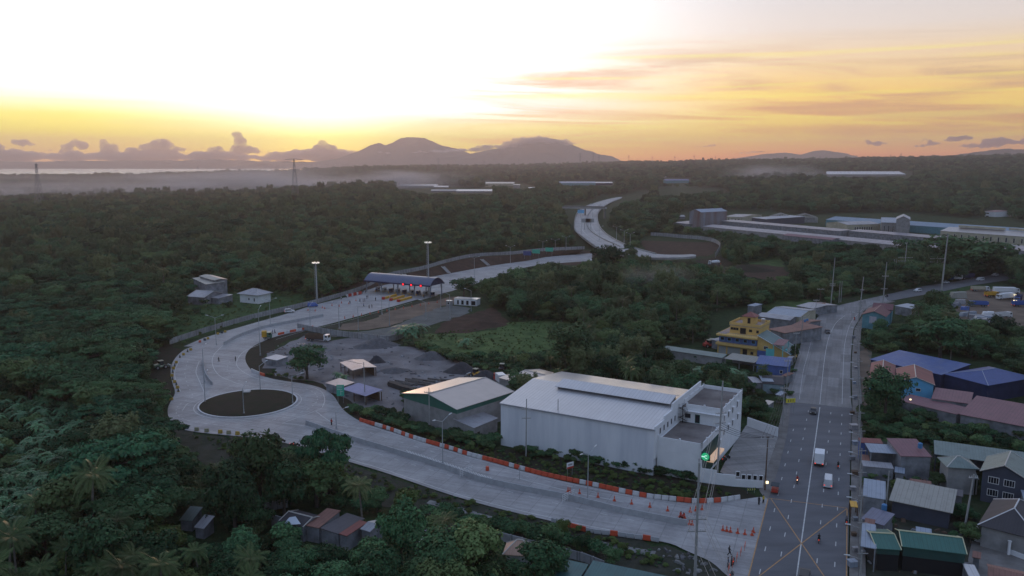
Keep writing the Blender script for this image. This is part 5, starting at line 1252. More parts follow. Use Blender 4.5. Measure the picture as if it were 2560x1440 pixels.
# --- yellow house
yo = P(1793,882,0); yb_ = P(1893,888,0); th2, e2, n2 = loc_frame(P(1793,845,3.9), P(1895,858,3.9)); yw = 14.7
yh = empty('yellow_house', 'yellow multi-storey house with balconies and a small red roofed tower', 'house', (yo.x, yo.y, 0), th2)
def ybx(nm, x0, x1, y0, y1, z0, z1, m): b = MB(); b.box(((x0+x1)/2, (y0+y1)/2, (z0+z1)/2), (x1-x0, y1-y0, z1-z0)); return b.build(nm, m, yh)
ybx('wall', 0, yw, 0, 15, -.4, 3.5, WALLY); ybx('balcony_slab', -.3, yw+.3, -1.4, 15.2, 3.5, 4.3, WALLY); ybx('wall', .3, yw-.1, .6, 14.8, 4.3, 6.9, WALLB); ybx('balcony_slab', -.3, yw+.3, -1.2, 15.2, 6.9, 7.5, WALLY)
ybx('wall', 3.2, yw-.2, 3.6, 14.6, 7.5, 10.4, WALLY); ybx('roof_deck', 3.0, yw, 3.4, 14.8, 10.4, 10.62, mat('deck_pink', (0.42,0.33,0.29), rough=.9, var=.3, scale=.5))
for x0, x1, y0, y1 in ((3.0,yw,3.4,3.6), (yw-.2,yw,3.6,14.8), (3.0,3.2,3.6,14.8), (3.2,yw-.2,14.6,14.8)): ybx('parapet', x0, x1, y0, y1, 10.62, 11.6, WALLY)
ybx('tower', 6.6, 11.0, 7.5, 11.5, 10.62, 13.6, WALLY)
b = MB(); slab3(b, (6.1,7.0,13.6), (11.5,7.0,13.6), (8.8,9.5,15.2)); slab3(b, (11.5,7.0,13.6), (11.5,12.0,13.6), (8.8,9.5,15.2)); slab3(b, (11.5,12.0,13.6), (6.1,12.0,13.6), (8.8,9.5,15.2)); slab3(b, (6.1,12.0,13.6), (6.1,7.0,13.6), (8.8,9.5,15.2)); b.build('tower_roof', R_RED, yh)
ybx('terrace_floor', .2, 3.0, .2, 14.8, 7.5, 7.62, mat('deck_pink', (0.42,0.33,0.29)))
window(yh, 'f', 9.0, 12.0, 1.1, 2.1, yw, 0, off=-7.48, **DOOR); window(yh, 'f', 5.0, 9.2, 3.2, 1.2, yw, 0, off=-3.55, frame=WALLY, bars=2); window(yh, 'f', 8.2, 8.7, 2.2, 2.2, yw, 0, off=-3.55, **DOOR); window(yh, 'f', 11.0, 9.1, 1.4, 1.2, yw, 0, off=-3.55, frame=WALLY); window(yh, 'f', 13.6, 9.0, 1.2, 1.3, yw, 0, off=-3.55, frame=WALLY)
for x in (1.6, 4.2, 7.2, 10.2, 13.2): window(yh, 'f', x, 5.6, 1.5, 1.3, yw, 0, off=-.55, frame=WALLS)
SHUT = mat('shutter_grey', (0.36,0.37,0.36), rough=.6, var=.1, scale=2)
for x, w in ((1.9,3.0), (6.3,5.0)): window(yh, 'f', x, 1.5, w, 3.0, yw, 0, nm='garage_door', frame=WALLY, pane=SHUT)
window(yh, 'f', 10.4, 1.4, 1.7, 2.8, yw, 0, **DOOR); window(yh, 'f', 13.0, 1.6, 1.3, 1.3, yw, 0, frame=WALLY)
b = MB()
for z in (5.2, 8.4):
    y = -1.15
    b.tube((-.2,y,z), (yw+.2,y,z), .05, n=4)
    for k in range(24): b.tube((-.2+k*(yw+.4)/23,y,z-1.0), (-.2+k*(yw+.4)/23,y,z), .03, n=3)
b.build('balcony_railing', mat('rail_blue', (0.12,0.18,0.30), rough=.6), yh)
# side wing with long green roof down to the road
b = MB(); b.add([(yw+.05,.3,-.3), (yw+11.5,.3,-.3), (yw+11.5,.3,3.0), (yw+.05,.3,8.3), (yw+.05,11,-.3), (yw+11.5,11,-.3), (yw+11.5,11,3.0), (yw+.05,11,8.3)], [(0,1,2,3), (5,4,7,6), (1,5,6,2), (4,0,3,7), (3,2,6,7)]); b.build('wing_wall', WALLY, yh)
b = MB(); slab4(b, (yw+12.2,-.1,2.85), (yw+12.2,11.4,2.85), (yw-.1,11.4,8.5), (yw-.1,-.1,8.5)); rr_ = b.build('wing_roof', sheet_mat('roof_teal', (0.07,0.17,0.18), amount=.2, metal=.1), yh)
b = MB(); b.tube((yw+12.2,-.12,2.9), (yw-.1,-.12,8.55), .14, n=4); b.tube((yw+12.2,11.42,2.9), (yw-.1,11.42,8.55), .14, n=4); b.build('roof_trim', FRAMEW, rr_)
window(yh, 'f', yw+3.2, 4.2, 1.6, 1.3, yw, 0, off=-.28, bars=1); ybx('blue_door', yw+.2, yw+3.9, .1, .28, 0, 3.0, WALLB)
b = MB(); b.tube((12.6,13.0,10.6), (12.6,13.0,12.2), .8, n=12); b.tube((12.6,13,12.2), (12.6,13,12.5), .8, .2, 12); o = b.build('water_tank', mat('steel_bright', (0.6,0.6,0.6), rough=.3, metal=.8)); o.location = (yo.x, yo.y, 0); o.rotation_euler = (0,0,th2); tag(o, 'round steel water tank on the deck of the yellow house', 'water tank')
house('turquoise_building', 'building', 'turquoise wall building beside the yellow house wing', (1915,871), (1968,875), (1975,858), 4.2, WALLT, R_DARK, 'flat', rise=0, over=.02, depth=4)
bb_ = P(1905,873,4.4)
house('canopy', 'canopy', 'small pink canopy roof standing on the turquoise building', (1932,861), (1959,864), (1968,851), 6.6, WALLT, R_PINK, 'shed', h2=6.9, over=.2, open_=True)
house('blue_house', 'house', 'blue house with a bright blue roof below the turquoise wall', (1889,909), (1972,917.5), (1974,902), 4.4, WALLB, R_BLUE, 'shed', h2=5.4, over=.35, wins=[('f', .78, 2.4, 1.0, 1.2)], trim=TRIM)
house('ruined_shed', 'shed', 'half collapsed shed with bare rafters next to the road', (1906,958), (1962,962), (1970,940), 3.2, mat('wall_pale_blue', (0.30,0.40,0.45), rough=.9, var=.4, scale=.6), R_DARK, 'gx', rise=.9, over=.3)
house('tin_shed', 'shed', 'tin shed with a pale blue sheet roof left of the collapsed shed', (1905,953), (1935,954), (1947,936), 3.7, WALLD, R_PALE, 'shed', h2=4.1, over=.2)
house('tin_shed', 'shed', 'small rusty tin roof at the edge of the garden behind the annex', (1883,957), (1906,957), (1925,944), 3.0, WALLD, R_GREY, 'shed', h2=3.3, over=.2)
house('garden_shed', 'shed', 'tiny beige roofed hut in the dark garden beside the annex', (1903,1008), (1922,1012), (1931,1004), 2.2, WALLD, R_BEIGE, 'shed', h2=2.4, over=.1)
# long low pens
house('long_shed', 'shed', 'long narrow pen with a sage roof at the edge of the banana garden', (1654,873), (1806,895), (1812,890), 3.2, WALLG, R_SAGE, 'shed', h2=3.7, over=.3, depth=4.5)
house('long_shed', 'shed', 'low open shed with a beige roof below the yellow house', (1810,896), (1886,907), (1914,896), 3.0, WALLG, R_CREAM, 'shed', h2=3.3, over=.3, open_='back')
house('shack', 'shack', 'small grey hut left of the yellow house', (1778,848), (1793,852), (1797,843), 3.4, WALLD, R_GREY, 'shed', h2=3.8, over=.2)
# houses behind, along the road
house('rusty_house', 'house', 'house with a mottled red-brown roof behind the green wing roof', (1918,822), (1962,833), (1977,802), 5.0, WALLD, R_RUST, 'shed', h2=5.6, over=.4, trim=TRIM)
house('grey_house', 'house', 'long low house with a dark purple-grey roof left of the upper road', (1890,790), (1975,801), (1985,790), 4.6, WALLD, R_GREY, 'gx', rise=.8, over=.4)
house('street_house', 'house', 'dark roofed house with water drums at the bend of the upper road', (1979,812), (2005,816), (2018,796), 4.2, WALLD, R_RUST, 'gx', rise=.8, over=.4)
house('tin_house', 'house', 'wide house with a pale blue upper roof near the road bend', (1915,783), (2000,793), (2020,772), 5.0, WALLC, R_PALE, 'gx', rise=1.2, over=.4, trim=TRIM)
house('roadside_shop', 'house', 'low tin roofed shop at the outer side of the road bend', (1990,764), (2034,772), (2056,756), 3.6, WALLD, R_GREY, 'gx', rise=.8, over=.4)
house('roadside_shop', 'house', 'reddish roofed stall farthest up the road bend', (2032,766), (2062,768), (2072,757), 3.4, WALLD, R_RUST, 'gx', rise=.8, over=.3)
house('tin_shed', 'shed', 'pale tin roof among the trees above the yellow house', (1868,763), (1886,766), (1892,760), 4.0, WALLD, R_PALE, 'shed', h2=4.4, over=.2)
# farm buildings left
house('farm_house', 'house', 'tall pale farm building with a raised second roof in the left forest', (480,695), (514,711), (540,697), 9.0, WALLD, R_CREAM, 'shed', h2=9.6, over=.6)
house('farm_house', 'house', 'raised upper roof tier behind the tall pale farm building', (497,690), (536,701), (541,690), 10.4, WALLD, R_CREAM, 'gx', rise=.6, over=.4)
house('farm_house', 'house', 'low farm house with a brownish gable roof in front of the tall one', (466,741), (510,744), (531,731), 4.0, WALLD, R_GREY, 'gx', rise=2.2, over=.4, trim=TRIM)
house('farm_shed', 'shed', 'grey low shed attached right of the brownish gable roof', (512,742), (545,746), (556,736), 3.2, WALLD, R_GREY, 'shed', h2=3.8, over=.3)
house('farm_house', 'house', 'white walled farm house with a brown hipped roof near the toll road wall', (592,734), (645,739), (659,729), 4.6, WALLW, R_GREY, 'hip', rise=2.4, over=1.0, trim=TRIM, wins=[('f', .5, 2.2, 1.0, 1.3), ('f', .75, 2.0, .9, 1.8)])
# yard sheds
TARPB = sheet_mat('tarp_lilac', (0.30,0.29,0.42), amount=.2, metal=0, rough=.8)
house('yard_shelter', 'shelter', 'patched tin roof shelter with blue tarpaulins in the gravel yard', (849,906), (881,926), (924,907), 3.2, WOOD, R_GREY, 'gx', rise=.5, over=.3, open_='back')
house('yard_shelter', 'shelter', 'open shelter with a lilac roof at the front edge of the gravel yard', (853,972), (914,990), (946,975), 3.0, WOOD, TARPB, 'shed', h2=3.5, over=.3, open_='back')
house('yard_shelter', 'shelter', 'dull grey roof left of the lilac shelter', (813,957), (852,968), (874,955), 2.8, WALLD, R_GREY, 'shed', h2=3.2, over=.2)
house('yard_shack', 'shack', 'small striped tin shack near the road curve barriers', (661,895), (692,901), (697,889), 2.6, WALLD, R_PALE, 'shed', h2=2.9, over=.2)
# right side
ha, hW, hD = house('teal_house', 'house', 'teal roadside house with a maroon gable roof and a painted panel on its wall', (2153,786), (2216,792), (2246,777), 6.0, WALLTE, R_MAROON, 'gy', rise=1.9, over=.5, trim=mat('trim_rose', (0.42,0.26,0.24)))
b = MB(); b.box((hW*.47, .46, 4.0), (2.8,.05,3.0)); sgn = b.build('painted_panel', mat('panel_pale', (0.55,0.50,0.52), rough=.7, col2=(0.30,0.33,0.42), scale=1.2), ha)
house('teal_house', 'house', 'maroon ridged rear wing of the teal roadside house', (2180,772), (2232,776), (2246,763), 6.6, WALLTE, R_MAROON, 'gx', rise=1.6, over=.4)
house('tin_shed', 'shed', 'long pale tin roof behind the teal roadside house', (2236,764), (2281,772), (2284,763), 4.0, WALLD, R_PALE, 'shed', h2=4.4, over=.3)
house('blue_roof_hall', 'hall', 'long hall under a worn blue sheet roof', (2174,898), (2354,937), (2379,907), 5.4, WALLN, R_BLUE, 'shed', h2=6.2, over=.3, trim=TRIM)
house('blue_roof_hall', 'hall', 'hall with a dark blue hipped roof and navy walls', (2357,934), (2471,964), (2524,929), 5.4, WALLN, R_DBLUE, 'hip', rise=2.0, over=.3, trim=mat('trim_steel', (0.3,0.33,0.42)))
house('red_roof_house', 'house', 'lower left wing with a faded red roof beside the sky-blue house', (2172,946), (2238,953), (2233,912), 5.6, WALLS, R_RED, 'gy', rise=1.3, over=.4, trim=TRIM)
house('sky_blue_house', 'house', 'sky-blue walled house with a faded red gable roof', (2241,953), (2338,963), (2326,929), 6.2, WALLS, R_RED, 'gy', rise=1.8, over=.4, trim=TRIM, wins=[('f', .58, 4.2, 1.4, 1.0)])
house('red_shed', 'shed', 'covered walk with a red and pink roof below the sky-blue house', (2243,1000), (2392,1036), (2409,1020), 3.4, WALLD, R_PINK, 'shed', h2=3.8, over=.2)
house('red_shed', 'shed', 'middle faded red roof between the sky-blue house and the big hall', (2328,996), (2427,1010), (2440,987), 4.4, WALLD, R_PINK, 'shed', h2=5.0, over=.2)
house('red_hall', 'hall', 'big hall with a wide faded red roof at the right edge', (2397,1035), (2640,1082), (2640,1020), 4.6, WALLD, R_PINK, 'shed', h2=6.0, over=.4, depth=17)
house('small_house', 'house', 'narrow dark red roof strip of the blue walled house by the sidewalk', (2151,1106), (2208,1109), (2208,1101), 5.0, WALLB, R_RED, 'shed', h2=5.4, over=.2)
house('canopy', 'canopy', 'pale blue flat canopy in front of the blue walled house', (2175,1130), (2252,1135), (2250,1116), 5.0, WALLD, R_PALE, 'shed', h2=5.3, over=.3, open_='back')
house('pink_roof_house', 'house', 'blank grey walled house with a faded pink roof', (2252,1140), (2330,1142), (2321,1110), 5.4, WALLD, R_PINK, 'shed', h2=6.6, over=.2, trim=TRIM)
house('low_wall_house', 'house', 'low grey yard building between the pale canopy and the grass', (2158,1165), (2235,1172), (2236,1160), 3.0, WALLD, R_GREY, 'shed', h2=3.2, over=.1)
house('long_hall', 'hall', 'long hall with a grey-green roof along the overgrown lot', (2336,1135), (2600,1172), (2600,1146), 4.6, WALLS2, R_SAGE, 'shed', h2=5.6, over=.3, open_='back')
house('green_roof_house', 'house', 'left wing with a sage hipped roof beside the slate-walled house', (2367,1168), (2449,1173), (2450,1150), 6.0, WALLG, R_SAGE, 'hip', rise=1.6, over=.5, trim=TRIM)
house('lean_roof', 'shed', 'ribbed porch roof in front of the sage hipped wing', (2366,1190), (2448,1198), (2449,1180), 3.6, WALLG, R_SAGE, 'shed', h2=4.3, over=.3, open_='back')
house('slate_house', 'house', 'two-storey slate-walled house with green gable and four white windows', (2449,1177), (2572,1202), (2590,1165), 6.6, WALLS2, R_SAGE, 'gy', rise=2.2, over=.5, trim=TRIM, wins=[('f', x, z, 2.0, 1.5, dict(bars=3)) for x in (.30,.62) for z in (5.0,2.3)])
house('ribbed_roof_hall', 'hall', 'hall with a large ribbed off-white roof', (2222,1250), (2382,1283), (2369,1231), 3.6, WALLS2, R_CREAM, 'shed', h2=4.6, over=.6, trim=TRIM)
house('pale_roof_shed', 'shed', 'faded pale grey roof left of the ribbed off-white roof', (2157,1240), (2214,1249), (2219,1211), 4.0, WALLD, R_PALE, 'shed', h2=4.6, over=.2)
house('hip_roof_house', 'house', 'bungalow with a dark slate hipped roof and white ridge trims', (2444,1312), (2600,1352), (2620,1262), 4.3, WALLG, R_DARK, 'hip', rise=3.0, over=.6, trim=FRAMEW, depth=15)
house('green_roof_hall', 'hall', 'open shop hall with a green ribbed roof and cream ridge', (2255,1366), (2418,1386), (2410,1342), 4.6, DARK, R_GREEN, 'gx', rise=1.3, over=.3, band=(DGREEN,1.7), trim=mat('ridge_cream', (0.55,0.52,0.33)))  # closed near-black walls stand in for the shade of an open inside
house('green_roof_hall', 'hall', 'smaller green roofed bay left of the large green hall', (2191,1371), (2254,1375), (2250,1325), 4.2, DARK, R_GREEN, 'gx', rise=1.0, over=.3, band=(DGREEN,1.0), trim=mat('ridge_cream', (0.55,0.52,0.33)))  # near-black walls again paint the shaded inside
house('grey_shed', 'shed', 'light grey sheet roof between the sidewalk and the small green roof', (2151,1365), (2191,1372), (2189,1318), 4.4, WALLD, R_PALE, 'shed', h2=4.9, over=.2, open_='back')
house('purple_shed', 'shed', 'low purple-grey tin roof beside the sidewalk above the green hall', (2152,1296), (2210,1314), (2210,1284), 3.2, WALLD, sheet_mat('roof_mauve', (0.19,0.19,0.25), amount=.4), 'shed', h2=3.8, over=.2)
house('awning', 'awning', 'small yellow awning over the sidewalk', (2127,1266), (2145,1268), (2144,1257), 2.4, WOOD, sheet_mat('awning_yellow', (0.75,0.40,0.05), metal=0), 'shed', h2=2.7, over=.05, open_=True)
house('brown_roof_house', 'house', 'brown tiled roof cut by the lower right corner of the frame', (2468,1470), (2600,1500), (2600,1430), 3.6, WALLG, R_RUST, 'gx', rise=1.6, over=.4, depth=9)
house('white_sheet_shed', 'shed', 'small white sheet roof below the lane', (2424,1445), (2455,1449), (2446,1416), 2.6, WALLD, R_WHITE, 'shed', h2=2.8, over=.1)
mb = MB(); wall_strip([P(2436,1352,0), P(2560,1400,0), P(2700,1450,0)], .2, 1.0, mb); tag(mb.build('garden_wall', WALLW), 'low white garden wall along the lane of the bungalow', 'wall')
for k, (x, y) in enumerate(((2438,1352), (2461,1362), (2521,1388))):
    q = P(x, y); mb = MB(); mb.box((0,0,1.3), (.35,.35,2.6)); mb.box((0,0,2.7), (.5,.5,.2)); o = mb.build('gate_post', WALLW); o.location = (q.x, q.y, 0); tag(o, ['gate post at the left end of the white garden wall','gate post at the right side of the bungalow gate','gate post in the middle of the white garden wall'][k], 'gate post', 'white gate posts of the bungalow')
for k, (A, B, C, h, rf_, lab) in enumerate((((2156,1152),(2176,1154),(2177,1142),3.0,R_RUST,'tiny rusty roof squeezed beside the pale blue canopy'),((2236,1180),(2262,1184),(2262,1174),2.4,R_PALE,'small pale tin roof under the pink roofed house wall'),((2275,1212),(2330,1220),(2330,1208),2.6,R_RUST,'long brown tin roof behind the ribbed roof hall'),
  ((2385,1238),(2408,1242),(2410,1230),3.0,R_SLATE,'small dark roof between the ribbed hall and the bungalow'),((2160,1312),(2186,1317),(2188,1304),3.0,R_RUST,'rusty lean-to between the mauve roof and the grey sheet roof'),((2290,1336),(2330,1343),(2332,1328),2.6,R_PALE,'pale tin strip behind the large green roof'),
  ((2560,1250),(2600,1256),(2600,1236),4.5,R_PALE,'pale roof edge beyond the slate-walled house at the right'),((2430,1392),(2452,1397),(2452,1386),2.2,R_RUST,'low brown roof at the corner of the lane'),((1962,897),(1974,899),(1976,892),2.6,R_GREY,'little tin roof by the roadside near the blue house'),((1953,938),(1966,941),(1968,932),2.6,R_RUST,'little rusty roof by the roadside below the blue house'),((1938,986),(1952,989),(1954,981),2.4,R_PALE,'little pale roof by the roadside behind the yellow billboard'))):
    house('tin_shed', 'shed', lab, A, B, C, h, WALLD, rf_, 'shed', h2=h+.4, over=.2)
for x, y, z, lab in ((2300,1120,6.4,'blue water tank on the pink roofed house'),(2210,1275,3.6,'blue water drum on the mauve shed'),(2012,806,4.6,'blue water drum left of the pair at the street house'),(2018,804,4.6,'blue water drum right of the pair at the street house')):
    q = P(x, y, z); b = MB(); b.tube((0,0,0), (0,0,1.1), .5, n=10); b.tube((0,0,1.1), (0,0,1.3), .5, .15, 10); o = b.build('water_drum', mat('drum_blue', (0.06,0.2,0.4), rough=.5)); o.location = q; tag(o, lab, 'water tank')
# lower left shacks
house('shack', 'shack', 'dark roofed shack with a loose white sheet, left in the row of shacks', (697,1302), (757,1318), (797,1288), 3.2, WALLD, R_DARK, 'gx', rise=.8, over=.2, trim=TRIM)
house('shack', 'shack', 'curved rust-red roof in the row of shacks', (762,1313), (797,1320), (857,1282), 3.2, WALLD, R_RUST, 'shed', h2=3.6, over=.2)
house('shack', 'shack', 'dark grey flat roof between the two rust-red roofs', (800,1320), (846,1335), (905,1296), 3.0, WALLD, R_SLATE, 'shed', h2=3.2, over=.2)
house('shack', 'shack', 'bright red roofed shack right of the dark flat roof', (847,1334), (867,1340), (925,1311), 3.1, WALLD, R_RED, 'shed', h2=3.4, over=.2)
house('shack', 'shack', 'grey roofed shack at the right end of the row, behind the palm', (900,1322), (925,1330), (958,1305), 3.1, WALLD, R_GREY, 'gx', rise=.6, over=.2)
mb = MB(); mb.quad((-1.6,-1.2,0), (1.8,-.9,.1), (.2,1.5,.5), (-.9,1.3,.4)); o = mb.build('metal_sheet', mat('sheet_white', (0.5,0.55,0.6), rough=.5)); q = P(731,1304,3.9); o.location = (q.x, q.y, 3.75); tag(o, 'loose white metal sheet lying on the dark shack roof', 'metal sheet')
mb = MB(); wall_strip([P(680,1317,0), P(745,1335,0), P(857,1372,0)], .2, 2.6, mb); tag(mb.build('shack_wall', WALLD), 'stained grey wall in front of the row of shacks', 'wall')
house('cream_house', 'house', 'house with a cream and brick hipped roof near the bottom edge', (1256,1386), (1335,1392), (1345,1362), 3.6, WALLW, R_TILE, 'hip', rise=1.8, over=.5, trim=TRIM)
house('tin_shed', 'shed', 'rusty beige roof left of the cream hipped roof', (1040,1358), (1070,1364), (1092,1341), 3.2, WALLD, R_BEIGE, 'gx', rise=.5, over=.2)
house('tin_shed', 'shed', 'brown tin roof above the rusty beige roof', (1034,1340), (1058,1344), (1080,1328), 3.0, WALLD, R_GREY, 'shed', h2=3.3, over=.2)
TEALR = sheet_mat('roof_sea_green', (0.04,0.13,0.13), amount=.5, metal=.1, pitch=.5)
house('teal_roof_hall', 'hall', 'left sea-green metal roof at the bottom edge', (1360,1470), (1425,1485), (1453,1399), 3.6, WALLD, TEALR, 'shed', h2=4.2, over=.2, depth=9)
house('teal_roof_hall', 'hall', 'right sea-green metal roof cut by the bottom edge', (1440,1470), (1660,1520), (1650,1442), 3.6, WALLD, TEALR, 'shed', h2=4.2, over=.2, depth=8.5)
house('hut', 'hut', 'small hut with a tin roof under the dark trees at lower left', (484,1318), (510,1322), (535,1303), 2.2, WALLD, R_GREY, 'shed', h2=3.3, over=.2)
house('hut', 'hut', 'sage roofed hut behind the lower left tin hut', (448,1300), (480,1303), (497,1281), 2.2, WALLD, R_SAGE, 'shed', h2=3.4, over=.2)
# office container beside the toll plaza
def flatbox(name, cat, label, A, B, depth, h, wall, roof, wins=(), z0=0.0):
    a, b = P(*A, h+z0), P(*B, h+z0); t_, e, n = loc_frame(a, b); W = (b-a).length; root = empty(name, label, cat, (a.x, a.y, z0), t_)
    m_ = MB(); m_.box((W/2, depth/2, h/2-.25), (W, depth, h+.48)); m_.build('wall', wall, root)
    m_ = MB(); m_.box((W/2, depth/2, h+.06), (W+.3, depth+.3, .14)); m_.build('roof', roof, root)
    for f, u, z, w, hh, *kw in wins: window(root, f, u*(W if f in 'fb' else depth), z, w, hh, W, depth, **(kw[0] if kw else {}))
    return root, W
flatbox('site_office', 'cabin', 'white flat-roofed cabin with dark openings next to the toll plaza', (1135,746), (1191,749.5), 5, 3.2, WALLW, R_WHITE, [('f', .18, 1.4, 1.1, 2.3, dict(pane=DARK)), ('f', .38, 1.4, 1.5, 2.3, dict(pane=DARK)), ('f', .60, 1.4, 1.5, 2.3, dict(pane=DARK)), ('f', .86, 1.4, 2.6, 2.3, dict(pane=DARK))])
flatbox('guard_booth', 'booth', 'small grey guard booth beside the lamp post of the gravel lot', (1115,752), (1127,753), 2.0, 2.6, WALLG, R_WHITE, [('f', .5, 1.5, 1.2, 1.2)])

# --- toll plaza canopy
th3, e3, n3 = loc_frame(P(910,701,6.6), P(1074.6,714.9,6.6)); ta = P(910,701,6.6); TW, TD, TH = 43.3, 13.5, 6.6
tp = empty('toll_canopy', 'long blue barrel-roofed toll plaza canopy', 'toll plaza', (ta.x, ta.y, 0), th3)
b = MB(); n = 18; arc = []
for i in range(n+1):
    t = i/n; y = TD*t; arc.append((y, TH+3.6*math.sin(math.pi*t)**.85))
for i in range(n):
    (y0, z0_), (y1, z1_) = arc[i], arc[i+1]; b.quad((0,y0,z0_), (TW,y0,z0_), (TW,y1,z1_), (0,y1,z1_)); b.add([(0,y0,z0_-.25), (TW,y0,z0_-.25), (TW,y1,z1_-.25), (0,y1,z1_-.25)], [(3,2,1,0)])
    for x in (0, TW): b.add([(x,y0,z0_-.25), (x,y1,z1_-.25), (x,y1,z1_), (x,y0,z0_)], [(0,1,2,3) if x else (3,2,1,0)])
b.build('barrel_roof', sheet_mat('canopy_blue', (0.105,0.125,0.19), amount=.1, rough=.3, metal=.5, pitch=.6, patch=.02), tp)
b = MB()
for x in (.35, TW-.35):
    vs = [(x, y, z-.26) for y, z in arc]; k = len(vs); b.add(vs, [tuple(range(k))])
b.build('end_panel', WALLN, tp)
b = MB(); b.box((TW/2, -.1, TH-.2), (TW+.2, .3, .7)); b.box((TW/2, TD+.1, TH-.2), (TW+.2, .3, .7)); b.build('fascia', WALLN, tp)
for x in (.8, 10.8, 21.6, 32.4, TW-.8):
    for y in (1.2, TD-1.2):
        b = MB(); b.tube((x,y,-.1), (x,y,TH), .28, n=8); b.tube((x,y,3.2), (x, y+(2.2 if y < 5 else -2.2), TH+1.6), .14, n=6); b.build('column', mat('steel_blue_grey', (0.20,0.23,0.27), rough=.5, metal=.4), tp)
SIGR = mat('red_cross_light', (0.25,0.01,0.01), rough=.5, emis=(1.0,0.015,0.03), estr=3.0)
for px in (1010, 1030, 1053):
    u = (px-910)/164.6*TW; o = empty('lane_signal', {1010:'red lit lane signal, left of the three under the toll canopy', 1030:'red lit lane signal, middle of the three under the toll canopy', 1053:'red lit lane signal, right of the three under the toll canopy'}[px], 'lane signal', ta+e3*u-n3*.35-Vector((0,0,.25)), th3, 'red lane signals under the toll canopy')
    b = MB(); b.box((0,0,0), (1.5,.25,1.5)); b.build('housing', DARK, o); b = MB(); b.box((0,-.15,0), (1.1,.05,.3), 0)
    b.v = [(x*.707-z*.707, y, x*.707+z*.707) for x, y, z in b.v]; c2 = MB(); c2.box((0,-.16,0), (1.1,.05,.3)); c2.v = [(x*.707+z*.707, y, -x*.707+z*.707) for x, y, z in c2.v]; b.add(c2.v, c2.f); b.build('cross', SIGR, o)
# booths, islands and crash cushions
YEL = mat('paint_yellow', (0.62,0.34,0.03), rough=.6, var=.25, scale=1); RED = mat('paint_red', (0.50,0.05,0.03), rough=.6, var=.25, scale=1); STEEL = mat('steel', (0.38,0.39,0.40), rough=.45, metal=.5)
def tpl(x, y, z=0.0): return ta+e3*x+n3*y+Vector((0,0,z-TH))
POS = ['first','second','third','fourth','fifth','sixth','seventh','eighth','ninth']
for k in range(9):
    x = 5.0+k*4.5
    o = empty('toll_booth', POS[k]+' toll booth from the left under the canopy', 'toll booth', tpl(x, 5.5), th3, 'toll booths under the canopy')
    b = MB(); b.box((0,0,1.25), (1.3,2.4,2.3)); b.build('cabin', WALLG if k % 2 else WALLN, o); b = MB(); b.box((0,0,1.65), (1.34,1.9,.8)); b.build('window', PANE, o); b = MB(); b.box((0,0,2.5), (1.7,2.8,.14)); b.build('roof', FRAMEW, o)
    o = empty('toll_island', POS[k]+' toll lane island with rails and a gate arm', 'toll island', tpl(x, 4.0), th3, 'toll lane islands')
    b = MB(); b.box((0,-3,.12), (1.9,16,.25)); b.build('kerb_slab', CONC, o)
    b = MB()
    for sx in (-.85, .85):
        for z in (.6, 1.0): b.tube((sx,-9,z), (sx,3.6,z), .05, n=4)
        for q in range(7): b.tube((sx,-9+q*2.1,.2), (sx,-9+q*2.1,1.05), .05, n=4)
    b.build('guard_rails', STEEL, o); b = MB(); b.box((.9,-2,.75), (.3,.3,1.0)); b.tube((.9,-2,1.15), (3.4,-2,1.2), .05, n=4); b.build('gate_arm', YEL, o)
for k, (px, py) in enumerate(((957,750), (976,753), (995,756))):
    q = P(px, py); o = empty('crash_cushion', ['left','middle','right'][k]+' of the three long yellow crash blocks with red noses before the toll lanes', 'crash barrier', (q.x, q.y, .2), th3+math.pi/2+.05, 'yellow crash blocks at the toll lanes')
    b = MB(); b.box((7.0,0,.55), (11.5,1.1,1.1)); b.build('body', YEL, o); b = MB(); b.box((.55,0,.65), (1.3,1.5,1.3)); b.build('nose', RED, o)

# --- factory quarter far right
house('factory_shed', 'factory', 'longest front factory shed with a patched grey roof', (1756,566), (2334,622), (2342,603), 5.0, WALLG, R_FACT, 'gx', rise=1.6, over=.4, depth=30)
house('factory_shed', 'factory', 'narrow factory roof behind the longest front shed, left part', (1803,552), (2100,578), (2104,570), 8.0, WALLD, R_FACT, 'shed', h2=8.8, over=.3, depth=16)
house('factory_shed', 'factory', 'narrow factory roof behind the longest front shed, right part', (2120,577), (2345,596), (2346,588), 8.0, WALLD, R_FACT, 'shed', h2=8.8, over=.3, depth=16)
house('factory_tower', 'factory', 'tall blue-grey factory tower block with rust streaks', (1723,529), (1753,531), (1806,527), 18.0, mat('wall_rust_streak', (0.26,0.30,0.34), rough=.8, col2=(0.17,0.09,0.075), scale=.12, stretch=(0,(1,1,.15))), R_PALE, 'gy', rise=3, over=.3)
house('factory_shed', 'factory', 'low roof left of the factory tower block', (1682,556), (1722,560), (1724,548), 5.0, WALLD, R_FACT, 'gx', rise=1.2, over=.3)
house('factory_office', 'factory', 'cream office block beside the roofless hall', (1813,541), (1856,543), (1876,536), 7.0, WALLC, R_GREY, 'gx', rise=1.5, over=.3, wins=[('f', u, 4.0, 1.6, 1.6) for u in (.2,.4,.6,.8)])
house('factory_hall', 'factory', 'part-roofed dark hall left of the open trusses', (1879,544), (1914,548), (1938,538), 7.0, WALLS2, R_PALE, 'shed', h2=9, over=.3)
rh = empty('roofless_hall', 'roofless hall with bare white trusses behind the long shed', 'ruin', P(1925,557,0), -.25)
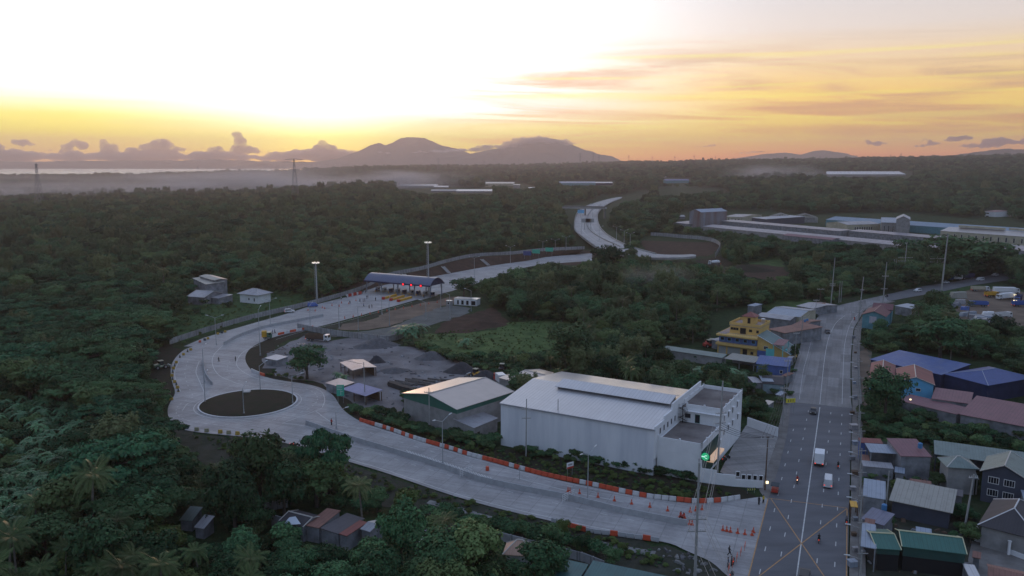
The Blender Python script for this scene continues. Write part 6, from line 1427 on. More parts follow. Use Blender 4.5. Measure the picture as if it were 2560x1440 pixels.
for q in range(2):
    for yy in (0, 9, 18):
        x0 = q*27; b = MB(); b.tube((x0,yy,0), (x0,yy,7.0), .5, n=4); b.tube((x0+26,yy,0), (x0+26,yy,7.0), .5, n=4); b.tube((x0,yy,7), (x0+13,yy,11), .45, n=4); b.tube((x0+13,yy,11), (x0+26,yy,7), .45, n=4); b.tube((x0,yy,7), (x0+26,yy,7), .3, n=4)
        for k in range(1, 8): b.tube((x0+26*k/8,yy,7), (x0+26*k/8,yy,7+4*(1-abs(k/4-1))), .22, n=4)
        b.build('truss', mat('truss_pale', (0.4,0.38,0.36)), rh)
    b = MB(); b.box((q*27+13,18.6,3), (26,.4,6)); b.box((q*27+13,-.4,2), (26,.3,4)); b.build('wall', WALLG, rh)
house('factory_hall', 'factory', 'very long hall under a blue ribbed roof behind the factory', (2064,549), (2620,586), (2620,566), 8.0, WALLTE, R_FBLUE, 'gx', rise=3.0, over=.3, depth=34)
house('factory_hall', 'factory', 'pale hall with tall narrow windows in the middle of the factory', (2203,556), (2276,558), (2280,548), 14.0, WALLG, R_PALE, 'gx', rise=3, over=.3, wins=[('f', .12+.15*k, 7.0, .9, 8.0) for k in range(6)])
house('factory_hall', 'factory', 'stepped tower end of the pale factory hall', (2240,548), (2276,549), (2279,543), 19.5, WALLG, R_PALE, 'gy', rise=3, over=.3)
house('factory_hall', 'factory', 'low cream wing left of the pale factory hall', (2118,562), (2202,560), (2204,553), 10.0, WALLC, R_GREY, 'gx', rise=2, over=.3, wins=[('f', .25+.07*k, 6.0, 1.6, 3.0) for k in range(8)])
house('factory_hall', 'factory', 'cream walled hall with cream roof vents at the right edge', (2350,577), (2620,596), (2620,575), 10.0, WALLC, R_BEIGE, 'gx', rise=3.0, over=.3, depth=30, wins=[('f', .08+.07*k, 6.0, 1.4, 4.0) for k in range(12)])
for k, (a, b2) in enumerate((((2399,566), (2512,573)), ((2526,573), (2620,580)))):
    q0, q1 = P(*a, 14.0), P(*b2, 14.0); t_, e, n = loc_frame(q0, q1); m_ = MB(); m_.box(((q1-q0).length/2, 0, 0), ((q1-q0).length, 3.5, 1.8)); o = m_.build('roof_vent', WALLC); o.location = (q0.x, q0.y, 14.2); o.rotation_euler = (0,0,t_); tag(o, ['left','right'][k]+' cream roof vent box on the cream walled hall', 'roof vent', 'roof vents on the cream factory hall')
house('factory_shed', 'factory', 'grey lean-to roof in front of the cream walled hall', (2467,617), (2620,634), (2620,612), 5.0, WALLD, R_FACT, 'shed', h2=6.5, over=.3, depth=22)
house('factory_shed', 'factory', 'small row house with a maroon roof in front of the long shed', (2143,600), (2215,607), (2218,601), 5.0, WALLC, R_MAROON, 'gx', rise=1.2, over=.3, depth=9, wins=[('f', .15+.14*k, 2.6, 2.2, 1.6) for k in range(6)])
house('factory_shed', 'factory', 'pinkish low roofs left of the maroon row house', (1955,588), (2080,600), (2083,594), 5.0, WALLD, R_PINK, 'gx', rise=1.4, over=.3, depth=14)
house('factory_shed', 'factory', 'bluish lean-to roof below the right end of the long shed', (2232,621), (2272,626), (2280,618), 4.0, WALLD, R_PALE, 'shed', h2=4.6, over=.3)
house('villa', 'house', 'white two-storey house on the wooded slope above the factory', (2460,528), (2491,530), (2510,526), 9.0, WALLW, R_PINK, 'gx', rise=1.2, over=.3, wins=[('f', .3, 6.5, 4, 1.6), ('f', .3, 2.8, 4, 1.6)])
# --- halls and villages on the plain (standing on the terrain where the photo shows them)
def G(px, py):
    d = Vector(((px-1280)/FPX, CP+(720-py)/FPX*SP, -SP+(720-py)/FPX*CP)); t = 300.0
    while t < 11000:
        q = Vector((0,0,HC))+d*t
        if q.z <= float(tz(q.x, q.y)): return q
        t += 6
    return Vector((0,0,HC))+d*3500
def far_hall(name, cat, label, x0, x1, yb, yt, wall, roof, depth=30, group=None):
    q = G((x0+x1)/2, yb); k = q.y/FPX/CP; W = (x1-x0)*k; h = max(3.0, (yb-yt)*k*.6); z = float(tz(q.x, q.y))
    root = empty(name, label, cat, (q.x-W/2, q.y, z), 0, group); m_ = MB(); m_.box((W/2, depth/2, h/2-1), (W, depth, h+2)); m_.build('wall', wall, root)
    m_ = MB(); slab4(m_, (-.5,-.5,h), (W+.5,-.5,h), (W+.5,depth/2,h+depth*.09), (-.5,depth/2,h+depth*.09)); slab4(m_, (W+.5,depth+.5,h), (-.5,depth+.5,h), (-.5,depth/2,h+depth*.09), (W+.5,depth/2,h+depth*.09)); m_.build('roof', roof, root)
PALEH = mat('hall_white', (0.75,0.75,0.78), rough=.6)
far_hall('distant_hall', 'warehouse', 'bright white-roofed hall beside the rising smoke', 997, 1092, 470, 461, WALLG, R_WHITE, 45); far_hall('distant_hall', 'warehouse', 'white roof right behind the smoky white hall', 1085, 1120, 471, 465, WALLG, R_WHITE, 30)
far_hall('distant_hall', 'warehouse', 'long low silver roof in front of the smoky hall', 1142, 1230, 482, 475, WALLD, R_WHITE, 40); far_hall('distant_hall', 'warehouse', 'short grey roof left of the long silver roof', 1078, 1140, 480, 475, WALLD, R_GREY, 30)
far_hall('distant_hall', 'warehouse', 'beige block with a raised roof on the plain', 1215, 1285, 466, 454, WALLC, R_BEIGE, 40); far_hall('distant_hall', 'warehouse', 'small grey cube right of the beige block', 1284, 1300, 470, 458, WALLG, R_BEIGE, 20); far_hall('distant_hall', 'warehouse', 'small white roofs right of the grey cube', 1322, 1350, 473, 468, WALLG, R_WHITE, 20)
far_hall('distant_hall', 'warehouse', 'long pale blue-roofed hall on the plain', 1400, 1488, 464, 454, WALLTE, R_PALE, 45); far_hall('distant_hall', 'warehouse', 'dark hall with a bright white roof edge', 1490, 1531, 463, 454, WALLN, R_WHITE, 30)
far_hall('distant_hall', 'warehouse', 'blue roofed hall on the plain right of centre', 1664, 1722, 458, 447, WALLTE, R_BLUE, 35); far_hall('distant_hall', 'warehouse', 'huge white greenhouse-like roof on the right plain', 2072, 2262, 442, 432, WALLG, R_WHITE, 90)
far_hall('distant_tank', 'tank', 'white cylindrical tank block in the right forest', 2073, 2081, 468, 459, WALLW, R_WHITE, 9); far_hall('distant_tank', 'tank', 'small white tank right of the cylindrical tank', 2120, 2127, 466, 461, WALLW, R_WHITE, 7)
far_hall('distant_shed', 'warehouse', 'reddish brown hall above the far expressway', 1680, 1712, 548, 540, WALLD, R_GREY, 18)
vr = random.Random(3)
for k in range(26):
    x = vr.choice([vr.uniform(10,40), vr.uniform(100,165), vr.uniform(195,330), vr.uniform(195,330), vr.uniform(520,640)]); y = vr.uniform(484, 497)
    far_hall('village_house', 'house', 'tiny pale village house in the smoky valley on the left', x, x+vr.uniform(6,15), y, y-vr.uniform(4,6), WALLW, vr.choice([R_WHITE, R_GREY, R_PALE]), 12, 'village houses in the smoky valley')
for k in range(22):
    x = vr.uniform(1180, 1900); y = vr.uniform(422, 447)
    far_hall('village_house', 'house', 'tiny pale building scattered on the distant central plain', x, x+vr.uniform(4,10), y, y-3, WALLW, vr.choice([R_WHITE, R_PINK, R_PALE]), 18, 'buildings scattered on the distant plain')
for k in range(9):
    x = vr.uniform(560, 860); y = vr.uniform(428, 436)
    far_hall('village_house', 'house', 'pale roof on the far left plateau before the sea', x, x+vr.uniform(8,26), y, y-3, WALLG, R_WHITE, 25, 'pale roofs on the far left plateau')
# ------------------------------------------------------------------ walls, barriers and verges
FENCE = slab_mat('precast_fence', (0.36,0.37,0.38), 0, 1.6, 2.4, contrast=.12, joint=.6, streak=.2)
def fence(pts, h, label, m=FENCE, posts=2.4):
    root = empty('precast_fence', label, 'fence', (0,0,0)); b = MB(); wall_strip(pts, .14, h, b); b.build('panels', m, root)
    b = MB()
    for q in resample(pts, posts): b.box((q.x, q.y, q.z+h/2), (.26,.26,h+.12))
    b.build('posts', CONC, root)
def spl_z(ctrl, step=5.0):
    a = [P(x, y, z) for x, y, z in ctrl]; q = [a[0]*2-a[1]]+a+[a[-1]*2-a[-2]]; out = []
    for i in range(1, len(q)-2):
        n = max(1, int((q[i+1]-q[i]).length/step))
        for k in range(n):
            t = k/n; w, b, c, d = q[i-1], q[i], q[i+1], q[i+2]; out.append(0.5*((2*b)+(c-w)*t+(2*w-5*b+4*c-d)*t*t+(3*b-w-3*c+d)*t*t*t))
    return out+[a[-1]]
f1 = spl_z([(425,861,0),(514,832,0),(612,803,0),(672,788,0),(796,758,0),(911,723,0),(971,692,3),(1053,675,4),(1119,656,5),(1186,642,5),(1283,636,5),(1354,628,4),(1461,623,4)])
fence(f1, 2.3, 'long grey precast fence curving along the outer side of the toll road')
fence(spl_z([(744,822,0),(810,835,0),(867,843,0),(920,850,0),(971,855,0),(1001,848,0),(1018,836,0)]), 2.4, 'grey precast fence between the gravel yard and the gravel lot')
fence(spl_z([(1627,589,1),(1660,591,1),(1700,595,1),(1751,599,1),(1782,605,1),(1798,614,1),(1799,624,1),(1788,644,1)], 6), 3.2, 'curved pale fence round the brown earth beside the expressway')
fence(spl_z([(1105,1325,0),(1226,1345,0),(1330,1372,0),(1410,1392,0),(1460,1405,0),(1510,1425,0)]), 1.7, 'low precast fence behind the sea-green roofs and the drain path')
fence(spl_z([(590,1290,0),(680,1275,0),(720,1268,0)]), 1.8, 'short grey fence at the left end of the shack row')
# cut slope between fence and road
b = MB(); up = spl_z([(905,722,.3),(971,693,3),(1053,676,4),(1119,657,5),(1186,643,5),(1283,637,5),(1354,629,4),(1461,624,4)], 8); lo = spl_z([(917,727,.1),(965,712,.1),(1065,695,.1),(1119,685,.1),(1240,663,.1),(1327,651,.1),(1364,643,.1),(1440,636,.1)], 8)
def at_(pl, t): f = t*(len(pl)-1); i = min(int(f), len(pl)-2); return pl[i].lerp(pl[i+1], f-i)
N_ = 60
for i in range(N_):
    a, c, d, e = at_(lo, i/N_), at_(lo, (i+1)/N_), at_(up, (i+1)/N_), at_(up, i/N_); b.add([a, c, d, e], [(0,1,2,3)])
    o1 = Vector((-3, 22, 0)); b.add([e, d, Vector((d.x-3, d.y+26, -.3)), Vector((e.x-3, e.y+26, -.3))], [(0,1,2,3)])
tag(b.build('embankment', SOIL), kind='structure')
for a, c in (((1010,686,3.6),(1018,704,.4)), ((1107,667,4.3),(1123,684,.4)), ((1204,649,4.6),(1222,665,.4))):
    b = MB(); p0, p1 = P(*a), P(*c); b.add([p0+Vector((-1,0,.15)), p0+Vector((1,0,.15)), p1+Vector((1.2,0,.35)), p1+Vector((-1,0,.35))], [(3,2,1,0)]); b.tube(p0+Vector((-1,0,.3)), p1+Vector((-1,0,.5)), .25, n=4); b.tube(p0+Vector((1,0,.3)), p1+Vector((1,0,.5)), .25, n=4)
    tag(b.build('drain_chute', CONC), 'concrete drain chute running down the brown slope'+{1010:' next to the toll canopy',1107:' in its middle',1204:' at its far end'}[a[0]], 'drain chute', 'drain chutes on the brown slope')
# concrete median barriers
JER = mat('jersey_concrete', (0.40,0.41,0.42), rough=.85, var=.25, scale=.8, spec=.2, detail=9)
def jersey(pl, label, h=1.1):
    b = MB(); wall_strip(spline(pl, .2, 3), .55, h, b, top=.45); tag(b.build('median_barrier', JER), label, 'barrier')
jersey([(765,1061),(881,1101),(958,1124),(1065,1157),(1154,1187),(1200,1203),(1319,1229),(1423,1249),(1556,1282),(1717,1314)], 'long concrete median barrier down the middle of the toll ramp', 1.2)
jersey([(506,905),(509,922),(517,944),(530,962)], 'short concrete barrier in the curve before the roundabout')
jersey([(560,862),(596,842),(640,826),(668,818),(740,804),(808,791)], 'curved concrete barrier between the lanes below the toll plaza')
for (x, y), nm in (((1166,1188),'left'), ((1421,1250),'right')):    # gaps closed by white gates
    q = P(x, y, .2); o = empty('barrier_gate', nm+' white barred gate standing across the median barrier', 'gate', q, math.radians(48), 'gates in the median barrier'); b = MB()
    for z in (.5, .9, 1.3, 1.7): b.tube((-2,0,z), (2,0,z), .06, n=4)
    b.build('rails', FRAMEW, o); b = MB()
    for k in range(6): b.tube((-2+.8*k,0,.05), (-2+.8*k,0,1.8), .07, n=4)
    b.build('uprights', FRAMEW, o)
# plastic barriers
RB = mat('plastic_red', (0.60,0.085,0.035), rough=.5, var=.2, scale=1.5); WB = mat('plastic_white', (0.62,0.62,0.62), rough=.5, var=.25, scale=1.5)
def block_mesh(L=1.42, h=.95, w=.5):
    b = MB(); x = L/2; pr = [(-w/2,0), (w/2,0), (w/2,.22), (w*.22,h), (-w*.22,h), (-w/2,.22)]; vs = [(-x, y, z) for y, z in pr]+[(x, y, z) for y, z in pr]
    b.add(vs, [(5,4,3,2,1,0), (6,7,8,9,10,11)]+[(i, (i+1) % 6, 6+(i+1) % 6, 6+i) for i in range(6)]); return b
bred, bwhite, bgrey = block_mesh().mesh('plastic_barrier', RB), block_mesh().mesh('plastic_barrier', WB), block_mesh(h=.8).mesh('plastic_barrier', JER)
REDS = [(904,935),(957,970),(980,990),(1000,1014),(1023,1037),(1065,1102),(1110,1124),(1133,1148),(1157,1171),(1210,1254),(1265,1278),(1290,1303),(1318,1364),(1377,1425),(1439,1455),(1470,1484),(1499,1545),(1560,1576),(1592,1625),(1691,1728),(1747,1763),(1782,1795),(1844,1859)]
def seg_word(x):
    for lim, w in ((1000,'nearest the roundabout'),(1200,'below the green-banded warehouse'),(1430,'in front of the big white warehouse'),(1650,'beside the cone row'),(1800,'by the tall power pole'),(9999,'at the main road corner')):
        if x < lim: return w
def barrier_row(pl, reds, side, step=1.55, off=.35, words=None):
    for q in resample(spline(pl, .2, 2), step)[:-1]:
        px, py, _ = proj(q.x, q.y, q.z); q2 = spline
        isr = any(a <= px <= c for a, c in reds); m_ = bred if isr else (bwhite if side != 'south' else bgrey)
        o = bpy.data.objects.new('plastic_barrier', m_); COL.objects.link(o); o.location = (q.x, q.y, .2); ang.append((o, q)); c = 'red' if isr else ('white' if side != 'south' else 'grey')
        tag(o, '%s road barrier block %s' % (c, words or seg_word(px)), 'road barrier', '%s barrier blocks %s' % (c, words or seg_word(px)))
def orient():
    for i, (o, q) in enumerate(ang):
        a, c = ang[max(0, i-1)][1], ang[min(len(ang)-1, i+1)][1]; o.rotation_euler = (0, 0, math.atan2(c.y-a.y, c.x-a.x)+rnd.uniform(-.05,.05))
ang = []; barrier_row([(904,1054),(970,1074),(1035,1097),(1124,1123),(1169,1138),(1253,1160),(1363,1190),(1482,1215),(1544,1229),(1625,1245),(1690,1252),(1734,1257),(1794,1255),(1840,1249),(1872,1243)], REDS, 'inner'); orient()
ang = []; barrier_row([(699,837),(730,830),(766,823),(791,817)], [(694,708),(725,738),(758,792)], 'inner', words='along the inner curve below the toll plaza'); orient()
ang = []; barrier_row([(631,929),(650,937),(670,943)], [(648,672)], 'inner', words='at the inner curve above the roundabout'); orient()
ang = []; barrier_row([(1387,1306),(1466,1329),(1556,1341),(1675,1358)], [(1387,1394),(1410,1466),(1519,1538),(1556,1574),(1611,1630),(1648,1668)], 'south', words='on the lower edge of the ramp'); orient()
YB = mat('block_yellow', (0.50,0.33,0.06), rough=.8, var=.4, scale=1.5); YG = mat('block_yellow_grey', (0.33,0.31,0.19), rough=.9, var=.35, scale=1.5); BD = mat('block_dark', (0.06,0.075,0.085), rough=.9, var=.2, scale=1)
def block(px, py, m, lab, s=1.0, grp='concrete blocks below the roundabout'):
    q = P(px, py, .2); b = block_mesh(1.0*s, .95*s, .7*s); o = b.build('concrete_block', m); o.location = (q.x, q.y, .2); o.rotation_euler = (0,0,rnd.uniform(-.2,.2)); tag(o, lab, 'concrete block', grp)
for i, (x, y, m) in enumerate(((467,1071,BD),(492,1077,YG),(517,1080,YG),(551,1083,YB),(572,1085,YG),(594,1087,YB),(617,1090,YG),(428,1000,YB))):
    block(x, y, m, ['dark block at the left end of the block row below the roundabout','first faded yellow block right of the dark block','second faded yellow block right of the dark block','bright yellow block in the middle of the block row','greyish block between the two bright yellow blocks','second bright yellow block of the block row','faded block at the right end of the block row','yellow block at the left edge of the roundabout road'][i])
CORN = [(477,876),(469,880),(459,888),(450,894),(441,908),(437,916),(434,923),(432,932),(430,941),(432,950),(437,957),(441,963),(444,971),(446,979)]
CP_ = empty('traffic_cone', '', 'traffic cone'); b = MB(); b.box((0,0,.04), (.5,.5,.08)); b.build('base', RB, CP_); b = MB(); b.tube((0,0,.08), (0,0,.9), .19, .04, 8); b.build('cone', RB, CP_); b = MB(); b.tube((0,0,.42), (0,0,.58), .128, .098, 8); b.build('reflective_band', WB, CP_); CONE = Proto(CP_)
DC = empty('dark_cone', '', 'cone'); b = MB(); b.box((0,0,.06), (.7,.7,.12)); b.build('base', YB, DC); b = MB(); b.tube((0,0,.12), (0,0,1.15), .33, .06, 8); b.build('cone', BD, DC); DCONE = Proto(DC)
for i, (x, y) in enumerate(CORN):
    w = 'upper' if i < 4 else ('middle' if i < 9 else 'lower')
    if i % 2 == 0: block(x, y, YB, 'yellow block in the %s part of the left outer curve' % w, .9, 'yellow blocks on the outer curve, %s part' % w)
    else: q = P(x, y, .2); DCONE.put((q.x, q.y, .2), 0, 'dark marker cone in the %s part of the left outer curve' % w, 'dark marker cones on the outer curve, %s part' % w)
for x, y, m in ((500,856,RB),(512,851,BD),(520,848,YB),(545,836,YB),(555,833,BD),(563,831,YB)): block(x, y, m, 'block on the apron edge near the start of the long fence', .9, 'blocks on the apron near the fence start')
ROWC = [(1449,1234),(1495,1243),(1536,1252),(1579,1260),(1624.6,1268),(1669,1277)]
for i, (x, y) in enumerate(ROWC): q = P(x, y, .2); CONE.put((q.x, q.y, .2), 0, POS[i]+' orange cone from the left in the row along the ramp lane', 'orange cones along the ramp lane', 1.25)
for x, y, w in ((1725.5,1280,'left of the tall power pole'),(1739,1277,'just behind the tall power pole'),(1755,1274,'right of the tall power pole'),(1724,1311,'under the cross-arms of the tall power pole'),(1730,1312,'at the end of the median barrier'),(1700,1293,'beside the crouching worker'),(1711,1295,'right of the crouching worker'),
                (1420,1229,'left of the pair by the right median gate'),(1425,1230,'right of the pair by the right median gate')): q = P(x, y, .2); CONE.put((q.x, q.y, .2), 0, 'orange cone '+w, 'single orange cones on the ramp', 1.25)
for i, (x, y) in enumerate(((1807,1326),(1816.6,1328),(1826,1330),(1844,1333),(1862,1336),(1880,1338),(1883.6,1331))): q = P(x, y, .22); CONE.put((q.x, q.y, .22), 0, POS[i]+' orange cone from the left in the short row at the main road', 'orange cones at the main road', 1.25)
for i in range(14):
    x = 862+i*21; q = P(x, 796-i*3.6, .2); CONE.put((q.x, q.y, .2), 0, 'tiny orange cone in the line along the lower edge of the toll plaza', 'tiny cones along the lower edge of the toll plaza', 1.3)
for i in range(9): q = P(770+i*14+(i % 3)*4, 776-i*3+(i % 2)*5, .2); CONE.put((q.x, q.y, .2), 0, 'tiny orange cone near the blue and white van', 'tiny cones near the blue and white van', 1.3)
q = P(1218.4,1176,.2); b = MB(); b.tube((0,0,0), (0,0,.9), .42, n=12); b.tube((0,0,.9), (0,0,1.0), .42, .3, 12); o = b.build('traffic_drum', RB); o.location = q; tag(o, 'round orange drum standing alone on the ramp', 'traffic drum')
# small signs
def sign(px, py, h, w, sh, col, lab, rz=0.0, legs=2, stripe=None):
    q = P(px, py, .15); o = empty('road_sign', lab, 'sign', (q.x, q.y, .15), rz); b = MB(); b.box((0,0,h-sh/2), (w,.08,sh)); b.build('panel', col, o)
    for s in ((-w*.35, w*.35) if legs == 2 else (0,)): b = MB(); b.tube((s,.08,0), (s,.08,h), .05, n=5); b.build('post', STEEL, o)
    if stripe: b = MB(); b.box((0,-.06,h-sh*.85), (w,.04,sh*.3)); b.build('stripe', stripe, o); b = MB(); [b.box((0,-.06,h-sh*.25-.14*k), (w*.6,.03,.06)) for k in range(3)]; b.build('lettering', WALLN, o)
    return o
sign(1425,1194,3.6,1.9,1.4,WALLW,'white sign with a red stripe behind the barrier blocks',.6,2,RED)
o = sign(852,1008,5.6,2.2,3.4,mat('sign_teal', (0.05,0.42,0.28), rough=.5),'big green direction sign beside the roundabout road',.1)
b = MB(); [b.box((-.2,-.06,5.2-.5*k), (1.5,.03,.12)) for k in range(3)]; b.box((.1,-.06,3.2), (.12,.03,1.4)); b.box((.4,-.06,3.6), (.6,.03,.12)); b.build('lettering', FRAMEW, o)
sign(1299,1201,3.0,.5,.5,STEEL,'small sign on a thin post with a red base on the ramp',.3,1)
q = P(1877,1233,.2); o = empty('chevron_board', 'yellow and black chevron board at the tip of the kerb', 'sign', q, .15); b = MB(); b.box((0,0,.9), (2.2,.06,.6)); b.build('panel', BD, o); b = MB()
for k in range(4): b.tube((-.8+k*.5,-.05,1.15), (-.6+k*.5,-.05,.9), .06, n=4); b.tube((-.6+k*.5,-.05,.9), (-.8+k*.5,-.05,.65), .06, n=4)
b.build('chevrons', mat('reflective_yellow', (0.75,0.80,0.1), rough=.4), o); b = MB(); b.tube((-.8,0,0), (-.8,0,.7), .04, n=4); b.tube((.8,0,0), (.8,0,.7), .04, n=4); b.build('legs', STEEL, o)
o = sign(1975,1034,4.4,2.9,1.2,mat('sign_yellow', (0.70,0.60,0.05), rough=.5),'yellow billboard beside the road below the roadside trees',.2)
b = MB(); [b.box((-.7+.7*k,-.06,3.8), (.18,.03,.7)) for k in range(3)]; b.build('lettering', BD, o)
for px, py, lab in ((1340,647,'green direction sign on the toll road beyond the canopy'),(1318,652,'blue direction sign post left of the green one beyond the canopy'),(1373,642,'teal direction sign near the end of the long fence')):
    sign(px, py, 7, 6, 3, MATS['sign_teal'] if px != 1318 else R_DBLUE, lab, -.3)
for px, py, w, lab in ((1452,548,6,'blue gantry sign over the far expressway, upper one'),(1461,574,5,'left panel of the lower expressway gantry'),(1470,574,4,'middle round panel of the lower expressway gantry'),(1477,574,5,'right panel of the lower expressway gantry')):
    q = P(px, py, 5); o = empty('gantry_sign', lab, 'sign', q, 0); b = MB(); b.box((0,0,9), (w*1.3,.3,4)); b.build('panel', WALLS if px == 1452 else STEEL, o); b = MB(); b.tube((0,0,0), (0,0,8), .3, n=5); b.build('post', STEEL, o)
# ------------------------------------------------------------------ footbridge over the expressway
bg = empty('overpass', 'straight concrete overpass crossing the far expressway', 'bridge', (0,0,0)); a, c = P(1408,517,15), P(1515,519,15)
b = MB(); d = (c-a); nrm = Vector((-d.y,d.x,0)).normalized()*5; b.prism([(a-nrm)[:2], (c-nrm)[:2], (c+nrm)[:2], (a+nrm)[:2]], 13.2, 15.2); b.build('deck', CONC, bg)
b = MB(); wall_strip([a-nrm+Vector((0,0,.2)), c-nrm+Vector((0,0,.2))], .4, 1.1, b); wall_strip([a+nrm+Vector((0,0,.2)), c+nrm+Vector((0,0,.2))], .4, 1.1, b); b.build('railing', CONCD, bg)
for t in (.05, .52, .97): p = a.lerp(c, t); b = MB(); b.box((p.x,p.y,6.6), (1.6,6,13.2)); b.build('pier', CONCD, bg)
# ------------------------------------------------------------------ lamps and poles
POLE = mat('pole_galvanised', (0.42,0.44,0.45), rough=.5, metal=.3, var=.15, scale=1); PCON = mat('pole_concrete', (0.36,0.36,0.35), rough=.85, var=.25, scale=1); LAMPH = mat('lamp_head', (0.66,0.68,0.68), rough=.4)
def lamp_post(px, py, h, arms, lab, grp='street lamps of the toll road', z=.2, r=.13, L=2.6, rise=.9):
    q = P(px, py, z); o = empty('street_lamp', lab, 'street lamp', q, 0, grp); b = MB(); b.tube((0,0,-.1), (0,0,h), r, r*.6, 8); b.tube((0,0,-.1), (0,0,.7), r*2, r*1.6, 8); b.build('pole', POLE, o)
    for a in arms:
        a = math.radians(a); e = Vector((math.cos(a)*L, math.sin(a)*L, h+rise)); b = MB(); b.tube((0,0,h-.15), e, .07, .05, 5); b.build('arm', POLE, o)
        d = Vector((math.cos(a), math.sin(a), .15)); b = MB(); b.tube(e-d*.1, e+d*.85, .16, .10, 6); b.build('lamp_head', LAMPH, o)
LAMPS = [(1469,1254,10.3,(55,-125),'double-armed lamp post on the median nearest the main road'),(1107,1160,10.5,(55,-125),'double-armed lamp post on the median below the green-banded warehouse'),
 (841,1071,4.6,(20,),'short single-armed lamp post at the start of the median barrier'),(610,1036,7.6,(90,),'lamp post standing on the near rim of the traffic island'),(732,1010,8.3,(10,),'lamp post on the right rim of the traffic island'),
 (651,977,8.0,(60,),'lamp post on the far rim of the traffic island'),(513,1005,8.0,(90,),'lamp post on the left rim of the traffic island'),(511,955,11.0,(90,),'tall lamp post by the short curved barrier'),(541,862,10.8,(5,-175),'double-armed lamp post near the start of the long fence'),
 (676,812,10.9,(0,180),'double-armed lamp post left of the white car'),(776,825,10.5,(80,),'lamp post in the lane below the blue and white van'),(848,821,10.5,(170,),'lamp post left at the tan dirt lot'),(896,825,10.3,(90,),'lamp post at the tip of the grey gravel lot'),
 (955,786,11.5,(0,180,90,-90),'tall cross-headed lamp post in front of the toll booths'),(974,814,11.5,(90,),'lamp post in the middle of the tan dirt lot'),(1065,799,8,(165,),'lamp post above the palm clump of the gravel lot'),(1102,771,8.5,(170,),'lamp post behind the guard booth'),
 (1125,796,11.0,(160,),'lamp post in front of the guard booth'),(1178,778,10.0,(170,),'lamp post at the right end of the white cabin'),(651,888,17.0,(90,),'tall slim pole beside the inner curve'),(1186,693,12,(0,180),'double-armed lamp post on the toll road past the canopy'),
 (1276,660,12,(0,180),'double-armed lamp post where the trees meet the far toll road')]
for px, py, h, arms, lab in LAMPS: lamp_post(px, py, h, arms, lab)
for i, (x, y) in enumerate(((1453,590),(1498,600),(1481,556),(1560,611),(1575,620),(1541,600),(1415,627),(1388,636),(1357,640))): lamp_post(x, y, 11, (0,180), 'thin lamp post along the far expressway bend', 'thin lamp posts along the far expressway', z=5 if y < 622 and x > 1440 else .2, r=.2)
for px, py, h, lab in ((793,757,20,'tall floodlight mast beside the blue and white van'),(1072,738,28,'tallest floodlight mast rising behind the toll canopy')):
    q = P(px, py, 0); o = empty('floodlight_mast', lab, 'floodlight mast', q); b = MB(); b.tube((0,0,0), (0,0,h), .42, .28, 8); b.build('mast', POLE, o); b = MB()
    for k in range(int(h/1.2)): b.tube((-.9,.0,k*1.2), (-.9,0,k*1.2+1.2), .05, n=3); b.tube((-.9,0,k*1.2), (-.3,0,k*1.2), .04, n=3); b.tube((-.9,0,k*1.2), (-.3,0,k*1.2+1.2), .04, n=3)
    b.build('ladder', POLE, o); b = MB(); b.tube((0,0,h), (0,0,h+.2), 1.5, n=10); b.build('platform', POLE, o)
    for k in range(6): a = k*1.047; b = MB(); b.box((math.cos(a)*1.5, math.sin(a)*1.5, h+.5), (.7,.7,.5), a); b.build('floodlight', mat('flood_glow', (0.7,0.7,0.68), rough=.4, emis=(1,.9,.75), estr=.5), o)
def utility_pole(px, py, h, lab, arms=(), z=0.0, r=.19, grp=None, rz=0.0, lean=0.0, xf=False, m=None, al=2.4):
    q = P(px, py, z); o = empty('utility_pole', lab, 'utility pole', q, rz, grp); b = MB(); b.tube((0,0,-.3), (lean,0,h), r, r*.6, 8); b.build('pole', m or PCON, o)
    for a in arms:
        b = MB(); x = lean*a/h; b.box((x,-.12,a), (al,.12,.14)); b.box((x,.12,a), (al,.12,.14)); b.build('cross_arm', STEEL, o); b = MB()
        for k in (-1,-.45,.45,1): b.tube((x+k*al*.48,0,a+.05), (x+k*al*.48,0,a+.42), .07, .05, 6)
        b.build('insulators', WB, o)
    if xf: b = MB(); b.tube((lean*.7+.45,0,h*.68), (lean*.7+.45,0,h*.68+.9), .3, n=8); b.build('transformer', STEEL, o)
    return q
